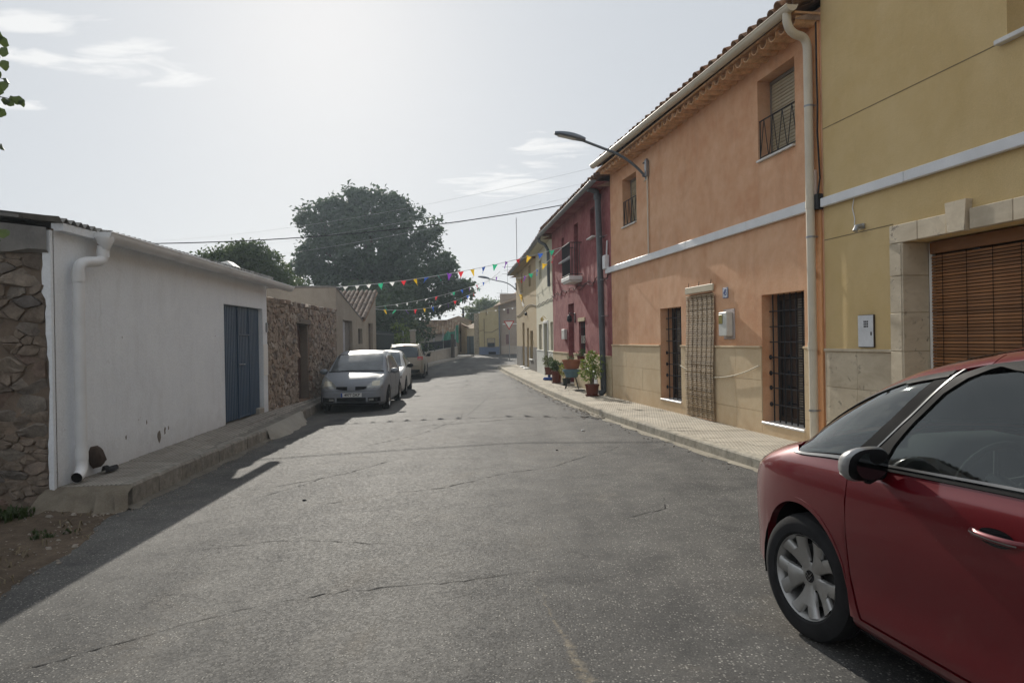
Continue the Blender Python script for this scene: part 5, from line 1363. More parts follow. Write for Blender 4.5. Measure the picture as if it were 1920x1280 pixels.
# front with sloping top
wall_faces(b, x_f, x_n, -.3, 2.345, hA + [(S(25.85), S(25.05), 1.55, 2.10, .12)])
b.add([(x_f, 0, 2.345), (x_n, 0, 2.345), (x_n, 0, top1(x_n)), (x_f, 0, top1(x_f))], [(0, 1, 2, 3)])
b.quad((x_n, 0, -.3), (x_n, -6, -.3), (x_n, -6, 3.30), (x_n, 0, 3.28)); b.quad((x_f + .004, 0, -.3), (x_f + .004, -6, -.3), (x_f + .004, -6, 2.4), (x_f + .004, 0, 2.36))
b.quad((x_n, -6, -.3), (x_f, -6, -.3), (x_f, -6, 2.4), (x_n, -6, 3.3))
b.link("wall", M_SHED, SA, fix=False)
b = MB(); b.add([(x_n, 0.02, 3.281), (x_n, -.22, 3.30), (x_f, -.22, 2.40), (x_f, .02, 2.365), (x_n, 0.02, 3.32), (x_n, -.22, 3.34), (x_f, -.22, 2.44), (x_f, .02, 2.405)], [(0, 1, 2, 3), (4, 5, 6, 7), (0, 3, 7, 4), (0, 1, 5, 4), (1, 2, 6, 5)])
b.box(x_n - .22, x_n + .015, -6, -.22, 3.30, 3.345); b.link("parapet_cap", M_DARKCONC, SA)
b = MB(); b.quad((x_n - .1, -.2, 3.15), (x_f, -.2, 2.25), (x_f, -6, 2.25), (x_n - .1, -6, 3.15)); b.link("roof", M_CLAY, SA)
b = MB(); h = hA[0]; b.box(h[0] + .003, h[1] - .003, -.138, -.12, 0.12, 2.325); do = b.link("door", m_plain("weathered_grey_door", (0.20, 0.19, 0.18), 0.7, var=.3), SA)
for k, cc in enumerate(((0.34, 0.34, 0.36), (0.15, 0.135, 0.125))):
    b = MB(); w = (h[1] - h[0]) / 2; b.cbox(h[1] - (k + 1) * w + .01, h[1] - k * w - .01, -.119, -.09, 0.14, 2.3, .006); b.link("door_leaf", m_plain("door_leaf_%d" % k, cc, 0.6, var=.25), do)
b = MB(); b.box(S(25.85) + .003, S(25.05) - .003, -.115, -.10, 1.553, 2.097); b.link("window", M_PANE, SA)
SB = F_WH.empty("shed", label="grey rendered shed with clay tile roof sloping towards the lower shed", cat="shed")
x_n2, x_f2 = S(26.0) - .004, S(28.85)
h2 = (S(28.12), S(27.08), 0.1, 2.34, .14)
b = MB(); wall_faces(b, x_f2, x_n2, -.3, 2.345, [h2])
b.add([(x_f2, 0, 2.345), (x_n2, 0, 2.345), (x_n2, 0, 2.36), (x_f2, 0, 3.62)], [(0, 1, 2, 3)])
b.add([(x_f2, 0, -.3), (x_f2, -6, -.3), (x_f2, -6, 3.62), (x_f2, 0, 3.62)], [(0, 1, 2, 3)]); b.quad((x_n2, -6, -.3), (x_f2, -6, -.3), (x_f2, -6, 3.6), (x_n2, -6, 2.4))
b.link("wall", M_SHED, SB, fix=False)
b = MB(); h = h2; b.box(h[0] + .003, h[1] - .003, -.138, -.11, 0.1, 2.335); b.link("door", m_plain("dark_brown_door", (0.09, 0.07, 0.055), 0.6), SB)
sl = math.atan2(3.60 - 2.40, x_n2 - x_f2)
Mr = Matrix.Translation((x_n2 + 0.10, 0, 2.42)) @ Matrix.Rotation(-sl, 4, 'Y').inverted()
RL = math.hypot(1.2, x_n2 - x_f2) - .05
b = MB(); b.add([Vector((x_n2 + .12, .10, 2.375)), Vector((x_f2, .10, 3.60)), Vector((x_f2, -6, 3.60)), Vector((x_n2 + .12, -6, 2.375)), Vector((x_n2 + .12, .10, 2.40)), Vector((x_f2, .10, 3.625)), Vector((x_f2, -6, 3.625)), Vector((x_n2 + .12, -6, 2.40))], [(0, 1, 2, 3), (4, 5, 6, 7), (0, 1, 5, 4), (3, 0, 4, 7)])
rf = b.link("roof", M_CLAY, SB)
M_CLAY_OLD = m_stone('grey_clay_tile', [(0.16, 0.115, 0.09), (0.22, 0.165, 0.13), (0.12, 0.095, 0.08), (0.26, 0.205, 0.165)], 0.4)
me_c = tile_shape(0.40, 0.082, 0.068, 0.013, 6).mesh("roof_tile", M_CLAY_OLD, 40); me_p = tile_shape(0.40, 0.082, 0.068, 0.013, 6, down=True).mesh("roof_tile", M_CLAY_OLD, 40)
rows = int(RL / 0.30)
ux_ = Vector((-math.cos(sl), 0, math.sin(sl)))         # up the slope
base_rot = Matrix((ux_.cross(Vector((0, 0, 1))).normalized(), ux_, ux_.cross(Vector((0, 0, 1))).normalized().cross(ux_))).transposed().to_euler()
for j in range(16):
    yj = 0.02 - j * 0.175
    for i in range(rows):
        p = Vector((x_n2 + .12, yj, 2.42)) + ux_ * (i * 0.30) + Vector((0, 0, 0.035 + RNG.normal(0, .004)))
        inst("roof_tile", me_c, rf, p, (base_rot[0], base_rot[1], base_rot[2] + RNG.normal(0, .02)))
        if j < 9:
            p2 = p + Vector((0, -0.0875, 0.01)); inst("roof_tile", me_p, rf, p2, base_rot)
# ================================================================== CARS
class Mould:
    """car surface: x forward, y to the left, z up; sections of rows from sill (t=0) to roof centre (t=9)"""
    F = (0.0, 0.10, 0.32, 0.62, 0.88, 1.0)
    def __init__(s, k):
        for n in ('top', 'w', 'belt', 'bot', 'ry', 'rz'): setattr(s, n, key(k[n]))
        s.sc = k.get('sec', (0.90, 0.972, 0.990, 1.0, 0.984, 0.955)); s.bulge = k.get('bulge', 0.025)
        s.bow = key(k['bow']) if 'bow' in k else (lambda x: 0.0)
        s.cache = {}
    def rows(s, x):
        q = round(x, 5)
        if q in s.cache: return s.cache[q]
        w, zb, z0 = s.w(x), s.belt(x), s.bot(x); ry, rz, zt = min(s.ry(x), w * 0.97), s.rz(x), s.top(x)
        P = [(w * c, z0 + (zb - z0) * f) for c, f in zip(s.sc, s.F)]
        nx, nz = (rz - zb), -(ry - P[5][0]); l = math.hypot(nx, nz) or 1
        P.append(((P[5][0] + ry) / 2 + s.bulge * nx / l, (zb + rz) / 2 + s.bulge * nz / l))
        P.append((ry, rz)); P.append((ry * 0.60, rz + (zt - rz) * 0.74)); P.append((0.0, zt))
        s.cache[q] = P; return P
    def S(s, x, t):
        P = s.rows(x); n = len(P) - 1
        t = min(max(t, 0.0), float(n)); i = min(int(t), n - 1); f = t - i
        p1, p2 = P[i], P[i + 1]
        p0 = P[i - 1] if i > 0 else (2 * p1[0] - p2[0], 2 * p1[1] - p2[1])
        p3 = P[i + 2] if i + 2 <= n else (-p1[0], p1[1])
        r = []
        for a, b_, c, d in zip(p0, p1, p2, p3):
            r.append(0.5 * (2 * b_ + (c - a) * f + (2 * a - 5 * b_ + 4 * c - d) * f * f + (3 * b_ - a - 3 * c + d) * f ** 3))
        y = max(r[0], 0.0)
        w = s.w(x)
        return Vector((x + s.bow(x) * (1 - (y / w) ** 2) if w > 0 else x, y, r[1]))
    def tz(s, x, z, t1=7.0):
        """row parameter at height z on the side"""
        lo, hi = 0.0, t1
        for _ in range(22):
            m = (lo + hi) / 2
            if s.S(x, m).z < z: lo = m
            else: hi = m
        return (lo + hi) / 2
    def N(s, x, t):
        e = 0.004
        a = s.S(x + e, t) - s.S(x - e, t); b_ = s.S(x, min(t + .03, 9)) - s.S(x, max(t - .03, 0))
        n = b_.cross(a)
        if n.length < 1e-9: return Vector((0, 0, 1))
        n.normalize(); return n if (n.y > -0.2 and (n.y > 0.02 or n.z > 0 or n.x > 0)) or n.z > .5 else -n
    def patch(s, x0, x1, t0, t1, nu=14, nv=10, off=0.0, thick=0.012, side=1):
        """panel between x0(v)..x1(v) and t0(x)..t1(x); returns mesh builder with its edges turned in"""
        fx0 = x0 if callable(x0) else (lambda v: x0); fx1 = x1 if callable(x1) else (lambda v: x1)
        ft0 = t0 if callable(t0) else (lambda x: t0); ft1 = t1 if callable(t1) else (lambda x: t1)
        G, H = [], []
        for i in range(nu + 1):
            u = i / nu; rg, rh = [], []
            for j in range(nv + 1):
                v = j / nv; x = fx0(v) + (fx1(v) - fx0(v)) * u; t = ft0(x) + (ft1(x) - ft0(x)) * v
                p = s.S(x, t); n = s.N(x, t); q = p + n * off; h = p + n * (off - thick)
                if side < 0: q.y, h.y = -q.y, -h.y
                rg.append(q); rh.append(h)
            G.append(rg); H.append(rh)
        b = MB(); b.grid(G)
        if thick:
            ring = [(i, 0) for i in range(nu + 1)] + [(nu, j) for j in range(1, nv + 1)] + [(i, nv) for i in range(nu - 1, -1, -1)] + [(0, j) for j in range(nv - 1, 0, -1)]
            for k in range(len(ring)):
                a, c = ring[k], ring[(k + 1) % len(ring)]
                b.quad(G[a[0]][a[1]], G[c[0]][c[1]], H[c[0]][c[1]], H[a[0]][a[1]])
        return b
    def whole(s, xs, ts, off=0.0):
        """the full skin, both sides, for far cars"""
        b = MB(); P = []
        for x in xs:
            L = [s.S(x, t) + s.N(x, t) * off if off else s.S(x, t) for t in ts]
            P.append([Vector((p.x, -p.y, p.z)) for p in reversed(L)][:-1] + L) if False else P.append([Vector((p.x, -p.y, p.z)) for p in L[:-1]] + [L[-1]] + [p for p in reversed(L[:-1])])
        b.grid(P)
        for row in (P[0], P[-1]): b.add(row, [tuple(range(len(row)))])
        u = [[row[0], row[-1]] for row in P]; b.grid(u)
        return b
def ray_patch(bvh, fn, nu, nv, direction, off=0.004, thick=0.0):
    """fn(u, v) -> start point; thrown along direction on to the car skin"""
    d = Vector(direction).normalized(); G = []
    for i in range(nu + 1):
        r = []
        for j in range(nv + 1):
            p = Vector(fn(i / nu, j / nv)); loc, n, _, _ = bvh.ray_cast(p, d)
            if loc is None: loc, n, _, _ = bvh.find_nearest(p + d * 3)
            if n.dot(d) > 0: n = -n
            r.append(loc + n * off)
        G.append(r)
    b = MB(); b.grid(G); return b

M_TYRE = m_plain("tyre_rubber", (0.022, 0.022, 0.023), 0.85, 0.25, var=0.3, scale=14, bump=0.2)
M_ALLOY = m_plain("alloy_silver", (0.42, 0.415, 0.40), 0.38, 0.5, 0.75, var=0.12, scale=9)
M_WELL = m_plain("wheel_well_black", (0.010, 0.010, 0.011), 0.95, 0.1)
M_TRIM = m_plain("black_trim", (0.011, 0.011, 0.012), 0.65, 0.12, var=0.2)
M_GLOSSBLK = m_plain("gloss_black", (0.012, 0.012, 0.014), 0.12, 0.5, var=0.2)
M_FRIT = m_plain("black_frit", (0.012, 0.012, 0.013), 0.75, 0.05)
M_CHROME = m_plain("satin_chrome", (0.28, 0.28, 0.28), 0.33, 0.5, 0.9, var=0.05)
M_LAMPGL = m_plain("headlamp_lens", (0.30, 0.31, 0.30), 0.12, 0.6, 0.3, var=0.25, scale=12)
M_RED = m_plain("tail_lamp_red", (0.42, 0.02, 0.025), 0.2, 0.5, var=0.2)
M_PLATE = m_plain("plate_white", (0.70, 0.71, 0.70), 0.35, 0.4, var=0.04)
M_PLATEBLUE = m_plain("plate_blue", (0.02, 0.06, 0.32), 0.35, 0.4)
M_INK = m_plain("plate_ink", (0.012, 0.012, 0.014), 0.5, 0.3)
M_INTER = m_plain("interior_dark", (0.030, 0.032, 0.036), 0.85, 0.2, var=0.2)
M_SEAT = m_plain("seat_grey", (0.060, 0.063, 0.070), 0.9, 0.15, var=0.2)

def wheel(root, loc, r, w, rim_r, side=1, steer=0.0, detailed=False, cap=True):
    """tyre, rim and (detailed) spokes, facing +y when side=1"""
    rot = Matrix.Rotation(R(-90 * side), 4, 'X')
    tb = MB(); h = w / 2; sr = rim_r
    tb.lathe([(sr - .004, -h * .8), (sr + .012, -h), (r - .045, -h * 1.04), (r - .012, -h * .86), (r, -h * .55), (r, -h * .2), (r - .006, -h * .17), (r - .006, -h * .12), (r, -h * .09), (r, h * .09), (r - .006, h * .12), (r - .006, h * .17), (r, h * .2), (r, h * .55), (r - .012, h * .86), (r - .045, h * 1.04), (sr + .012, h), (sr - .004, h * .8)], 48 if detailed else 28)
    o = tb.link("wheel", M_TYRE, root, smooth=35); o.location = loc
    o.rotation_euler = (rot @ Matrix.Identity(4)).to_euler(); 
    if steer: o.rotation_euler = (Matrix.Rotation(steer, 4, 'Z') @ rot).to_euler()
    rb = MB(); rb.lathe([(sr - .004, -h * .8), (sr * .93, -h * .7), (sr * .90, h * .3), (sr * .945, h * .72), (sr * .985, h * .84), (sr * 1.0, h * .90), (sr * 1.012, h * .86)], 48)
    rm = rb.link("rim", M_ALLOY, o, smooth=40)
    b = MB(); b.lathe([(0.001, -h * .2), (sr * .9, -h * .2)], 24); b.link("wheel_back", M_WELL, o)
    if detailed:
        b = MB(); b.lathe([(0.03, h * .06), (sr * .74, h * .06), (sr * .74, h * .0), (0.03, 0.0)], 32); b.link("brake_disc", m_plain("brake_steel", (0.16, 0.155, 0.15), 0.5, 0.5, .7), o, smooth=30)
    sp = MB(); ns = 5
    def zface(q): return h * (0.52 + 0.34 * (q / sr) ** 1.6)
    def strip(pts, th=0.022):
        """pts: list of (angle_lo, angle_hi, radius): a raised bar with rounded shoulders"""
        P = []
        for (a0, a1, q) in pts:
            am, aw = (a0 + a1) / 2, (a1 - a0) / 2; row = []
            for f, dz in ((-1.08, -th), (-1.0, -.006), (-.78, 0.0), (0, .0015), (.78, 0.0), (1.0, -.006), (1.08, -th)):
                a = am + aw * f; row.append((q * math.cos(a), q * math.sin(a), zface(q) + dz))
            P.append(row)
        sp.grid(P)
    hub = 0.052 if detailed else .05
    for k in range(ns):
        a = 2 * math.pi * k / ns + 0.22
        if detailed:
            # broad double spoke: two arms that part towards the rim, a small window between them at the rim
            q0, q1, q2, q3 = hub * .9, sr * .42, sr * .70, sr * .955
            strip([(a - .62, a + .62, q0), (a - .46, a + .46, q1), (a - .44, a + .44, sr * .60), (a - .45, a + .45, q2)])
            strip([(a - .45, a - .015, q2 * .985), (a - .465, a - .10, sr * .83), (a - .50, a - .15, q3)])
            strip([(a + .015, a + .45, q2 * .985), (a + .10, a + .465, sr * .83), (a + .15, a + .50, q3)])
        else:
            strip([(a - .35, a + .35, hub), (a - .16, a + .16, sr * .5), (a - .17, a + .17, sr * .96)])
    sp.lathe([(0.0005, h * .50), (hub * .62, h * .50), (hub * .62, h * .565), (hub * 1.3, h * .54), (hub * 1.55, h * .46)], 24)
    s_o = sp.link("spokes", M_ALLOY, o, smooth=45)
    if detailed:
        nb = MB()
        for k in range(5):
            a = 2 * math.pi * (k + .5) / 5 + .22; nb.lathe([(0.0005, h * .50), (.013, h * .50), (.0135, h * .40)], 8, Matrix.Translation((.072 * math.cos(a), .072 * math.sin(a), 0)))
        nb.link("wheel_bolt", M_GLOSSBLK, o, smooth=40)
        cb = MB(); cb.lathe([(0.0005, h * .565 + .004), (hub * .60, h * .565 + .002), (hub * .62, h * .52)], 24); cap_o = cb.link("hub_cap", M_GLOSSBLK, o, smooth=30)
        eb = MB()
        for q in (-.006, .012):       # the maker's two chevrons
            for sgn in (-1, 1):
                z = h * .565 + .0065
                eb.add([(sgn * .0, q + .012, z), (sgn * .021, q - .012, z), (sgn * .021, q - .020, z), (sgn * .0, q + .004, z)], [(0, 1, 2, 3)])
        eb.link("hub_emblem", M_CHROME, o)
    return o

# ------------------------------------------------------------------ the red people carrier close to the camera
M_REDP = m_paint("red_metallic_paint", (0.130, 0.002, 0.0075), 0.25, 1.0, 0.006)
CAR_DIR = Vector((-0.185, 1.0, 0)).normalized()
def car_root(origin, heading, label, name="car"):
    return empty(name, origin, math.atan2(heading.y, heading.x), label=label, cat="car")
RC = car_root((2.382, 3.903, 0.0), CAR_DIR, "dusty dark red people carrier parked by the right kerb, nearest the camera")
MD = Mould(dict(
    top=[(.86, .52), (.84, .66), (.78, .775), (.68, .87), (.5, .955), (.3, 1.01), (.18, 1.035), (.10, 1.062), (0, 1.125), (-.15, 1.255), (-.5, 1.455), (-.75, 1.535), (-.9, 1.565), (-1.05, 1.585), (-1.5, 1.617), (-2.1, 1.615), (-2.7, 1.575), (-3.1, 1.51), (-3.32, 1.42), (-3.46, 1.1), (-3.53, .85), (-3.56, .62)],
    w=[(.86, .40), (.84, .53), (.78, .655), (.70, .738), (.58, .808), (.42, .862), (.2, .893), (0, .905), (-.4, .912), (-1.3, .914), (-2.4, .914), (-2.8, .91), (-3.2, .87), (-3.42, .78), (-3.53, .64), (-3.56, .5)],
    belt=[(.86, .49), (.82, .64), (.74, .745), (.62, .825), (.5, .868), (.3, .915), (.1, .948), (-.1, .968), (-.4, .988), (-.64, .997), (-1.3, 1.022), (-2.5, 1.06), (-3.2, 1.08), (-3.42, 1.0), (-3.56, .58)],
    bot=[(.86, .30), (.7, .22), (.4, .19), (-.4, .19), (-2.4, .19), (-3.2, .24), (-3.56, .36)],
    ry=[(.86, .25), (.78, .42), (.68, .5), (.5, .6), (.3, .66), (.12, .712), (-.15, .70), (-.5, .688), (-.83, .69), (-1.1, .675), (-1.5, .665), (-2.2, .66), (-2.9, .64), (-3.2, .60), (-3.45, .5), (-3.56, .35)],
    rz=[(.86, .51), (.78, .735), (.68, .83), (.5, .928), (.3, .985), (.12, 1.022), (0, 1.10), (-.15, 1.195), (-.4, 1.318), (-.6, 1.388), (-.83, 1.438), (-1.04, 1.476), (-1.3, 1.502), (-1.6, 1.512), (-2.2, 1.508), (-2.9, 1.45), (-3.2, 1.37), (-3.42, 1.1), (-3.56, .60)],
    bow=[(.86, .0), (.5, .0), (.2, .06), (-.1, .10), (-.6, .07), (-1.0, .0), (-3.0, .0), (-3.4, -.05), (-3.56, -.05)],
    bulge=0.022, sec=(0.915, 0.978, 0.984, 1.0, 0.992, 0.958)))
def arch(xc, zc, rr):
    def f(x):
        d = abs(x - xc)
        return zc + math.sqrt(max(rr * rr - d * d, 0)) if d < rr else -1
    return f
a_f, a_r = arch(0.0, 0.33, 0.392), arch(-2.785, 0.33, 0.392)
def low(zmin):
    def f(x):
        z = max(zmin, a_f(x), a_r(x)); return MD.tz(x, z) if z > MD.bot(x) + .005 else 0.0
    return f
def both(name, mat, args, kw=None, parent=RC, smooth=50, second=True):
    o1 = MD.patch(*args, **(kw or {})).link(name, mat, parent, smooth=smooth)
    if second: MD.patch(*args, **dict(kw or {}, side=-1)).link(name, mat, parent, smooth=smooth)
    return o1
seamx = lin([(0, -.472), (.25, -.405), (.55, -.388), (.85, -.405), (1, -.425)])
seam2 = lin([(0, -.484), (.25, -.412), (.55, -.395), (.85, -.412), (1, -.432)])
# wing: from the door seam to the bumper, cut by the wheel arch; denser round the arch
fen = both("front_wing", M_REDP, ((lambda v: seamx(v)), 0.585, low(0.27), (lambda x: 5.04 + .89 * smooth(.02, .15, x))), dict(nu=44, nv=18, thick=.02))
both("arch_lip", M_REDP, ((lambda v: -.385), .385, (lambda x: MD.tz(x, max(a_f(x) - .006, .3))), (lambda x: MD.tz(x, max(a_f(x) + .020, .32)))), dict(nu=30, nv=3, off=.003, thick=.04))
both("front_bumper", M_REDP, (0.592, .86, (lambda x: MD.tz(x, max(.21, MD.bot(x) + .01))), (lambda x: 5.0)), dict(nu=14, nv=14, thick=.02))
both("front_bumper", M_REDP, (.40, .590, (lambda x: MD.tz(x, max(.21, a_f(x)))), (lambda x: MD.tz(x, .30))), dict(nu=6, nv=4, thick=.02), second=True)
both("headlamp", M_LAMPGL, ((lambda v: .60 - .09 * v), .80, 5.02, 5.95), dict(nu=10, nv=6, off=.002, thick=.02))
both("headlamp_tip", M_LAMPGL, ((lambda v: .50 + .06 * (1 - v)), .60, (lambda x: 5.0 + .5 * (1 - (x - .5) / .1)), 5.8), dict(nu=4, nv=4, off=.003, thick=.006))
for sd in (1, -1): MD.patch((lambda v: .112 - .05 * max(0, (v - .0)) + .0), (lambda v: .79), 5.96, 9.0, nu=22, nv=14, thick=.015, side=sd).link("bonnet", M_REDP, RC, smooth=60)
MD.patch(.79, .862, 5.0, 9.0, nu=6, nv=12, side=1).link("grille_panel", M_GLOSSBLK, RC, smooth=60); MD.patch(.79, .862, 5.0, 9.0, nu=6, nv=12, side=-1).link("grille_panel", M_GLOSSBLK, RC, smooth=60)
# doors
belt_t = lambda x: 5.0 - .03
door_b = lambda x: MD.tz(x, .288)
fd = both("front_door", M_REDP, ((lambda v: -1.508), seam2, door_b, belt_t), dict(nu=26, nv=30, thick=.02))
both("rear_door", M_REDP, ((lambda v: -2.42 + .1 * v), (lambda v: -1.516), (lambda x: MD.tz(x, max(.288, a_r(x)))), belt_t), dict(nu=24, nv=18, thick=.02))
both("rear_wing", M_REDP, (-3.40, (lambda v: -2.428 + .1 * v), low(.27), belt_t), dict(nu=40, nv=16, thick=.02))
both("sill", M_REDP, (-2.40, -.415, 0.0, (lambda x: MD.tz(x, .276))), dict(nu=20, nv=5, thick=.02))
both("sill_strip", M_TRIM, (-2.38, -.43, (lambda x: 0.0), (lambda x: MD.tz(x, .215))), dict(nu=10, nv=2, off=.003, thick=.01))
both("rear_bumper", M_REDP, (-3.56, -3.405, .0, 5.0), dict(nu=8, nv=12, thick=.02))
# pillars, roof, glass
both("a_pillar", M_REDP, ((lambda v: -1.0), (lambda v: .105), 6.99, (lambda x: 7.30)), dict(nu=24, nv=3, off=.003, thick=.03))
for sd in (1, -1): MD.patch(-3.15, (lambda v: -.96 + .06 * v), 7.0, 9.0, nu=26, nv=12, off=.002, thick=.02, side=sd).link("roof", M_REDP, RC, smooth=70)
both("roof_seam", M_GLOSSBLK, (-2.9, -.80, 7.42, 7.47), dict(nu=18, nv=1, off=.0045, thick=.003))
M_RGLASS = m_glass("tinted_window", (0.62, 0.71, 0.67), 0.012, 1.7)
for sd in (1, -1): MD.patch(-.955, (lambda v: .09), 7.30, 9.0, nu=18, nv=10, off=-.004, thick=0, side=sd).link("windscreen", M_RGLASS, RC, smooth=180)
for sd in (1, -1): MD.patch(.02, .112, 6.98, 9.0, nu=3, nv=8, off=.004, thick=.01, side=sd).link("scuttle", M_TRIM, RC, smooth=180)
qx0 = lambda v: -.475 - .395 * v ** .9
both("quarter_window", M_RGLASS, (qx0, (lambda v: .085 - .06 * v if v < .3 else .067 - .0 * v), 5.25, 6.93), dict(nu=16, nv=10, off=-.003, thick=0), smooth=180)
# dark band on the quarter window's rear edge, chrome strips
both("window_frit", M_FRIT, (qx0, (lambda v: qx0(v) + .115 - .03 * v), 5.2, 6.95), dict(nu=3, nv=10, off=.0005, thick=.004), smooth=180)
both("window_seal", M_TRIM, (-.84, .11, 6.90, 7.01), dict(nu=24, nv=2, off=.003, thick=.01))
both("chrome_strip", M_CHROME, (-.50, .11, (lambda x: 5.08 + .16 * max(0, (x + .05) / .16) ** 2), (lambda x: 5.19 + .2 * max(0, (x + .05) / .16) ** 2)), dict(nu=18, nv=2, off=.006, thick=.012))
both("chrome_strip", M_CHROME, ((lambda v: qx0(v) - .024), (lambda v: qx0(v) - .013), 5.25, 6.96), dict(nu=2, nv=14, off=.007, thick=.012))
both("quarter_trim", M_TRIM, (-.83, -.60, 6.84, 6.89), dict(nu=6, nv=1, off=.005, thick=.006))
fo = lin([(0, -.520), (.25, -.585), (.5, -.67), (.75, -.77), (.92, -.87), (1, -.99)])
fi = lin([(0, -.605), (.25, -.655), (.5, -.74), (.75, -.845), (.9, -.95), (1, -1.12)])
both("door_frame", M_TRIM, (fi, fo, 5.05, 6.98), dict(nu=4, nv=16, off=.005, thick=.02))
both("door_frame", M_TRIM, (-1.53, -1.0, (lambda x: 6.74 + .2 * smooth(-1.2, -1.0, x)), 6.98), dict(nu=8, nv=3, off=.005, thick=.02))
both("b_pillar", M_GLOSSBLK, (-1.58, -1.46, 5.05, 6.98), dict(nu=3, nv=10, off=.003, thick=.02))
both("door_frame", M_TRIM, (-2.9, -1.53, 6.75, 6.98), dict(nu=12, nv=3, off=.004, thick=.02))
both("door_window", M_RGLASS, (-1.47, (lambda v: fi(v * .9) + .01), 5.12, 6.78), dict(nu=14, nv=12, off=-.004, thick=0), smooth=180)
both("rear_door_window", M_RGLASS, (-2.35, -1.57, 5.1, 6.78), dict(nu=10, nv=8, off=-.002, thick=0), smooth=180)
both("rear_side_window", M_GLOSSBLK, (-3.0, -2.37, 5.1, 6.78), dict(nu=10, nv=8, off=.0, thick=.01), smooth=180)
both("c_pillar", M_REDP, (-3.40, -2.98, 4.99, 7.02), dict(nu=8, nv=10, off=.002, thick=.02))
both("belt_strip", M_CHROME, (-2.95, -.615, 5.095, 5.145), dict(nu=26, nv=2, off=.010, thick=.014))
both("belt_seal", M_TRIM, (-2.95, -.612, 4.985, 5.07), dict(nu=26, nv=2, off=.006, thick=.012))
for sd in (1, -1): MD.patch(-3.50, -3.15, 6.98, 9.0, nu=8, nv=8, off=.002, thick=.01, side=sd).link("rear_window", M_GLOSSBLK, RC, smooth=180)
for sd in (1, -1): MD.patch(-3.565, -3.40, 5.0, 9.0, nu=8, nv=10, off=.0, thick=.01, side=sd).link("tailgate", M_REDP, RC, smooth=180)
# inner shell that closes the view, wheel wells, floor
b = MB(); P = []
for x in np.linspace(.80, -3.48, 40):
    L = []
    for t in (0.15, .6, 1.5, 2.5, 3.5, 4.4, 4.93):
        p = MD.S(x, t); yy = p.y - .035
        zz = max(a_f(x), a_r(x))
        if zz > p.z - .05: yy = min(yy, .60)
        L.append(Vector((p.x, yy, p.z)))
    P.append(L)
b.grid(P); b.grid([[Vector((p.x, -p.y, p.z)) for p in r_] for r_ in P]); b.link("inner_shell", M_WELL, RC)
b = MB(); b.box(-3.4, .75, -.62, .62, .20, .26); b.box(.05, .78, -.6, .6, .26, .80); b.link("floor_pan", M_WELL, RC)
for xc in (0.0, -2.785):
    for sd in (1, -1):
        b = MB(); P = []
        for k in range(19):
            an = math.pi * (k / 18 * 1.16 - .08); P.append([(xc + .40 * math.cos(an), sd * .60, .33 + .40 * math.sin(an)), (xc + .397 * math.cos(an), sd * .875, .33 + .397 * math.sin(an))])
        b.grid(P); b.link("wheel_well", M_WELL, RC, smooth=180)
# cabin
b = MB(); P = []
for x, z in ((.10, .98), (-.15, 1.00), (-.42, .99), (-.50, .93), (-.48, .75), (-.40, .5)): P.append([(x + .10 * (1 - (y / .8) ** 2), y, z + (.06 if abs(y) < .3 and -.45 < x < -.1 else 0)) for y in np.linspace(-.80, .80, 15)])
b.grid(P); b.link("dashboard", M_INTER, RC, smooth=60)
for y0 in (.36, -.36):
    b = MB(); P = []
    for (x, z, w_) in ((-.78, .50, .24), (-.80, .58, .26), (-1.20, .56, .26), (-1.27, .62, .25), (-1.36, .95, .24), (-1.45, 1.17, .19), (-1.50, 1.19, .17), (-1.52, 1.10, .18), (-1.44, .9, .23), (-1.34, .5, .24)):
        P.append([(x, y0 + w_ * q, z - .05 * max(0, abs(q) - .7)) for q in (-1, -.8, -.4, 0, .4, .8, 1)])
    b.grid(P); hd_ = [( .10, -1.0), (.125, -.6), (.13, 0), (.12, .6), (.09, 1.0)]
    st = b.link("seat", M_SEAT, RC, smooth=60)
    b = MB(); P = [[(-1.50 - .045 * math.cos(a) - .03, y0 + yy, 1.30 + zz + .02 * math.sin(a)) for a in np.linspace(0, 2 * math.pi, 9)] for yy, zz in ((-.12, .0), (-.11, .05), (0, .075), (.11, .05), (.12, 0))]
    b.cbox(-1.56, -1.47, y0 - .125, y0 + .125, 1.20, 1.39, .035); b.tube([(-1.5, y0 - .05, 1.15), (-1.5, y0 - .05, 1.25)], .008, 6); b.tube([(-1.5, y0 + .05, 1.15), (-1.5, y0 + .05, 1.25)], .008, 6); b.link("headrest", M_SEAT, st, smooth=50)
b = MB(); b.cbox(-2.45, -2.0, -.62, .62, .45, .60, .05); b.cbox(-2.6, -2.42, -.62, .62, .55, 1.15, .05); b.link("rear_bench", M_SEAT, RC, smooth=50)
b = MB(); Ms = Matrix.Translation((-.66, .36, .93)) @ Matrix.Rotation(R(68), 4, 'Y')
b.tube([Ms @ Vector((.185 * math.cos(a), .185 * math.sin(a), 0)) for a in np.linspace(0, 2 * math.pi, 25)], .016, 8, caps=False)
for a in (0.2, math.pi - .2, 4.71): b.tube([Ms @ Vector((.03 * math.cos(a), .03 * math.sin(a), -.02)), Ms @ Vector((.18 * math.cos(a), .18 * math.sin(a), 0))], .014, 6)
b.tube([Ms @ Vector((0, 0, .0)), Ms @ Vector((0, 0, -.25))], .05, 8); b.link("steering_wheel", M_INTER, RC, smooth=60)
b = MB(); b.cbox(-.78, -.75, -.13, .13, 1.36, 1.43, .012); b.tube([(-.75, 0, 1.42), (-.70, 0, 1.50)], .012, 6); b.link("rear_view_mirror", M_INTER, RC, smooth=50)
b = MB(); P = []
for x in np.linspace(-.95, -3.1, 12): P.append([MD.S(x, t) - Vector((0, 0, .03)) for t in (7.1, 7.6, 8.2, 9)] )
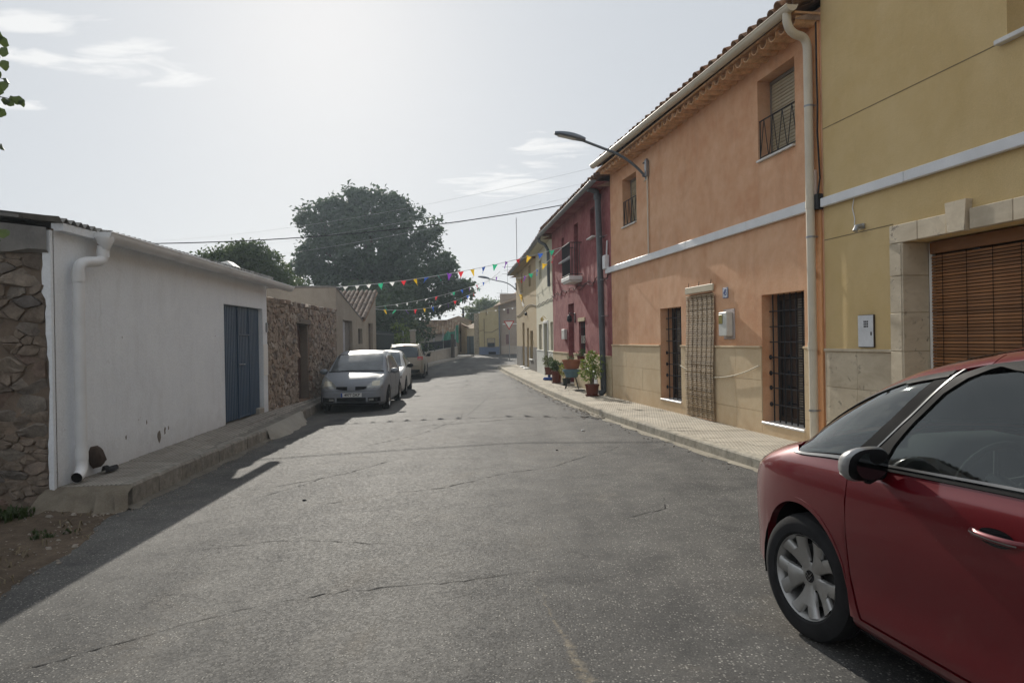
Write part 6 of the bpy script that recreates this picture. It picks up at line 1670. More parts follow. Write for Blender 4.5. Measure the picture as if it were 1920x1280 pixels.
b.grid(P); b.grid([[Vector((p.x, -p.y, p.z)) for p in r_] for r_ in P]); b.link("headliner", m_plain("headliner_grey", (0.30, 0.30, 0.29), 0.9, 0.1), RC, smooth=180)
# door mirror
b = MB(); P = []
mc = Vector((-.655, 0.995, 1.035))
for i in range(13):
    th = math.pi * i / 12
    row = []
    for k in range(25):
        ph = 2 * math.pi * k / 24; cx = math.cos(th); rr = math.sin(th)
        q = 2.6
        def sp_(v): return math.copysign(abs(v) ** (2 / q), v)
        fx = .085 * cx * (1.45 if cx > 0 else .55)
        row.append(mc + Vector((fx - .10 * (math.sin(ph) * rr) * .25, sp_(math.cos(ph)) * rr * .108 * (1 - .15 * max(0, cx)), sp_(math.sin(ph)) * rr * .080 * (1 - .25 * max(0, cx)))))
    P.append(row)
body = [r_ for i, r_ in enumerate(P) if i <= 9]; back = [r_ for i, r_ in enumerate(P) if i >= 9]
b = MB(); b.grid(body); mo = b.link("door_mirror", m_plain("mirror_cap_silver", (0.33, 0.335, 0.34), 0.3, 0.5, .5, var=.06), RC, smooth=180)
b = MB(); b.grid([[p + (p - mc).normalized() * .003 for p in r_] for r_ in P[8:10]] + [[p for p in r_] for r_ in back[1:]]); b.link("mirror_housing", M_TRIM, mo, smooth=60)
b = MB(); rr = [(p.x, p.y, p.z) for p in [mc + Vector((-.050 - .012 * math.cos(a), math.cos(a) * .086, math.sin(a) * .060)) for a in np.linspace(0, 2 * math.pi, 25)[:-1]]]; b.add(rr, [tuple(range(24))]); b.link("mirror_glass", m_plain("mirror_dark_tint", (.10, .105, .11), .04, .5, 1.0, var=0), mo)  # dark base colour paints the dark surroundings the glass would reflect
b = MB(); P2 = [[mc + Vector((.005 + .10 * math.cos(u), .015 + .080 * math.sin(u), -.034 + v)) for v in (-.014, 0, .014)] for u in np.linspace(.15, 1.5, 9)]
b.grid(P2); b.link("mirror_indicator", m_plain("clear_lens", (.72, .72, .70), .12, .6, var=.1), mo, smooth=180)
b = MB(); b.tube([(-.60, .86, .985), (-.635, .93, .985), (-.65, .98, .985)], [.035, .028, .04], 10); b.link("mirror_arm", M_TRIM, mo, smooth=60)
# door handles
for xh in (-1.235, -2.15):
    for sd in (1, -1):
        tz_ = MD.tz(xh, .865); p = MD.S(xh, tz_)
        b = MB(); P = []
        for i in range(9):
            f = i / 8; x = xh - .115 + .23 * f; lift = .030 * math.sin(math.pi * f) ** .5 + .004
            q = MD.S(x, tz_); row = []
            for (dy, dz) in ((lift - .010, .014), (lift, .009), (lift + .002, 0), (lift, -.009), (lift - .010, -.014)): row.append((x, sd * (q.y + dy), q.z + dz + .006 * (f - .5)))
            P.append(row)
        b.grid(P); ho = b.link("door_handle", M_REDP, RC, smooth=60)
        b = MB(); P = []
        for i in range(9):
            f = i / 8 * 2 - 1; row = []
            for j in range(5):
                g_ = j / 4 * 2 - 1; x = xh + .082 * f; z = p.z + .032 * g_ * math.sqrt(max(0, 1 - f * f * .98)); q = MD.S(x, MD.tz(x, z)); row.append((x, sd * (q.y + .0022), q.z))
            P.append(row)
        b.grid(P); b.link("handle_cup", M_GLOSSBLK, ho, smooth=180)
        b = MB(); P = [[(xh - .115 + .23 * f, sd * (MD.S(xh - .115 + .23 * f, tz_).y + .030 * math.sin(math.pi * f) ** .5 + .0075), p.z + dz + .006 * (f - .5)) for dz in (-.0025, .0025)] for f in np.linspace(.06, .94, 9)]
        b.grid(P); b.link("handle_strip", M_CHROME, ho, smooth=180)
# wheels: the front pair turned a little to the left
for (x, sd) in ((0, 1), (0, -1), (-2.785, 1), (-2.785, -1)):
    wheel(RC, (x, sd * (.79), .326), .326, .205, .219, sd, R(7.5) if x == 0 else 0, detailed=True)
# ------------------------------------------------------------------ the three parked cars on the left
def parked_car(origin, heading, label, md, paint, xs0, xs1, wb, wr, fr, rear_view=False, windows=(), plate=None, rails=False, front=None, rear=None, track=.74):
    root = car_root(origin, heading, label)
    xs = list(np.linspace(xs0, xs1, 64)); xs = [xs0] + [xs0 + .02 * (i + 1) for i in range(5)] + [x for x in xs if x > xs0 + .11] if xs0 < xs1 else xs
    xs = sorted(set([xs1 - .0, xs1 - .012, xs1 - .03, xs1 - .06, xs1 - .1] + [x for x in np.linspace(xs0 + .11, xs1 - .11, 56)] + [xs0, xs0 + .012, xs0 + .03, xs0 + .06, xs0 + .1]))
    ts = list(np.linspace(0, 9, 46))
    b = md.whole(xs, ts); body = b.link("body", paint, root, smooth=60)
    bm = bmesh.new(); bm.from_mesh(body.data); bvh = BVHTree.FromBMesh(bm); bm.free()
    af, ar = arch(0, wr + .0, wr + .055), arch(-wb, wr, wr + .055)
    for sd in (1, -1):
        for xc, A in ((0, af), (-wb, ar)):
            md.patch(xc - wr - .054, xc + wr + .054, (lambda x: 0.05), (lambda x, A=A: md.tz(x, max(A(x), md.bot(x) + .03))), nu=20, nv=4, off=.004, thick=0, side=sd).link("wheel_arch", M_WELL, root)
            w_ = md.w(xc); wheel(root, (xc, sd * (w_ - .075), wr), wr, .18, wr * .64, sd)
        md.patch(-wb + wr + .1, -wr - .1, (lambda x: 0.0), (lambda x: .8), nu=10, nv=2, off=.005, thick=.0, side=sd).link("sill_trim", M_TRIM, root)
    for (nm, mat, x0, x1, t0, t1, off, nu, nv) in windows:
        for sd in (1, -1): md.patch(x0, x1, t0, t1, nu=nu, nv=nv, off=off, thick=.006, side=sd).link(nm, mat, root, smooth=180)
    for sd in (1, -1):          # mirrors
        b = MB(); x, z = fr['mirror']; y = md.w(x)
        P = []
        for i in range(9):
            th = math.pi * i / 8; P.append([(x + .065 * math.cos(th) * (1.3 if th < 1.57 else .6), sd * (y + .09 + .11 * math.sin(th) * math.cos(ph)), z + .075 * math.sin(th) * math.sin(ph)) for ph in np.linspace(0, 2 * math.pi, 15)])
        b.grid(P); b.tube([(x, sd * (y - .05), z - .05), (x, sd * (y + .03), z - .03)], .025, 6); b.link("door_mirror", fr.get('mirror_mat', paint), root, smooth=60)
    return root, bvh
def flat_plate(root, x, y0, z0, txt, face=1, w=.52, h=.11, tilt=0.0):
    """number plate facing +x (face=1) or -x"""
    o = empty("number_plate", (x, y0, z0), 0, root)
    b = MB(); b.cbox(-.008, .008, -w / 2, w / 2, -h / 2, h / 2, .003); o2 = b.link("plate", M_PLATE, root)
    o2.location = (x, y0, z0); o2.rotation_euler = (0, tilt, 0 if face > 0 else math.pi); bpy.data.objects.remove(o)
    b = MB(); b.box(.0082, .0092, -w / 2 + .004, -w / 2 + .045, -h / 2 + .004, h / 2 - .004); b.link("plate_band", M_PLATEBLUE, o2)
    b = MB()
    for (z0_, z1_, y0_, y1_) in ((-h/2+.002, -h/2+.006, -w/2+.003, w/2-.003), (h/2-.006, h/2-.002, -w/2+.003, w/2-.003)): b.box(.0082, .0088, y0_, y1_, z0_, z1_)
    b.link("plate_border", M_INK, o2)
    if txt: text_mesh(txt, .098, M_INK, o2, Matrix.Translation((.0095, .022, 0)) @ Matrix.Rotation(R(90), 4, 'Z') @ Matrix.Rotation(R(90), 4, 'X'), .0006, "lettering", .93)
    return o2

# silver one-box hatchback, front towards the camera
MS = Mould(dict(
    top=[(.76, .50), (.74, .60), (.68, .70), (.55, .80), (.3, .90), (.05, .965), (-.08, 1.0), (-.2, 1.07), (-.6, 1.29), (-.95, 1.445), (-1.1, 1.485), (-1.5, 1.53), (-2.0, 1.525), (-2.5, 1.475), (-2.85, 1.38), (-2.98, 1.2), (-3.06, .95), (-3.10, .7), (-3.12, .5)],
    w=[(.76, .48), (.74, .62), (.68, .715), (.58, .77), (.4, .815), (.1, .84), (-.4, .847), (-2.4, .847), (-2.8, .82), (-3.0, .76), (-3.1, .66), (-3.12, .5)],
    belt=[(.76, .46), (.72, .57), (.62, .66), (.45, .755), (.2, .85), (0, .895), (-.3, .92), (-1.2, .955), (-2.3, 1.0), (-2.8, 1.03), (-3.0, .95), (-3.12, .48)],
    bot=[(.76, .27), (.6, .20), (.4, .17), (-2.6, .17), (-3.0, .25), (-3.12, .34)],
    ry=[(.76, .30), (.7, .45), (.55, .55), (.3, .63), (.0, .70), (-.2, .69), (-.6, .655), (-.95, .62), (-1.5, .60), (-2.4, .585), (-2.85, .55), (-3.05, .5), (-3.12, .35)],
    rz=[(.76, .48), (.72, .59), (.6, .715), (.3, .865), (0, .95), (-.2, 1.035), (-.6, 1.245), (-.95, 1.40), (-1.5, 1.475), (-2.0, 1.47), (-2.5, 1.42), (-2.85, 1.32), (-3.0, 1.1), (-3.12, .49)],
    bow=[(.76, 0.0), (.2, .04), (-.2, .08), (-.9, .04), (-1.2, 0), (-3.1, 0)], bulge=.02))
M_SILV = m_paint("silver_blue_paint", (0.215, 0.235, 0.265), 0.08, 0.18, 0.12, 0.30)
ang_s = Vector((.047, -1, 0)).normalized()
gl = M_DARKGL = m_dark_glass("car_window_dark", (0.035, 0.042, 0.048), .06)
M_WSCR = m_dark_glass("windscreen_dusty", (0.075, 0.085, 0.092), .12)
SC_, bvh = parked_car((-4.07, 18.45, zroad(-4.07, 18.45)), ang_s, "silver grey hatchback parked on the left, its front and number plate facing the camera", MS, M_SILV, -3.12, .76, 2.5, .30,
    dict(mirror=(-.52, .985)), windows=[
    ("windscreen", M_WSCR, (lambda v: -.985 + .02 * v), (lambda v: -.10 + .0 * v), 7.12, 9.0, .004, 14, 8),
    ("front_side_window", gl, (lambda v: -1.50), (lambda v: -.52 - .43 * v), 5.15, 6.8, .004, 10, 6),
    ("quarter_window", gl, (lambda v: -.50 - .43 * v), (lambda v: -.25 - .0 * v - .55 * v), 5.2, 6.75, .004, 6, 6),
    ("rear_side_window", gl, (lambda v: -2.35 + .05 * v), (lambda v: -1.57), 5.15, 6.8, .004, 8, 6),
    ("rear_window", gl, -2.98, (lambda v: -2.88), 7.2, 9.0, .004, 4, 6),
    ("door_seam", M_WELL, -1.535, -1.525, .9, 7.0, .002, 1, 16), ("door_seam", M_WELL, -.41, -.40, .9, 5.2, .002, 1, 10), ("door_seam", M_WELL, -2.40, -2.39, 2.6, 5.0, .002, 1, 8),
    ("bonnet_seam", M_WELL, -.13, .52, 6.25, 6.33, .002, 14, 1), ("door_moulding", M_SILV, -2.0, -.45, 2.35, 2.6, .012, 8, 2), ("windscreen_base", M_TRIM, -.12, -.06, 6.9, 9.0, .007, 2, 10)])
def fp(y0, y1, zl, zu, x=2.0):
    """front opening between height curves"""
    return lambda u, v: (x, y0 + (y1 - y0) * u, zl(y0 + (y1 - y0) * u) + (zu(y0 + (y1 - y0) * u) - zl(y0 + (y1 - y0) * u)) * v)
FX = (-1, 0, 0)
def fpatch(root, bvh, name, mat, fn, nu, nv, off, d=FX): return ray_patch(bvh, fn, nu, nv, d, off).link(name, mat, root, smooth=180)
for sg in (1, -1):
    fpatch(SC_, bvh, "headlamp", M_LAMPGL, fp(sg * .375, sg * .755, lambda y: .595 + .05 * max(0, abs(y) - .55), lambda y: .625 + .27 * ((abs(y) - .37) / .385) ** .7), 12, 9, .008)
    fpatch(SC_, bvh, "lamp_reflector", m_plain("amber_reflector", (.50, .47, .38), .2, .5, .3) if sg > 0 else bpy.data.materials["amber_reflector"], fp(sg * .50, sg * .69, lambda y: .655, lambda y: .76 + .1 * (abs(y) - .5)), 6, 5, .011)
    fpatch(SC_, bvh, "grille", M_WELL, fp(sg * .10, sg * .41, lambda y: .555 + .045 * ((abs(y) - .1) / .31) ** 2, lambda y: .645), 8, 4, .006)
    fpatch(SC_, bvh, "fog_lamp_recess", M_WELL, fp(sg * .41, sg * .71, lambda y: .265 + .02 * (abs(y) - .4), lambda y: .375 + .02 * (abs(y) - .4)), 6, 4, .006)
    fpatch(SC_, bvh, "fog_lamp", M_LAMPGL, fp(sg * .43, sg * .55, lambda y: .295, lambda y: .35), 4, 4, .010)
fpatch(SC_, bvh, "lower_grille", M_WELL, fp(-.36, .36, lambda y: .25, lambda y: .375), 10, 4, .006)
for k in range(3): fpatch(SC_, bvh, "grille_slat", M_TRIM, fp(-.34, .34, lambda y, k=k: .28 + .027 * k, lambda y, k=k: .29 + .027 * k), 10, 1, .012)
fpatch(SC_, bvh, "bumper_line", M_WELL, fp(-.72, .72, lambda y: .535 + .0 * y, lambda y: .541), 18, 1, .003)
fpatch(SC_, bvh, "chin_spoiler", M_TRIM, fp(-.66, .66, lambda y: .20, lambda y: .235), 14, 1, .012)
b = MB()
for a in (90, 210, 330):       # three-diamond badge on the nose
    c_, s_ = math.cos(R(a)), math.sin(R(a)); L_, W_ = .045, .021
    for sc in (1,):
        px_, pz_ = c_ * L_ / 2, s_ * L_ / 2
        b.add([(.78, 0, .60), (.78, c_ * L_ / 2 - s_ * W_ * .6, .60 + s_ * L_ / 2 + c_ * W_ * .6), (.78, c_ * L_, .60 + s_ * L_), (.78, c_ * L_ / 2 + s_ * W_ * .6, .60 + s_ * L_ / 2 - c_ * W_ * .6)], [(0, 1, 2, 3)])
b.link("badge", M_CHROME, SC_)
fpatch(SC_, bvh, "badge_mount", M_SILV, fp(-.085, .085, lambda y: .545, lambda y: .66 - abs(y) * .8), 4, 4, .010)
flat_plate(SC_, .775, 0, .44, "4977 DKP")
b = MB(); b.tube([(-.10, -.5, 1.03), (-.16, -.1, 1.055), (-.13, .25, 1.05)], .010, 5); b.tube([(-.06, -.05, 1.02), (-.13, .35, 1.05), (-.13, .62, 1.03)], .010, 5); b.link("wiper", M_TRIM, SC_)

# white hatchback behind it
MW = Mould(dict(
    top=[(.80, .52), (.77, .64), (.68, .74), (.4, .86), (.1, .93), (-.15, .97), (-.3, 1.03), (-.7, 1.26), (-1.0, 1.41), (-1.3, 1.465), (-1.8, 1.475), (-2.4, 1.43), (-2.85, 1.33), (-3.05, 1.1), (-3.15, .9), (-3.20, .6)],
    w=[(.80, .5), (.77, .66), (.68, .75), (.5, .82), (.2, .86), (-.3, .868), (-2.4, .868), (-2.9, .83), (-3.1, .75), (-3.2, .55)],
    belt=[(.80, .48), (.74, .61), (.6, .70), (.3, .81), (0, .875), (-.4, .905), (-1.4, .94), (-2.6, .99), (-3.0, .95), (-3.2, .52)],
    bot=[(.80, .28), (.6, .2), (.4, .17), (-2.7, .17), (-3.0, .25), (-3.2, .34)],
    ry=[(.80, .3), (.7, .5), (.4, .62), (0, .71), (-.3, .70), (-.7, .655), (-1.05, .61), (-1.8, .59), (-2.5, .57), (-2.9, .53), (-3.2, .35)],
    rz=[(.80, .5), (.72, .65), (.4, .825), (0, .915), (-.3, .985), (-.7, 1.215), (-1.05, 1.37), (-1.5, 1.42), (-2.2, 1.40), (-2.8, 1.27), (-3.05, 1.05), (-3.2, .53)],
    bow=[(.8, 0), (.2, .03), (-.3, .08), (-1.0, .03), (-1.3, 0), (-3.2, 0)], bulge=.02))
M_WHP = m_paint("white_car_paint", (0.60, 0.60, 0.585), 0.0, 0.2, 0.12, 0.30)
ang_w = Vector((.080, -1, 0)).normalized()
WC_, bvh = parked_car((-4.36, 23.25, zroad(-4.36, 23.2)), ang_w, "white hatchback parked between the silver hatchback and the beige car", MW, M_WHP, -3.20, .80, 2.6, .305,
    dict(mirror=(-.62, .96), mirror_mat=M_TRIM), windows=[
    ("windscreen", m_dark_glass("windscreen_blue", (0.05, 0.065, 0.075), .06), -1.06, -.22, 7.12, 9.0, .004, 12, 8),
    ("front_side_window", gl, -1.60, (lambda v: -.45 - .52 * v), 5.15, 6.8, .004, 10, 6), ("rear_side_window", gl, -2.5, -1.67, 5.15, 6.8, .004, 8, 6),
    ("door_seam", M_WELL, -1.635, -1.625, .9, 7.0, .002, 1, 16), ("door_seam", M_WELL, -.47, -.46, .9, 5.2, .002, 1, 10), ("door_crease", M_WHP, -2.2, -.5, 3.1, 3.3, .01, 8, 2), ("windscreen_base", M_TRIM, -.22, -.17, 6.9, 9.0, .007, 2, 10)])
for sg in (1, -1): fpatch(WC_, bvh, "headlamp", M_LAMPGL, fp(sg * .42, sg * .76, lambda y: .60, lambda y: .66 + .12 * (abs(y) - .4) / .36), 8, 6, .008)
fpatch(WC_, bvh, "grille", M_WELL, fp(-.35, .35, lambda y: .56, lambda y: .62), 8, 3, .006); fpatch(WC_, bvh, "lower_grille", M_WELL, fp(-.5, .5, lambda y: .27, lambda y: .37), 8, 3, .006)
# beige people carrier seen from behind
MG = Mould(dict(
    top=[(.85, .55), (.82, .70), (.7, .82), (.4, .95), (.15, 1.02), (0, 1.06), (-.3, 1.22), (-.8, 1.48), (-1.1, 1.58), (-1.6, 1.635), (-2.2, 1.645), (-2.8, 1.62), (-3.15, 1.585), (-3.27, 1.52), (-3.36, 1.25), (-3.42, .98), (-3.48, .8), (-3.50, .6)],
    w=[(.85, .5), (.82, .66), (.7, .77), (.5, .84), (.2, .885), (-.3, .90), (-2.6, .90), (-3.0, .885), (-3.3, .84), (-3.44, .79), (-3.49, .74), (-3.50, .68)],
    belt=[(.85, .5), (.8, .63), (.6, .76), (.3, .87), (0, .94), (-.4, .97), (-1.4, 1.0), (-2.6, 1.04), (-3.2, 1.06), (-3.40, 1.0), (-3.46, .80), (-3.50, .56)],
    bot=[(.85, .3), (.6, .2), (.4, .18), (-2.9, .18), (-3.3, .24), (-3.50, .32)],
    ry=[(.85, .3), (.7, .5), (.4, .64), (0, .72), (-.3, .71), (-.8, .67), (-1.2, .65), (-2.2, .645), (-2.9, .635), (-3.2, .62), (-3.36, .64), (-3.44, .66), (-3.50, .58)],
    rz=[(.85, .52), (.78, .68), (.4, .91), (0, 1.02), (-.3, 1.16), (-.8, 1.42), (-1.2, 1.545), (-1.7, 1.57), (-2.4, 1.57), (-2.9, 1.54), (-3.2, 1.46), (-3.34, 1.22), (-3.42, .96), (-3.50, .57)],
    bow=[(.85, 0), (0, .06), (-1, .03), (-1.3, 0), (-3.1, -.01), (-3.3, -.05), (-3.5, -.05)], bulge=.02))
M_BEIGEP = m_paint("beige_metallic_paint", (0.26, 0.228, 0.18), 0.15, 0.3, 0.12, 0.25)
ang_b = Vector((-.075, 1, 0)).normalized()
BC_, bvh = parked_car((-5.03 - .075 * 2.75, 33.4 + 2.75, zroad(-5.1, 34.5)), ang_b, "beige people carrier parked farthest on the left, its rear window facing the camera", MG, M_BEIGEP, -3.50, .85, 2.72, .33,
    dict(mirror=(-.65, 1.06), mirror_mat=M_TRIM), windows=[
    ("front_side_window", gl, -1.60, (lambda v: -.5 - .5 * v), 5.15, 6.8, .004, 10, 6), ("rear_side_window", gl, -2.45, -1.67, 5.15, 6.8, .004, 8, 6), ("rear_quarter_window", gl, (lambda v: -3.12), -2.52, 5.2, 6.8, .004, 8, 6),
    ("windscreen", gl, -1.05, -.1, 7.12, 9.0, .004, 8, 6), ("door_seam", M_WELL, -2.49, -2.48, .9, 7.0, .002, 1, 12)])
RX = (1, 0, 0)
M_RWIN = m_dark_glass("rear_window_blue", (0.035, 0.05, 0.062), .04)
fpatch(BC_, bvh, "rear_window", M_RWIN, fp(-.60, .60, lambda y: 1.05 + .0 * y, lambda y: 1.50 - .06 * (abs(y) / .6) ** 3, -5), 14, 8, .005, RX)
fpatch(BC_, bvh, "rear_window_border", M_GLOSSBLK, fp(-.65, .65, lambda y: 1.02, lambda y: 1.525 - .06 * (abs(y) / .6) ** 3, -5), 14, 8, .002, RX)
for sg in (1, -1):
    fpatch(BC_, bvh, "tail_lamp", M_RED, fp(sg * .60, sg * .83, lambda y: .90, lambda y: 1.05 + .02 * (abs(y) - .6), -5), 6, 6, .008, RX)
    fpatch(BC_, bvh, "tail_lamp_clear", M_LAMPGL, fp(sg * .62, sg * .80, lambda y: .93, lambda y: .965, -5), 6, 2, .012, RX)
    b = MB(); b.tube([MG.S(x, 7.1) * 1 + Vector((0, 0, .045)) if sg > 0 else Vector((MG.S(x, 7.1).x, -MG.S(x, 7.1).y, MG.S(x, 7.1).z + .045)) for x in np.linspace(-1.3, -2.9, 9)], .016, 6); b.link("roof_rail", M_STEEL, BC_, smooth=60)
fpatch(BC_, bvh, "tailgate_seam", M_WELL, fp(-.62, .62, lambda y: .62 + .0 * y, lambda y: .63, -5), 10, 1, .004, RX)
fpatch(BC_, bvh, "plate_recess", M_BEIGEP, fp(-.38, .38, lambda y: .68, lambda y: .86, -5), 6, 3, .004, RX)
fpatch(BC_, bvh, "bumper_trim", M_TRIM, fp(-.80, .80, lambda y: .32, lambda y: .46, -5), 14, 3, .008, RX)
flat_plate(BC_, -3.535, 0, .77, "", -1)
b = MB(); b.cbox(-3.29, -3.25, -.045, .045, 1.535, 1.56, .005); b.link("brake_light", M_RED, BC_)
fpatch(BC_, bvh, "badge", M_CHROME, fp(-.05, .05, lambda y: .93, lambda y: .98, -5), 3, 3, .010, RX)

# ================================================================== STREET LAMPS
def lamp(F, y_, z_, arm, rise, label, hd=.66, tilt=.13):
    root = F.empty("street_lamp", F.S(y_), 0, 0, label=label, cat="street lamp", group="street lamps on the house fronts")
    b = MB(); b.cbox(-.05, .05, 0.002, .045, z_ - .28, z_ + .16, .008); b.tube([(0, .05, z_ - .22), (0, .12, z_ - .20)], .016, 6); b.tube([(0, .05, z_ + .10), (0, .10, z_ + .06)], .016, 6); b.link("bracket", M_SLATE, root, smooth=45)
    b = MB(); pts = bez((0, .06, z_ - .20), (0, .42, z_ + .20), (0, arm * .62, z_ + rise * .64), 8) + [(0, arm, z_ + rise)]; b.tube(pts, .028, 10); b.link("arm", M_SLATE, root, smooth=60)
    dv = Vector((0, 1, .20)).normalized(); up = Vector((0, -.20, 1)).normalized(); o_ = Vector((0, arm - .08, z_ + rise - .015))
    b = MB(); P = []
    for i in range(15):
        f = i / 14; w_ = .045 + .085 * math.sin(math.pi * min(1, .08 + f * .86)) ** .75 if f < .98 else .03; hh = .035 + .065 * math.sin(math.pi * min(1, .15 + f * .80))
        c = o_ + dv * (f * hd)
        P.append([c + Vector((w_ * math.cos(a), 0, 0)) + up * (hh * math.sin(a) if math.sin(a) > 0 else .022 * math.sin(a)) for a in np.linspace(0, 2 * math.pi, 17)])
    b.grid(P)
    for r_ in (P[0], P[-1]): b.add(r_[:-1], [tuple(range(16))])
    h = b.link("lamp_head", M_SLATE, root, smooth=60)
    b = MB(); c0 = o_ + dv * (hd * .30); c1 = o_ + dv * (hd * .86)
    b.add([c0 + Vector((-.075, 0, 0)) - up * .026, c0 + Vector((.075, 0, 0)) - up * .026, c1 + Vector((.085, 0, 0)) - up * .026, c1 + Vector((-.085, 0, 0)) - up * .026], [(0, 1, 2, 3)]); b.link("lamp_glass", m_plain("lamp_glass_grey", (.34, .35, .34), .15, .5) if "lamp_glass_grey" not in bpy.data.materials else bpy.data.materials["lamp_glass_grey"], h)
    return root
L1 = lamp(F_OR, 15.05, 5.22, 1.45, .52, "grey street lamp on a long curved arm fixed to the orange house", .66)
b = MB(); a = 0.0
b.cbox(-.11, -.02, .01, .08, 5.0, 5.34, .008); b.link("switch_box", M_STEEL, L1)
b = MB(); b.tube([(-.06, .03, 5.0), (-.06, .03, 3.36)], .018, 8); b.tube([(-.06, .03, 4.95), (.06, .05, 4.92)], .014, 6); b.link("conduit", M_CREAM_PVC, L1, smooth=60)
lamp(F_BE, 41.25, 4.75, 1.65, .42, "grey street lamp on the corner of the ochre house at the far end", .66)

# ================================================================== OVERHEAD CABLES
def cable(name, p0, p1, d, r, mat, label, grp=None, n=28):
    b = MB(); b.tube(sag(p0, p1, d, n), r, 6); return b.link(name, mat, smooth=60, label=label, cat="cable", group=grp)
cable("overhead_cable", (-10.6, 18.6, 4.30), (1.62, 21.3, 5.62), 0.30, .014, M_CABLE, "thick black overhead cable crossing the street in front of the large tree")
M_WIRE = m_plain("thin_wire", (0.5, 0.5, 0.51), .7)
cable("overhead_wire", (-32, 54, 9.6), (4.0, 30, 8.9), .9, .0045, M_WIRE, "uppermost of three thin wires high above the trees", "thin wires high above the trees")
cable("overhead_wire", (-32, 54, 8.6), (4.0, 30, 8.35), .9, .0045, M_WIRE, "middle one of three thin wires high above the trees", "thin wires high above the trees")
cable("overhead_wire", (-32, 54, 7.6), (4.0, 30, 7.9), .9, .0045, M_WIRE, "lowest of three thin wires high above the trees", "thin wires high above the trees")
cable("overhead_wire", (-4.5, 70, 6.2), (-.9, 60, 7.4), .2, .016, M_WIRE, "short thin wire beyond the bunting, running to the far antenna")
b = MB(); b.tube([(-10.6, 18.6, -.3), (-10.6, 18.6, 4.35)], [.11, .08], 10); b.link("utility_pole", m_slats("grey_pole_wood", (.14, .12, .10), (.20, .18, .15)), smooth=60, label="wooden utility pole behind the white outbuilding", cat="pole")

# ================================================================== BUNTING
FLAG = {'r': (0.62, 0.035, 0.05), 'y': (0.72, 0.47, 0.03), 'b': (0.03, 0.13, 0.58), 'g': (0.03, 0.42, 0.22), 'p': (0.22, 0.05, 0.42), 'w': (0.80, 0.80, 0.78)}
def m_flag(k, c):
    t = NT("pennant_" + k); t.done(c, .45, .4)
    tl = t.new('ShaderNodeBsdfTranslucent'); tl.inputs[0].default_value = (*c, 1); mx = t.new('ShaderNodeMixShader'); mx.inputs[0].default_value = .5
    t.l.new(t.b.outputs[0], mx.inputs[1]); t.l.new(tl.outputs[0], mx.inputs[2]); t.l.new(mx.outputs[0], t.out.inputs['Surface']); return t.m
MF = {k: m_flag(k, c) for k, c in FLAG.items()}
def pennant_mesh(k, j):
    r = np.random.default_rng(50 + j); b = MB(); P = []
    tw, bl = r.uniform(-.6, .6), r.uniform(-.06, .10)
    for i in range(5):
        f = i / 4; w = .5 * (1 - f * .97); row = []
        for q in (-1, 0, 1):
            row.append((q * w * math.cos(tw * f) , bl * f * 2 + .12 * f * math.sin(q + 3 * f) + q * w * math.sin(tw * f), -f * 1.05 + .04 * abs(q)))
        P.append(row)
    b.grid(P); return b.mesh("pennant", MF[k], 180)
PEN = {k: [pennant_mesh(k, j + 7 * i) for j in range(4)] for i, k in enumerate(FLAG)}
def bunting(p0, p1, d, seq, size, label, gap0=.02, gap1=.98, grp="bunting strings across the street"):
    o = empty("bunting", p0, 0, label=label, cat="bunting", group=grp)
    pts = sag((0, 0, 0), Vector(p1) - Vector(p0), d, 40)
    b = MB(); b.tube(pts, .0075, 5); b.link("string", m_plain("white_string", (.68, .68, .66), .8) if "white_string" not in bpy.data.materials else bpy.data.materials["white_string"], o)
    n = len(seq); D = Vector(p1) - Vector(p0); rz = math.atan2(D.y, D.x)
    for i, k in enumerate(seq):
        f = gap0 + (gap1 - gap0) * (i + .5) / n; p = D * f - Vector((0, 0, 4 * d * f * (1 - f)))
        inst("pennant", PEN[k][int(RNG.integers(4))], o, p, (RNG.normal(0, .45), RNG.normal(0, .16), rz + RNG.normal(0, .7)), (size, size, size * (.75 if k == 'w' else 1.15)))
    return o
bal_pt = F_RE.at(F_RE.S(22.0), .38, 4.43)
bunting((-5.36, 21.62, 3.30), bal_pt, .20, "wwwgwrybgpryb" + "gprybg", .175, "long coloured bunting from the grey shed to the iron balcony")  # white pennants near the shed paint sun glint on coloured ones
bunting((-5.50, 28.7, 3.02), (-.55, 40.9, 5.35), .25, "gwwwwrwgbprbgp", .16, "bunting rising from the far shed corner to the distant street lamp")
bunting((-5.50, 28.7, 2.94), (-1.7, 43.5, 4.9), .50, "ygprybwprgbrg", .17, "lower bunting hanging from the far shed corner before the dark tree")
bunting(bal_pt + Vector((0, 0, -.02)), F_BE.at(F_BE.S(41.0), .30, 5.15), .30, "rybgpry", .21, "bunting strung along the house fronts between balcony and corner lamp", .03, .9)
bunting(F_BE.at(F_BE.S(38.5), .08, 4.35), F_BE.at(F_BE.S(36.6), .08, 3.35), .1, "wyywww", .20, "loose end of bunting drooping against the ochre house front")
bunting((-8.6, 58.8, 3.55), (.6, 56.4, 4.2), .10, "wywwwwywwwwww", .20, "pale bunting across the far junction in front of the distant houses")

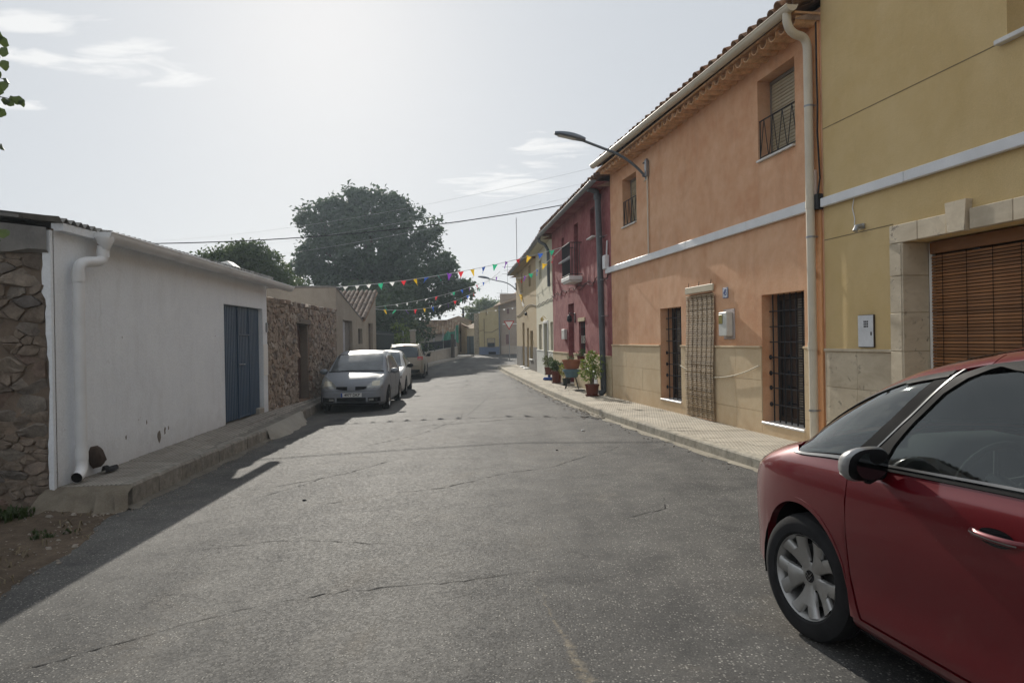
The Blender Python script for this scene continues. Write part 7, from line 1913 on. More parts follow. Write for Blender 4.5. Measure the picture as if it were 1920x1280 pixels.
# ================================================================== POTTED PLANTS BY THE RED HOUSE
def pot(root, r0, r1, h, mat, saucer=True, z=0.0, name="pot"):
    b = MB(); b.lathe([(0.001, z + .012), (r0, z + .012), (r1 * .97, z + h * .86), (r1 * 1.05, z + h * .87), (r1 * 1.06, z + h), (r1 * .94, z + h), (r1 * .90, z + h * .90), (.001, z + h * .90)], 26)
    p = b.link(name, mat, root, smooth=40)
    if saucer: b = MB(); b.lathe([(.001, z + .0), (r0 * 1.2, z + .0), (r0 * 1.38, z + .035), (r0 * 1.32, z + .035), (r0 * 1.15, z + .011), (.001, z + .011)], 24); b.link("saucer", mat, root, smooth=40)
    b = MB(); b.lathe([(.001, z + h * .915), (r1 * .92, z + h * .905)], 16); b.link("soil", MAT_DIRT, root)
def leaf_cloud(b, centers, n, size, rng, droop=.3, aspect=.5, up=.3):
    """leaves as folded pointed blades scattered through clumps"""
    for _ in range(n):
        c, r = centers[int(rng.integers(len(centers)))]
        d = rng.normal(size=3); d /= np.linalg.norm(d); q = rng.uniform(.35, 1.0) ** .6
        p = Vector(c) + Vector(d) * r * q
        L = size * rng.uniform(.6, 1.3); dirv = Vector(d + rng.normal(0, .5, 3) + np.array([0, 0, up])).normalized()
        sd = dirv.cross(Vector(rng.normal(size=3))).normalized() * (L * aspect * .5); nn = dirv.cross(sd).normalized() * (L * .12)
        m_ = p + dirv * L * .5 - Vector((0, 0, droop * L * .15)); e = p + dirv * L - Vector((0, 0, droop * L * .5))
        b.add([p, m_ + sd + nn, e, m_ - sd + nn, m_], [(0, 1, 4), (1, 2, 4), (2, 3, 4), (3, 0, 4)])
M_TERRA = m_plain("terracotta_brown", (0.135, 0.042, 0.028), .7, .25, var=.15)
M_TERRA2 = m_plain("terracotta_orange", (0.33, 0.135, 0.075), .75, .25, var=.15)
M_BLUEPOT = m_plain("teal_grey_pot", (0.10, 0.18, 0.22), .55, .35, var=.12)
M_LF1 = m_leaf("light_leaf", (0.085, 0.135, 0.030), (0.13, 0.18, 0.045), .35)
M_LF2 = m_leaf("deep_leaf", (0.035, 0.075, 0.028), (0.06, 0.10, 0.035), .3)
M_LF3 = m_leaf("yellow_leaf", (0.15, 0.16, 0.03), (0.10, 0.13, 0.03), .35)
M_STEM = m_plain("plant_stem", (0.10, 0.075, 0.045), .8, .2, var=.3)
def plant(y_, d, label, mat, cl, n, size, pot_a, stems=3, seed=1, z=0.0, **kw):
    p = F_RE.at(F_RE.S(y_), d); root = empty("potted_plant", (p.x, p.y, ZP + .004), RNG.uniform(0, 6), label=label, cat="potted plant", group="potted plants in front of the red house")
    pot(root, *pot_a, z=z); rng = np.random.default_rng(seed); h = pot_a[2] + z
    b = MB(); leaf_cloud(b, cl, n, size, rng, **kw); b.link("foliage", mat, root)
    b = MB()
    for k in range(stems):
        c = Vector(cl[k % len(cl)][0]); b.tube([(rng.normal(0, .02), rng.normal(0, .02), h * .85), (c.x * .4, c.y * .4, h + (c.z - h) * .5), c], [.012, .009, .004], 5)
    b.link("stem", M_STEM, root)
    return root
plant(18.05, .42, "bushy light green shrub in a brown pot next to the grey downpipe", M_LF1, [((0, 0, .74), .19), ((.12, .08, .84), .17), ((-.13, .04, .80), .17), ((.04, -.14, .64), .16), ((-.04, .14, .94), .15), ((.17, -.08, .68), .14), ((-.17, -.1, .62), .13), ((0, 0, 1.02), .10), ((.1, .17, .54), .13), ((-.2, .08, .50), .11)], 620, .088, (.135, .175, .30, M_TERRA), 6, 3, aspect=.42)
plant(22.3, .24, "small pot plant with yellow green leaves between two larger pots", M_LF3, [((0, 0, .42), .17), ((.1, .1, .52), .13), ((-.12, 0, .50), .14)], 330, .075, (.10, .13, .22, m_plain("green_black_pot", (.02, .032, .025), .6)), 3, 4)
plant(23.6, .32, "dense dark green plant in the largest brown pot", M_LF2, [((0, 0, .56), .17), ((.13, .05, .60), .14), ((-.13, .06, .58), .14), ((0, -.13, .54), .14), ((.02, .12, .66), .11)], 560, .07, (.13, .175, .40, M_TERRA), 4, 5)
bl_ = plant(25.4, .26, "spiky olive plant in a brown pot standing on a blue stand", m_leaf("olive_leaf", (.075, .10, .04), (.11, .13, .055), .3), [((0, 0, .62), .15), ((.08, .06, .74), .12), ((-.09, .04, .72), .12), ((.0, -.09, .58), .12)], 340, .11, (.12, .16, .26, M_TERRA), 4, 6, z=.19, aspect=.16, up=.9)
b = MB(); b.cbox(-.17, .17, -.17, .17, .0, .10, .02); b.tube([(0, 0, .1), (0, 0, .2)], .05, 8); b.link("plant_stand", m_plain("cobalt_plastic", (.02, .07, .30), .4), bl_)
# stacked trough planter on a folding stand
p = F_RE.at(F_RE.S(20.8), .38); TP = empty("planter", (p.x, p.y, ZP + .003), F_RE.rz, label="orange clay bowl set on a blue grey bowl on thin iron legs", cat="planter", group="potted plants in front of the red house")
b = MB(); b.lathe([(.001, .58), (.20, .58), (.265, .80), (.285, .80), (.285, .85), (.255, .85), (.24, .80), (.001, .79)], 28); b.link("upper_bowl", M_TERRA2, TP, smooth=40)
b = MB(); b.lathe([(.001, .34), (.17, .34), (.235, .50), (.27, .51), (.27, .565), (.24, .565), (.22, .54), (.001, .53)], 28); b.link("lower_bowl", M_BLUEPOT, TP, smooth=40)
b = MB()
for a in (0.5, 2.1, 3.7, 5.3): b.tube([(.15 * math.cos(a), .15 * math.sin(a), .36), (.27 * math.cos(a), .27 * math.sin(a), .0)], .012, 6)
b.tube([(.16 * math.cos(a), .16 * math.sin(a), .34) for a in np.linspace(0, 6.283, 17)], .010, 5); b.link("iron_legs", M_BLACK, TP, smooth=60)
b = MB(); leaf_cloud(b, [((-.1, .05, .86), .1), ((.12, 0, .84), .07)], 70, .06, np.random.default_rng(9)); b.link("foliage", M_LF2, TP)
plant(22.1, .16, "small dark cactus pot standing on the window side of the door step", M_LF2, [((0, 0, .50), .08)], 60, .05, (.07, .09, .16, M_GREYP), 1, 12, z=.28)
p = F_RE.at(F_RE.S(18.55), .16); b = MB(); b.cbox(-.19, .19, -.01, .01, .10, .62, .004)
for q in (-.15, .15): b.tube([(q, 0, .0), (q, 0, .12)], .012, 6)
o = b.link("board", m_plain("board_white", (.70, .72, .76), .4), label="white board leaning on the red wall behind the bushy shrub", cat="board"); o.location = (p.x, p.y, ZP); o.rotation_euler = (R(-8), 0, F_RE.rz)
b = MB(); b.tube([(0, .02, .30), (0.02, .02, .06), (.03, .06, .02)], .022, 8)
p = F_RE.at(F_RE.S(19.9), .35); b = MB(); b.lathe([(.001, 0), (.13, 0), (.16, .03), (.15, .03), (.12, .012), (.001, .012)], 20); o = b.link("saucer", M_ZINC, smooth=40, label="grey metal saucer left on the pavement beside the iron planter legs", cat="saucer"); o.location = (p.x, p.y, ZP + .004)
# two flower pots on the red house's window sill
for k, (y_, cc) in enumerate(((20.8, 'left'), (21.25, 'x'))):
    p = F_RE.at(F_RE.S(y_), .045); root = empty("flower_pot", (p.x, p.y, .953), 0, label=("brown flower pot on the sill of the red house, nearer the downpipe" if k == 0 else "brown flower pot on the sill of the red house, nearer the maroon door"), cat="flower pot", group="flower pots on the window sill")
    pot(root, .055, .075, .14, M_TERRA, False); b = MB(); leaf_cloud(b, [((0, 0, .20), .09), ((.05, .0, .26), .06)], 70, .05, np.random.default_rng(20 + k)); b.link("foliage", M_LF2, root)
# ================================================================== TREES
def at(px, py, Y):
    """the point at depth Y seen at a place in the photograph (used to survey the far scene)"""
    x, y = px - 960.0, py - 640.0
    a = (x - 0.0175 * y) / 1330.0; b_ = -(y + 3.0 + 0.0175 * x) / 1330.0
    return Vector((a * Y, Y, CAM_H + b_ * Y))
def leaf_mesh(name, pos, size, rng, mat, parent, aspect=.55):
    """many leaf quads at once, each bent along its rib"""
    n = len(pos); d = rng.normal(size=(n, 3)); d[:, 2] = d[:, 2] * .7 - .15; d /= np.linalg.norm(d, axis=1)[:, None]
    s = np.cross(d, rng.normal(size=(n, 3))); s /= np.linalg.norm(s, axis=1)[:, None]
    L = size * rng.uniform(.55, 1.35, n)[:, None]; nn = np.cross(d, s)
    v = np.empty((n, 4, 3)); v[:, 0] = pos; v[:, 1] = pos + d * L * .5 + s * L * aspect * .5 + nn * L * .1
    v[:, 2] = pos + d * L; v[:, 3] = pos + d * L * .5 - s * L * aspect * .5 + nn * L * .1
    me = bpy.data.meshes.new(name); me.vertices.add(n * 4); me.vertices.foreach_set('co', v.astype(np.float32).ravel())
    me.loops.add(n * 4); me.loops.foreach_set('vertex_index', np.arange(n * 4, dtype=np.int32))
    me.polygons.add(n); me.polygons.foreach_set('loop_start', np.arange(0, n * 4, 4, dtype=np.int32)); me.polygons.foreach_set('loop_total', np.full(n, 4, dtype=np.int32))
    me.materials.append(mat); me.update(); me.validate()
    o = bpy.data.objects.new(name, me); COL.objects.link(o); o.parent = parent; return o
def crown_points(blobs, n, rng, clump=.45, per=26):
    """leaf positions in small clumps that sit mostly in the outer part of each blob"""
    V = np.array([b_[1][0] * b_[1][1] * b_[1][2] for b_ in blobs]) ** .75; V /= V.sum(); out = []
    nc = n // per
    idx = rng.choice(len(blobs), nc, p=V)
    for i in idx:
        c, r = blobs[i]; d = rng.normal(size=3); d /= np.linalg.norm(d); q = rng.uniform(.25, 1.0) ** .45
        cc = np.array(c) + d * np.array(r) * q * rng.uniform(.85, 1.1)
        cl = clump * rng.uniform(.5, 1.3)
        out.append(cc + rng.normal(size=(per, 3)) * cl * np.array([.5, .5, .38]))
    return np.concatenate(out)
def tree(name, base, label, blobs, n, size, mat, trunk_r, trunk_h, seed, cat="tree", group=None, clump=.45, bark=None, per=26, name_leaf="crown"):
    rng = np.random.default_rng(seed); root = empty(name, base, 0, label=label, cat=cat, group=group)
    b = MB(); th = trunk_h
    b.tube([(0, 0, -.2), (.05, .02, th * .35), (-.04, .05, th * .7), (.0, .0, th)], [trunk_r * 1.25, trunk_r, trunk_r * .85, trunk_r * .7], 10)
    for (c, r) in blobs:
        c = Vector(c); m_ = Vector((c.x * .45 + rng.normal(0, .2), c.y * .45 + rng.normal(0, .2), th + (c.z - th) * .45))
        b.tube([(0, 0, th * .85), m_, c, c + Vector(rng.normal(size=3)) * .4 * min(r)], [trunk_r * .55, trunk_r * .33, trunk_r * .16, trunk_r * .06], 6)
        for _ in range(3):
            e = c + Vector(rng.normal(size=3)).normalized() * min(r) * .8; b.tube([m_.lerp(c, rng.uniform(.4, .9)), e], [trunk_r * .14, trunk_r * .04], 5)
    b.link("trunk", bark or M_BARK, root, smooth=60)
    leaf_mesh(name_leaf, crown_points(blobs, n, rng, clump, per), size, rng, mat, root)
    return root
M_BARK = m_stone("tree_bark", [(.09, .075, .06), (.12, .10, .08)], .8)
M_TREE = m_leaf("dark_tree_leaf", (0.028, 0.050, 0.026), (0.055, 0.085, 0.038), .28)
M_TREE2 = m_leaf("mid_tree_leaf", (0.040, 0.068, 0.028), (0.070, 0.10, 0.04), .3)
M_TREE3 = m_leaf("pale_tree_leaf", (0.10, 0.14, 0.07), (0.14, 0.18, 0.09), .35)
# the large tree behind the fence
TY = 62.0
def rel(px, py, Y, base): v = at(px, py, Y) - Vector(base); return (v.x, v.y, v.z)
base = (-12.1, TY, .2)
big = []
for (px, py, rx, dy) in ((700, 400, 2.1, 0), (640, 420, 2.0, .6), (600, 410, 1.5, -.6), (760, 430, 1.9, .3), (690, 460, 2.4, -1.2), (620, 480, 2.2, 0), (585, 520, 1.4, .5), (730, 500, 2.3, 1.0), (800, 455, 1.25, 0),
                        (780, 520, 1.9, -.8), (825, 495, 1.2, .6), (840, 545, 1.45, 0), (868, 545, .75, 0), (700, 545, 2.2, .8), (640, 545, 2.0, -.5), (590, 480, 1.3, 0), (760, 570, 1.7, .6), (815, 568, 1.0, -.4), (735, 380, 1.1, .4), (670, 375, 1.1, -.3), (615, 385, .8, 0), (575, 425, .65, 0), (815, 425, .55, 0), (560, 500, .7, 0), (700, 590, 1.8, 0), (640, 590, 1.7, 0)):
    rx *= 1.32; c = rel(px, py, TY + dy * 1.3, base); big.append((c, (rx, rx * 1.0, rx * .80)))
tree("tree", base, "tallest dark leafy tree spreading over the shed roofs", big, 52000, .38, M_TREE, .45, 4.2, 41, group="trees behind the left row", clump=.60, per=44)
base = (-12.0, 33.0, 0.0); lt = []
for (px, py, rx) in ((455, 490, 1.25), (415, 500, 1.0), (495, 505, 1.1), (440, 475, .8), (475, 480, .9), (520, 525, .8), (395, 490, .6), (450, 520, 1.2)):
    lt.append((rel(px, py, 33, base), (rx, rx, rx * .72)))
tree("tree", base, "rounded dark green tree showing above the white outbuilding's gutter", lt, 15000, .17, M_TREE2, .22, 2.6, 42, group="trees behind the left row", clump=.34)
base = (-10.6, 37.0, 0.0); lt = [(rel(px, py, 37, base), (rx, rx, rx * .7)) for (px, py, rx) in ((545, 530, .6), (535, 545, .7), (560, 545, .6))]
tree("tree", base, "low green tree between the rounded tree and the tall tree", lt, 2600, .15, M_TREE2, .12, 1.6, 43, group="trees behind the left row", clump=.3)
base = (-4.4, 86, 0.3); lt = [(rel(px, py, 86, base), (rx, rx, rx * .8)) for (px, py, rx) in ((905, 580, 1.5), (890, 590, 1.3), (925, 578, 1.2), (882, 600, 1.0), (912, 570, .8), (880, 585, .8), (930, 570, .6))]
tree("tree", base, "pale green tree behind the far yellow house with the blue foot", lt, 6000, .26, M_TREE3, .25, 2.5, 44, clump=.5)
# shrubs in the yard behind the railing
for i, (px, py, Y, rx, rz, mat, lb) in enumerate((
        (718, 600, 41, 1.5, 1.6, M_TREE, "dark tall shrub behind the railing next to the tiled shed"),
        (745, 585, 45, 1.8, 2.0, M_TREE, "dark shrub under the big tree behind the middle of the railing"),
        (690, 590, 43, 1.6, 2.2, M_TREE, "dark shrub rising directly behind the tiled shed's roof edge"),
        (754, 628, 38.5, .55, 1.0, M_LF1, "sunlit yellow green bush behind the railing by the gate pillar"),
        (768, 610, 43, .6, .7, M_TREE3, "small light green bush behind the gate pillar"))):
    c = at(px, py, Y); base = (c.x, c.y, 0.0); h = c.z
    bl = [((0, 0, h), (rx, rx, rz)), ((rx * .5, .2, h * .6), (rx * .8, rx * .8, rz * .7)), ((-rx * .5, -.2, h * .55), (rx * .8, rx * .8, rz * .7))]
    tree("shrub", base, lb, bl, 5200 if i < 3 else 1500, .24 if i < 3 else .12, mat, .10, max(.4, h * .4), 60 + i, cat="shrub", group="shrubs in the yard behind the railing", clump=.5 if i < 3 else .25)
# leafy branch reaching in at the left edge
rng = np.random.default_rng(77)
vine = empty("vine_tree", (-6.6, 5.2, -.1), 0, label="lobed green leaves of a tree hanging in at the left edge of the sky", cat="tree")
b = MB(); b.tube([(0, 0, 0), (.05, .0, 1.4), (.1, .1, 2.8), (.25, .2, 4.2)], [.12, .10, .08, .05], 10)
tips = [at(38, 190, 5.6), at(10, 150, 5.6), at(2, 75, 5.6), at(-30, 140, 5.5), at(-60, 230, 5.7), at(-40, 330, 5.5), at(-25, 430, 5.6), at(-120, 100, 5.3)]
twig_pts = []
for k, q in enumerate(tips):
    e = q - Vector((-6.6, 5.2, -.1)); st_ = Vector((.12, .1, max(1.6, min(4.0, e.z - .2 + .35 * math.sin(k * 2.1)))))
    pts = [st_, st_.lerp(e, .35) + Vector((.05, .12 * math.sin(k), .28 + .1 * math.cos(k))), st_.lerp(e, .72) + Vector((0, .06 * math.cos(k * 3), .22)), e]
    b.tube(pts, [.030, .018, .009, .003], 6)
    for f in np.linspace(.15, 1, 16):
        i = min(2, int(f * 3)); twig_pts.append(pts[i].lerp(pts[i + 1], f * 3 - i))
b.link("trunk", M_BARK, vine, smooth=60)
def lobed(j):
    r = np.random.default_rng(300 + j); n = 15; pts = []
    for k in range(n):
        a = -math.pi + 2 * math.pi * (k + .5) / n; q = .5 * (.72 + .28 * abs(math.cos(a * 2.5))) * r.uniform(.9, 1.1); pts.append((q * math.cos(a) + .35, q * math.sin(a), .10 * math.sin(a * 2 + j) - .08 * math.cos(a)))
    m_ = MB(); m_.add([(0.30, 0, .05)] + pts, [(0, k + 1, (k + 1) % n + 1) for k in range(n)]); m_.tube([(-.25, 0, .03), (-.1, 0, 0), (0.1, 0, .02)], .012, 4); return m_.mesh("leaf", M_VINE, 180)
M_VINE = m_leaf("vine_leaf", (0.025, 0.045, 0.020), (0.060, 0.085, 0.025), .3)
LM = [lobed(j) for j in range(5)]
spots = [(3, 75), (1, 95), (4, 120), (-8, 60), (-14, 100), (-10, 130), (10, 150), (3, 160), (14, 190), (28, 190), (40, 192), (6, 188), (20, 184), (-10, 170), (-18, 185), (-6, 205), (2, 272), (-8, 260), (-20, 265), (2, 436), (-10, 430), (-14, 445)]
spots += [(-30 - 70 * rng.uniform(), 40 + 420 * rng.uniform()) for _ in range(70)]
for (px, py) in spots:
    q = at(px, py, 5.6 + rng.normal(0, .12)) - Vector((-6.6, 5.2, -.1)); s_ = .082 * rng.uniform(.7, 1.15)
    inst("leaf", LM[int(rng.integers(5))], vine, q, (rng.normal(1.3, .5), rng.normal(.6, .5), rng.uniform(-.6, .6)), (s_, s_, s_))

for q in twig_pts:
    if q.x > 1.75: continue
    for _ in range(2):
        s_ = .085 * rng.uniform(.7, 1.2)
        inst("leaf", LM[int(rng.integers(5))], vine, q + Vector(rng.normal(0, .07, 3)), (rng.normal(1.3, .5), rng.normal(.6, .5), rng.uniform(-3, 3)), (s_, s_, s_))

# ================================================================== YARD FENCE, LOW WALL, FAR HOUSES
def zg(x, y): return zroad(x, y)
FN = empty("railing", (-5.72, 29.0, -.15), math.atan2(7.9, -.42) , label="dark green iron railing on a low plinth beyond the tiled shed", cat="fence")
FLEN = 7.9
b = MB(); b.box(0, FLEN, -.1, .1, -.1, .45); b.link("plinth", M_SHED, FN)
m_ir = m_plain("green_black_iron", (.022, .032, .034), .55, .35)
b = MB()
for z in (.55, 2.1): b.box(0, FLEN, -.02, .02, z, z + .04)
b.link("rail", m_ir, FN)
m_ = MB(); m_.tube([(0, 0, .45), (0, 0, 2.25)], .012, 5); me = m_.mesh("bar", m_ir)
for i in range(int(FLEN / .125)): inst("bar", me, FN, (.05 + i * .125, 0, 0))
p0 = at(774.5, 655, 38.5)
GP = empty("gate_pillar", (p0.x, 38.5, -.1), 0, label="pale rendered gate pillar at the end of the dark railing", cat="pillar")
b = MB(); b.cbox(-.13, .13, -.18, .18, -.1, at(774, 621, 38.5).z + .1, .01); b.link("shaft", M_SHED, GP); b = MB(); zt = at(774, 621, 38.5).z + .1; b.cbox(-.17, .17, -.22, .22, zt + .001, zt + .10, .015); b.link("cap", MAT_CONC, GP)
# low yard wall with mesh fence following the bend
LW = empty("yard_wall", (0, 0, 0), 0, label="low rendered yard wall with dark mesh fence, curving at the end of the street", cat="wall")
line = [(-5.95, 38.8), (-5.95, 43.0), (-5.62, 47.5), (-5.0, 51.5), (-4.35, 54.8)]
b = MB(); P = []
for (x, y) in line: z = zg(x, y); P.append([(x + .12, y, z - .2), (x + .12, y, z + .78), (x - .12, y, z + .78), (x - .12, y, z - .2)])
b.grid(P); b.add(P[-1], [(0, 1, 2, 3)]); b.add(P[0], [(0, 1, 2, 3)]); b.link("wall", M_SHED, LW)
b = MB(); P = []
for (x, y) in line: z = zg(x, y); P.append([(x + .15, y, z + .782), (x + .15, y, z + .84), (x - .15, y, z + .84), (x - .15, y, z + .782)])
b.grid(P); b.link("coping", MAT_CONC, LW)
b = MB(); P = []
for (x, y) in line: z = zg(x, y); P.append([(x, y, z + .84), (x, y, z + 1.42)])
b.grid(P); b.link("mesh_screen", m_plain("dark_shade_mesh", (.018, .022, .026), .9, .1), LW)
for (x, y) in line[::1]:
    b = MB(); b.tube([(x, y, zg(x, y) + .84), (x, y, zg(x, y) + 2.3)], .03, 6); b.link("fence_post", M_STEEL, LW)
p0 = at(849, 662, 52.5); b = MB(); b.tube([(p0.x, 52.5, zg(p0.x, 52.5) - .2), (p0.x, 52.5, at(849, 626, 52.5).z)], [.16, .13], 10); b.link("wooden_post", m_slats("dark_post_wood", (.055, .045, .038), (.09, .075, .06)), smooth=60, label="dark wooden post standing before the low yard wall at the bend", cat="post")
def kerb_far():
    b = MB(); P = []
    for (x, y) in [(-5.35, 36.0), (-5.3, 41.0), (-5.05, 46.0), (-4.4, 50.5), (-3.6, 54.0), (-3.0, 56.0)]: z = zg(x, y); P.append([(x, y, z - .02), (x, y, z + .11), (x - .12, y, z + .115), (x - 1.4, y + .3, z + .125)])
    b.grid(P); b.link("pavement", MAT_TILE_L, kind='structure')
kerb_far()
def simple_house(name, label, px0, px1, Y, ztop, depth, mat, cat="house", yaw=0.0, back=None):
    a = at(px0, 660, Y); c = at(px1, 660, Y); w = c.x - a.x
    root = empty(name, (a.x, Y, 0), yaw, label=label, cat=cat); b = MB(); b.box(0, w, 0, depth, -.2, ztop); b.link("wall", mat, root); return root, w
# tiled outbuilding in the yard
OB, w = simple_house("outbuilding", "grey yard outbuilding with a broad clay tile roof under the tall tree", 772, 856, 60, at(810, 626, 60).z, 4.5, m_plaster("outbuilding_grey", (.24, .22, .19), (.30, .27, .23), streak=.4), "outbuilding")
M_FARTILE = m_stone("faded_clay_tile", [(.30, .20, .13), (.40, .30, .21), (.24, .16, .11), (.46, .37, .27)], .4)
z0 = at(810, 627, 60).z; z1 = at(810, 600, 61.9).z; n = 19
b = MB(); b.add([(-.2, -.25, z0), (w + .2, -.25, z0), (w + .2, 1.9, z1), (-.2, 1.9, z1), (w + .2, 4.7, z0), (-.2, 4.7, z0)], [(0, 1, 2, 3), (3, 2, 4, 5)]); rf = b.link("roof", M_FARTILE, OB)
me = tile_shape(.36, .12, .10, .015, 5).mesh("roof_tile", M_FARTILE, 40); sl = math.atan2(z1 - z0, 2.15)
for i in range(n):
    for k in range(7): inst("roof_tile", me, rf, (-.1 + (w + .2) * i / (n - 1), -.28 + k * .31 * math.cos(sl), z0 + .03 + k * .31 * math.sin(sl)), (sl, 0, RNG.normal(0, .04)))
b = MB()
for i in range(5): b.box(w * (i + .5) / 5 - .03, w * (i + .5) / 5 + .03, -.05, -.01, 0, z0 - .05)
b.link("timber_stud", M_STEEL, OB)
# green netting
b = MB(); P = []
pa, pb = at(827, 643, 56), at(860, 612, 56)
for i in range(9):
    f = i / 8; P.append([(pa.x + (pb.x - pa.x) * (f * .35 + g * .9 * (1 - .4 * f)) , 56 + .12 * math.sin(i * 2 + g * 7), pb.z + (pa.z - pb.z) * (g if f < .6 else g * (1.0)) ) for g in np.linspace(0, 1, 8)])
P = []
for i in range(13):
    f = i / 12; topz = 615 + 6 * math.sin(f * 5) if f < .35 or f > .75 else 624 - 4 * f; botz = 642 + 2 * math.sin(i * 1.7)
    q0, q1 = at(829 + 31 * f, topz if f > .4 else 636 - 50 * f, 56), at(826 + 34 * f, botz, 56)
    P.append([(q0.x + (q1.x - q0.x) * g, 56 + .15 * math.sin(i * 1.9 + 2 * g), q0.z + (q1.z - q0.z) * g) for g in np.linspace(0, 1, 6)])
b.grid(P); b.link("netting", m_plain("green_net", (.07, .24, .17), .8, .2, var=.25), smooth=180, label="green netting draped on the yard fence at the bend", cat="netting")
# brown yard gate house / side wall
BW, w = simple_house("outbuilding", "small tan outbuilding next to the white garage at the far junction", 855, 872, 64, at(860, 612, 64).z, 4, m_plaster("tan_render", (.33, .27, .19), (.38, .31, .22), streak=.5), "outbuilding")
b = MB(); b.cbox(w * .45, w * .62, -.04, 0, .6, 2.6, .01); b.link("door", M_DARKWOOD, BW)
b = MB(); b.prism([(-.1, at(860, 612, 64).z), (w + .2, at(860, 612, 64).z), (w * .5, at(860, 605, 64).z)], -.15, 4.1, 'y'); b.link("roof", M_FARTILE, BW)
# ochre-roofed house with chimney behind
OR_, w = simple_house("house", "distant brown roofed house with a dark chimney behind the garage", 838, 880, 80, at(860, 601, 80).z, 6, m_plaster("far_ochre", (.36, .27, .17), (.40, .31, .20)))
zz = at(860, 601, 80).z; zr_ = at(860, 592, 80).z
b = MB(); b.prism([(-.3, zz), (w + .3, zz), (w * .55, zr_)], -.2, 6.2, 'y'); b.link("roof", M_FARTILE, OR_)
b = MB(); ch = at(869, 585, 80).x - at(838, 585, 80).x; b.cbox(ch - .11, ch + .11, .5, .8, zz + .1, at(869, 577, 80).z, .01); b.link("chimney", M_BLACK, OR_)
# white garage with a blue grey door
WG, w = simple_house("garage", "little white garage with a blue grey door at the far junction", 869, 892, 67, at(880, 616, 67).z, 5, M_WHITE, "garage")
zz = at(880, 616, 67).z; zr_ = at(885, 605, 67).z
b = MB(); b.add([(-.2, -.2, zz), (w + .2, -.2, zz), (w + .2, 5.2, zz), (-.2, 5.2, zz), (w * .8, 1.6, zr_), (w * .8, 3.5, zr_)], [(0, 1, 4), (1, 2, 5, 4), (2, 3, 5), (3, 0, 4, 5), (0, 3, 2, 1)]); b.link("roof", m_plaster("pale_brown_roof", (.42, .33, .25), (.48, .39, .30)), WG)
d0, d1 = at(874, 640, 67).x - at(869, 640, 67).x, at(889, 640, 67).x - at(869, 640, 67).x
b = MB(); b.cbox(d0, d1, -.05, -.002, .2, at(880, 630, 67).z, .01); do = b.link("garage_door", m_plain("blue_grey_door", (.14, .19, .26), .5), WG)
b = MB(); b.box((d0 + d1) / 2 - .015, (d0 + d1) / 2 + .015, -.06, -.05, .2, at(880, 631, 67).z); b.link("door_joint", M_DARK, do)
# yellow house with blue-grey foot
YH = empty("house", (at(899, 660, 60).x, 60, 0), math.atan2(-.8, 12), label="pale yellow house with a blue grey foot at the far junction", cat="house")
w = at(938, 660, 60).x - at(899, 660, 60).x; zl, zr_ = at(896, 585, 60).z, at(937, 571, 60).z
M_FYEL = m_plaster("far_yellow_render", (.42, .345, .19), (.46, .385, .23), (.28, .24, .16), .4)
b = MB(); b.add([(0, 0, -.2), (w, 0, -.2), (w, 0, zr_), (0, 0, zl), (-.9, 6, -.2), (w, 6, -.2), (w, 6, zr_), (-.9, 6, zl)], [(0, 1, 2, 3), (4, 7, 6, 5), (0, 3, 7, 4), (3, 2, 6, 7)]); b.link("wall", M_FYEL, YH)
dz = at(920, 650, 60).z; M_BLFOOT = m_plaster("blue_grey_foot", (.125, .155, .22), (.15, .18, .25), (.09, .10, .13), .4)
wx0, wx1 = at(914, 640, 60).x - at(899, 640, 60).x, at(929, 640, 60).x - at(899, 640, 60).x; wz0, wz1 = at(920, 651, 60).z, at(920, 634, 60).z
b = MB(); b.box(-.02, w - .002, -.03, -.002, -.1, dz); b.link("dado", M_BLFOOT, YH)
b = MB(); b.cbox(wx0, wx1, -.06, -.032, wz0, wz1, .01); wo = b.link("window", m_plain("grey_frame", (.17, .16, .15), .6), YH)
b = MB(); b.box(wx0 + .06, wx1 - .06, -.066, -.061, wz0 + .05, (wz0 + wz1) / 2); b.link("pane", M_PANE, wo)
shutter(YH, wx0 + .06, wx1 - .06, (wz0 + wz1) / 2, wz1 - .05, -.062, M_SHUT, .08)
b = MB(); b.cbox(wx0 + .1, wx1 + .05, -.05, -.031, .42, .62, .01); b.link("cellar_vent", M_DARK, YH)
b = MB()
for pts in ([(.05, -.02, at(900, 620, 60).z), (w * .25, -.02, at(908, 619, 60).z), (w * .25, -.02, at(908, 597, 60).z)], [(w * .25, -.02, at(908, 623, 60).z), (w * .6, -.02, at(920, 623, 60).z), (w - .05, -.02, at(937, 615, 60).z)], [(w * .36, -.02, zl + .5), (w * .36, -.02, zl - .3)], [(w * .25, -.05, dz), (w * .25, -.05, at(908, 597, 60).z)]): b.tube(pts, .02, 5)
b.link("wall_cable", m_plain("brown_cable", (.13, .11, .08), .8), YH)
b = MB(); b.tube([(w - .03, -.06, -.1), (w - .03, -.06, zr_ - .1)], .05, 8); b.link("downpipe", M_ZINC, YH)
# old part on its left flank with stones
b = MB(); x_ = at(890, 640, 61).x; b.box(x_, x_ + .42, 60.4, 61.6, 0, at(893, 588, 61).z); b.link("stone_pier", m_stone("far_flank_stone", [(.34, .29, .21), (.40, .35, .27)], .6), label="narrow stone pier beside the yellow house with the blue foot", cat="pier")
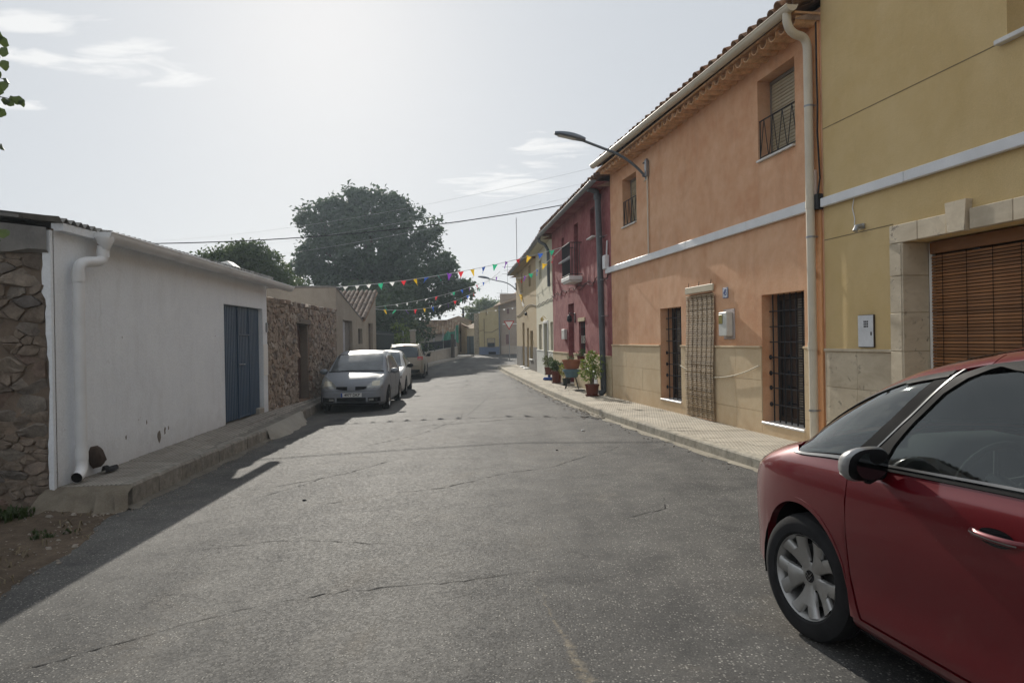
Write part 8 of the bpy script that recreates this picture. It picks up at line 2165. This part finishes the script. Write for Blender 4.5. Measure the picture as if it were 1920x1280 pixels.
# pinkish house with tiled eaves on the right
PH, w = simple_house("house", "pinkish grey house with overhanging tiled eaves behind the yield sign", 939, 1010, 60.2, at(955, 570, 60).z, 7, m_plaster("pinkish_render", (.36, .29, .235), (.41, .335, .27), (.25, .20, .17), .4))
zz = at(955, 570, 60).z
b = MB(); x_l = at(927, 577, 60).x - at(939, 577, 60).x
b.add([(x_l, -.5, at(927, 577, 60).z), (w, -.5, at(927, 577, 60).z + 1.2), (w, 4.5, at(967, 556, 60).z + 1.6), (.2, 4.5, at(960, 558, 60).z), (x_l, -.5, at(927, 577, 60).z + .12), (w, -.5, at(927, 577, 60).z + 1.32), (w, 4.5, at(967, 556, 60).z + 1.72), (.2, 4.5, at(960, 558, 60).z + .12)], [(0, 1, 2, 3), (4, 5, 6, 7), (0, 1, 5, 4), (1, 2, 6, 5), (2, 3, 7, 6), (3, 0, 4, 7)]); b.link("roof", M_FARTILE, PH)
b = MB(); b.box(-.001, w, .001, .3, zz - .1, zz + .9); b.link("gable_wall", bpy.data.materials["pinkish_render"], PH)
for (p0x, p1x, q0, q1) in ((949, 955.5, 627, 645), (952, 956, 578, 588)):
    b = MB(); x0_, x1_ = at(p0x, q0, 60).x - at(939, q0, 60).x, at(p1x, q0, 60).x - at(939, q0, 60).x; b.cbox(x0_, x1_, -.03, .0 - .001, at(950, q1, 60).z, at(950, q0, 60).z, .008); b.link("window", m_plain("mauve_shutter", (.20, .12, .115), .6) if "mauve_shutter" not in bpy.data.materials else bpy.data.materials["mauve_shutter"], PH)
b = MB(); b.cbox(.02, w, -.025, -.002, -.1, at(955, 648, 60).z, .004); b.link("dado", m_plaster("pale_pink_foot", (.42, .36, .30), (.46, .40, .34)), PH)
b = MB(); b.box(.2, 1.4, -.03, -.001, at(955, 608, 60).z, at(955, 606.5, 60).z); b.link("cornice_band", M_WHITE, PH)
for (px, py0, py1, lb) in ((940.5, 576, 543, "tall thin antenna on the near eave of the pinkish house"), (951.5, 568, 494, "tallest thin mast behind the pinkish house")):
    b = MB(); q = at(px, py0, 62); t_ = at(px, py1, 62); b.tube([(q.x, 62, q.z - 1.2), (t_.x, 62, t_.z)], .013, 6)
    for k, l in ((.3, .45), (.6, .35), (.9, .5)): b.tube([(t_.x - l, 62, t_.z - k), (t_.x + l, 62, t_.z - k)], .012, 4)
    b.link("antenna", M_GREYP, label=lb, cat="antenna", group="antennas on the far houses")
b = MB(); a_, c_ = at(906, 668, 59), at(926, 668, 59); a_, c_ = at(858.5, 669, 57), at(882, 666, 57)
b.cbox(a_.x, c_.x, 56.4, 57.4, zg(-3, 57) - .1, zg(-3, 57) + .10, .02); b.link("loading_slab", M_WHITE, label="white concrete slab on the ground before the little white garage", cat="slab")
# yield sign
q = at(954.5, 607, 49); YS = empty("yield_sign", (q.x, 49, zg(0, 49)), 0, label="triangular yield sign with red border on a grey pole at the junction", cat="traffic sign")
zc = q.z - zg(0, 49)
def tri(b, s, y0, y1, dz=0): b.prism([(-s, s * .55 + dz), (s, s * .55 + dz), (0, -s * 1.15 + dz)], y0, y1)
b = MB(); b.tube([(0, .03, -.2), (0, .03, zc + .3)], .03, 8); b.link("pole", M_STEEL, YS, smooth=60)
b = MB(); tri(b, .37, -.012, .0); o = b.link("sign_border", m_plain("sign_red", (.48, .03, .03), .4), YS); o.location = (0, 0, zc)
b = MB(); tri(b, .27, -.0165, -.0125); o2 = b.link("sign_face", m_plain("sign_white", (.74, .72, .69), .4), YS); o2.location = (0, 0, zc)

# the other side of the street beside and behind the camera: garden wall and dark trees that the car's side mirrors
GW = empty("garden_wall", (-8.2, -28, 0), 0, label="long dark rubble garden wall on the left, beside and behind the camera", cat="wall")
b = MB(); b.cbox(-.25, .25, 0, 29.5, -.4, 2.5, .03); b.link("wall", M_MUD, GW); b = MB(); b.cbox(-.3, .3, 0, 29.5, 2.501, 2.6, .02); b.link("coping", MAT_CONC, GW)
for i, (x, y, h) in enumerate(((-11.5, -3, 3.6), (-12, -9, 4.2), (-11, -15, 3.8), (-12.5, -22, 4.4))):
    bl = [((RNG.uniform(-1, 1), RNG.uniform(-1.4, 1.4), h + RNG.uniform(-.8, .6)), (1.6, 1.9, 1.2)) for _ in range(5)]
    tree("tree", (x, y, -.2), ("first", "second", "third", "fourth")[i] + " dark garden tree along the left wall, counted from beside the camera backwards", bl, 5000, .28, M_TREE, .16, 2.4, 80 + i, group="garden trees beside and behind the camera", clump=.5)
# ================================================================== SUMMER HAZE
def haze():
    m = bpy.data.materials.new("haze"); m.use_nodes = True; n, l = m.node_tree.nodes, m.node_tree.links
    n.remove(n['Principled BSDF']); v = n.new('ShaderNodeVolumePrincipled'); v.inputs['Color'].default_value = (0.72, 0.86, 1.0, 1)
    v.inputs['Density'].default_value = 0.0006; v.inputs['Anisotropy'].default_value = 0.55
    l.new(v.outputs[0], n['Material Output'].inputs['Volume'])
    b = MB(); b.box(-1000, 1000, -350, 1200, -1.4, 16.0); return b.link("haze", m, kind='stuff')
HAZE = haze()
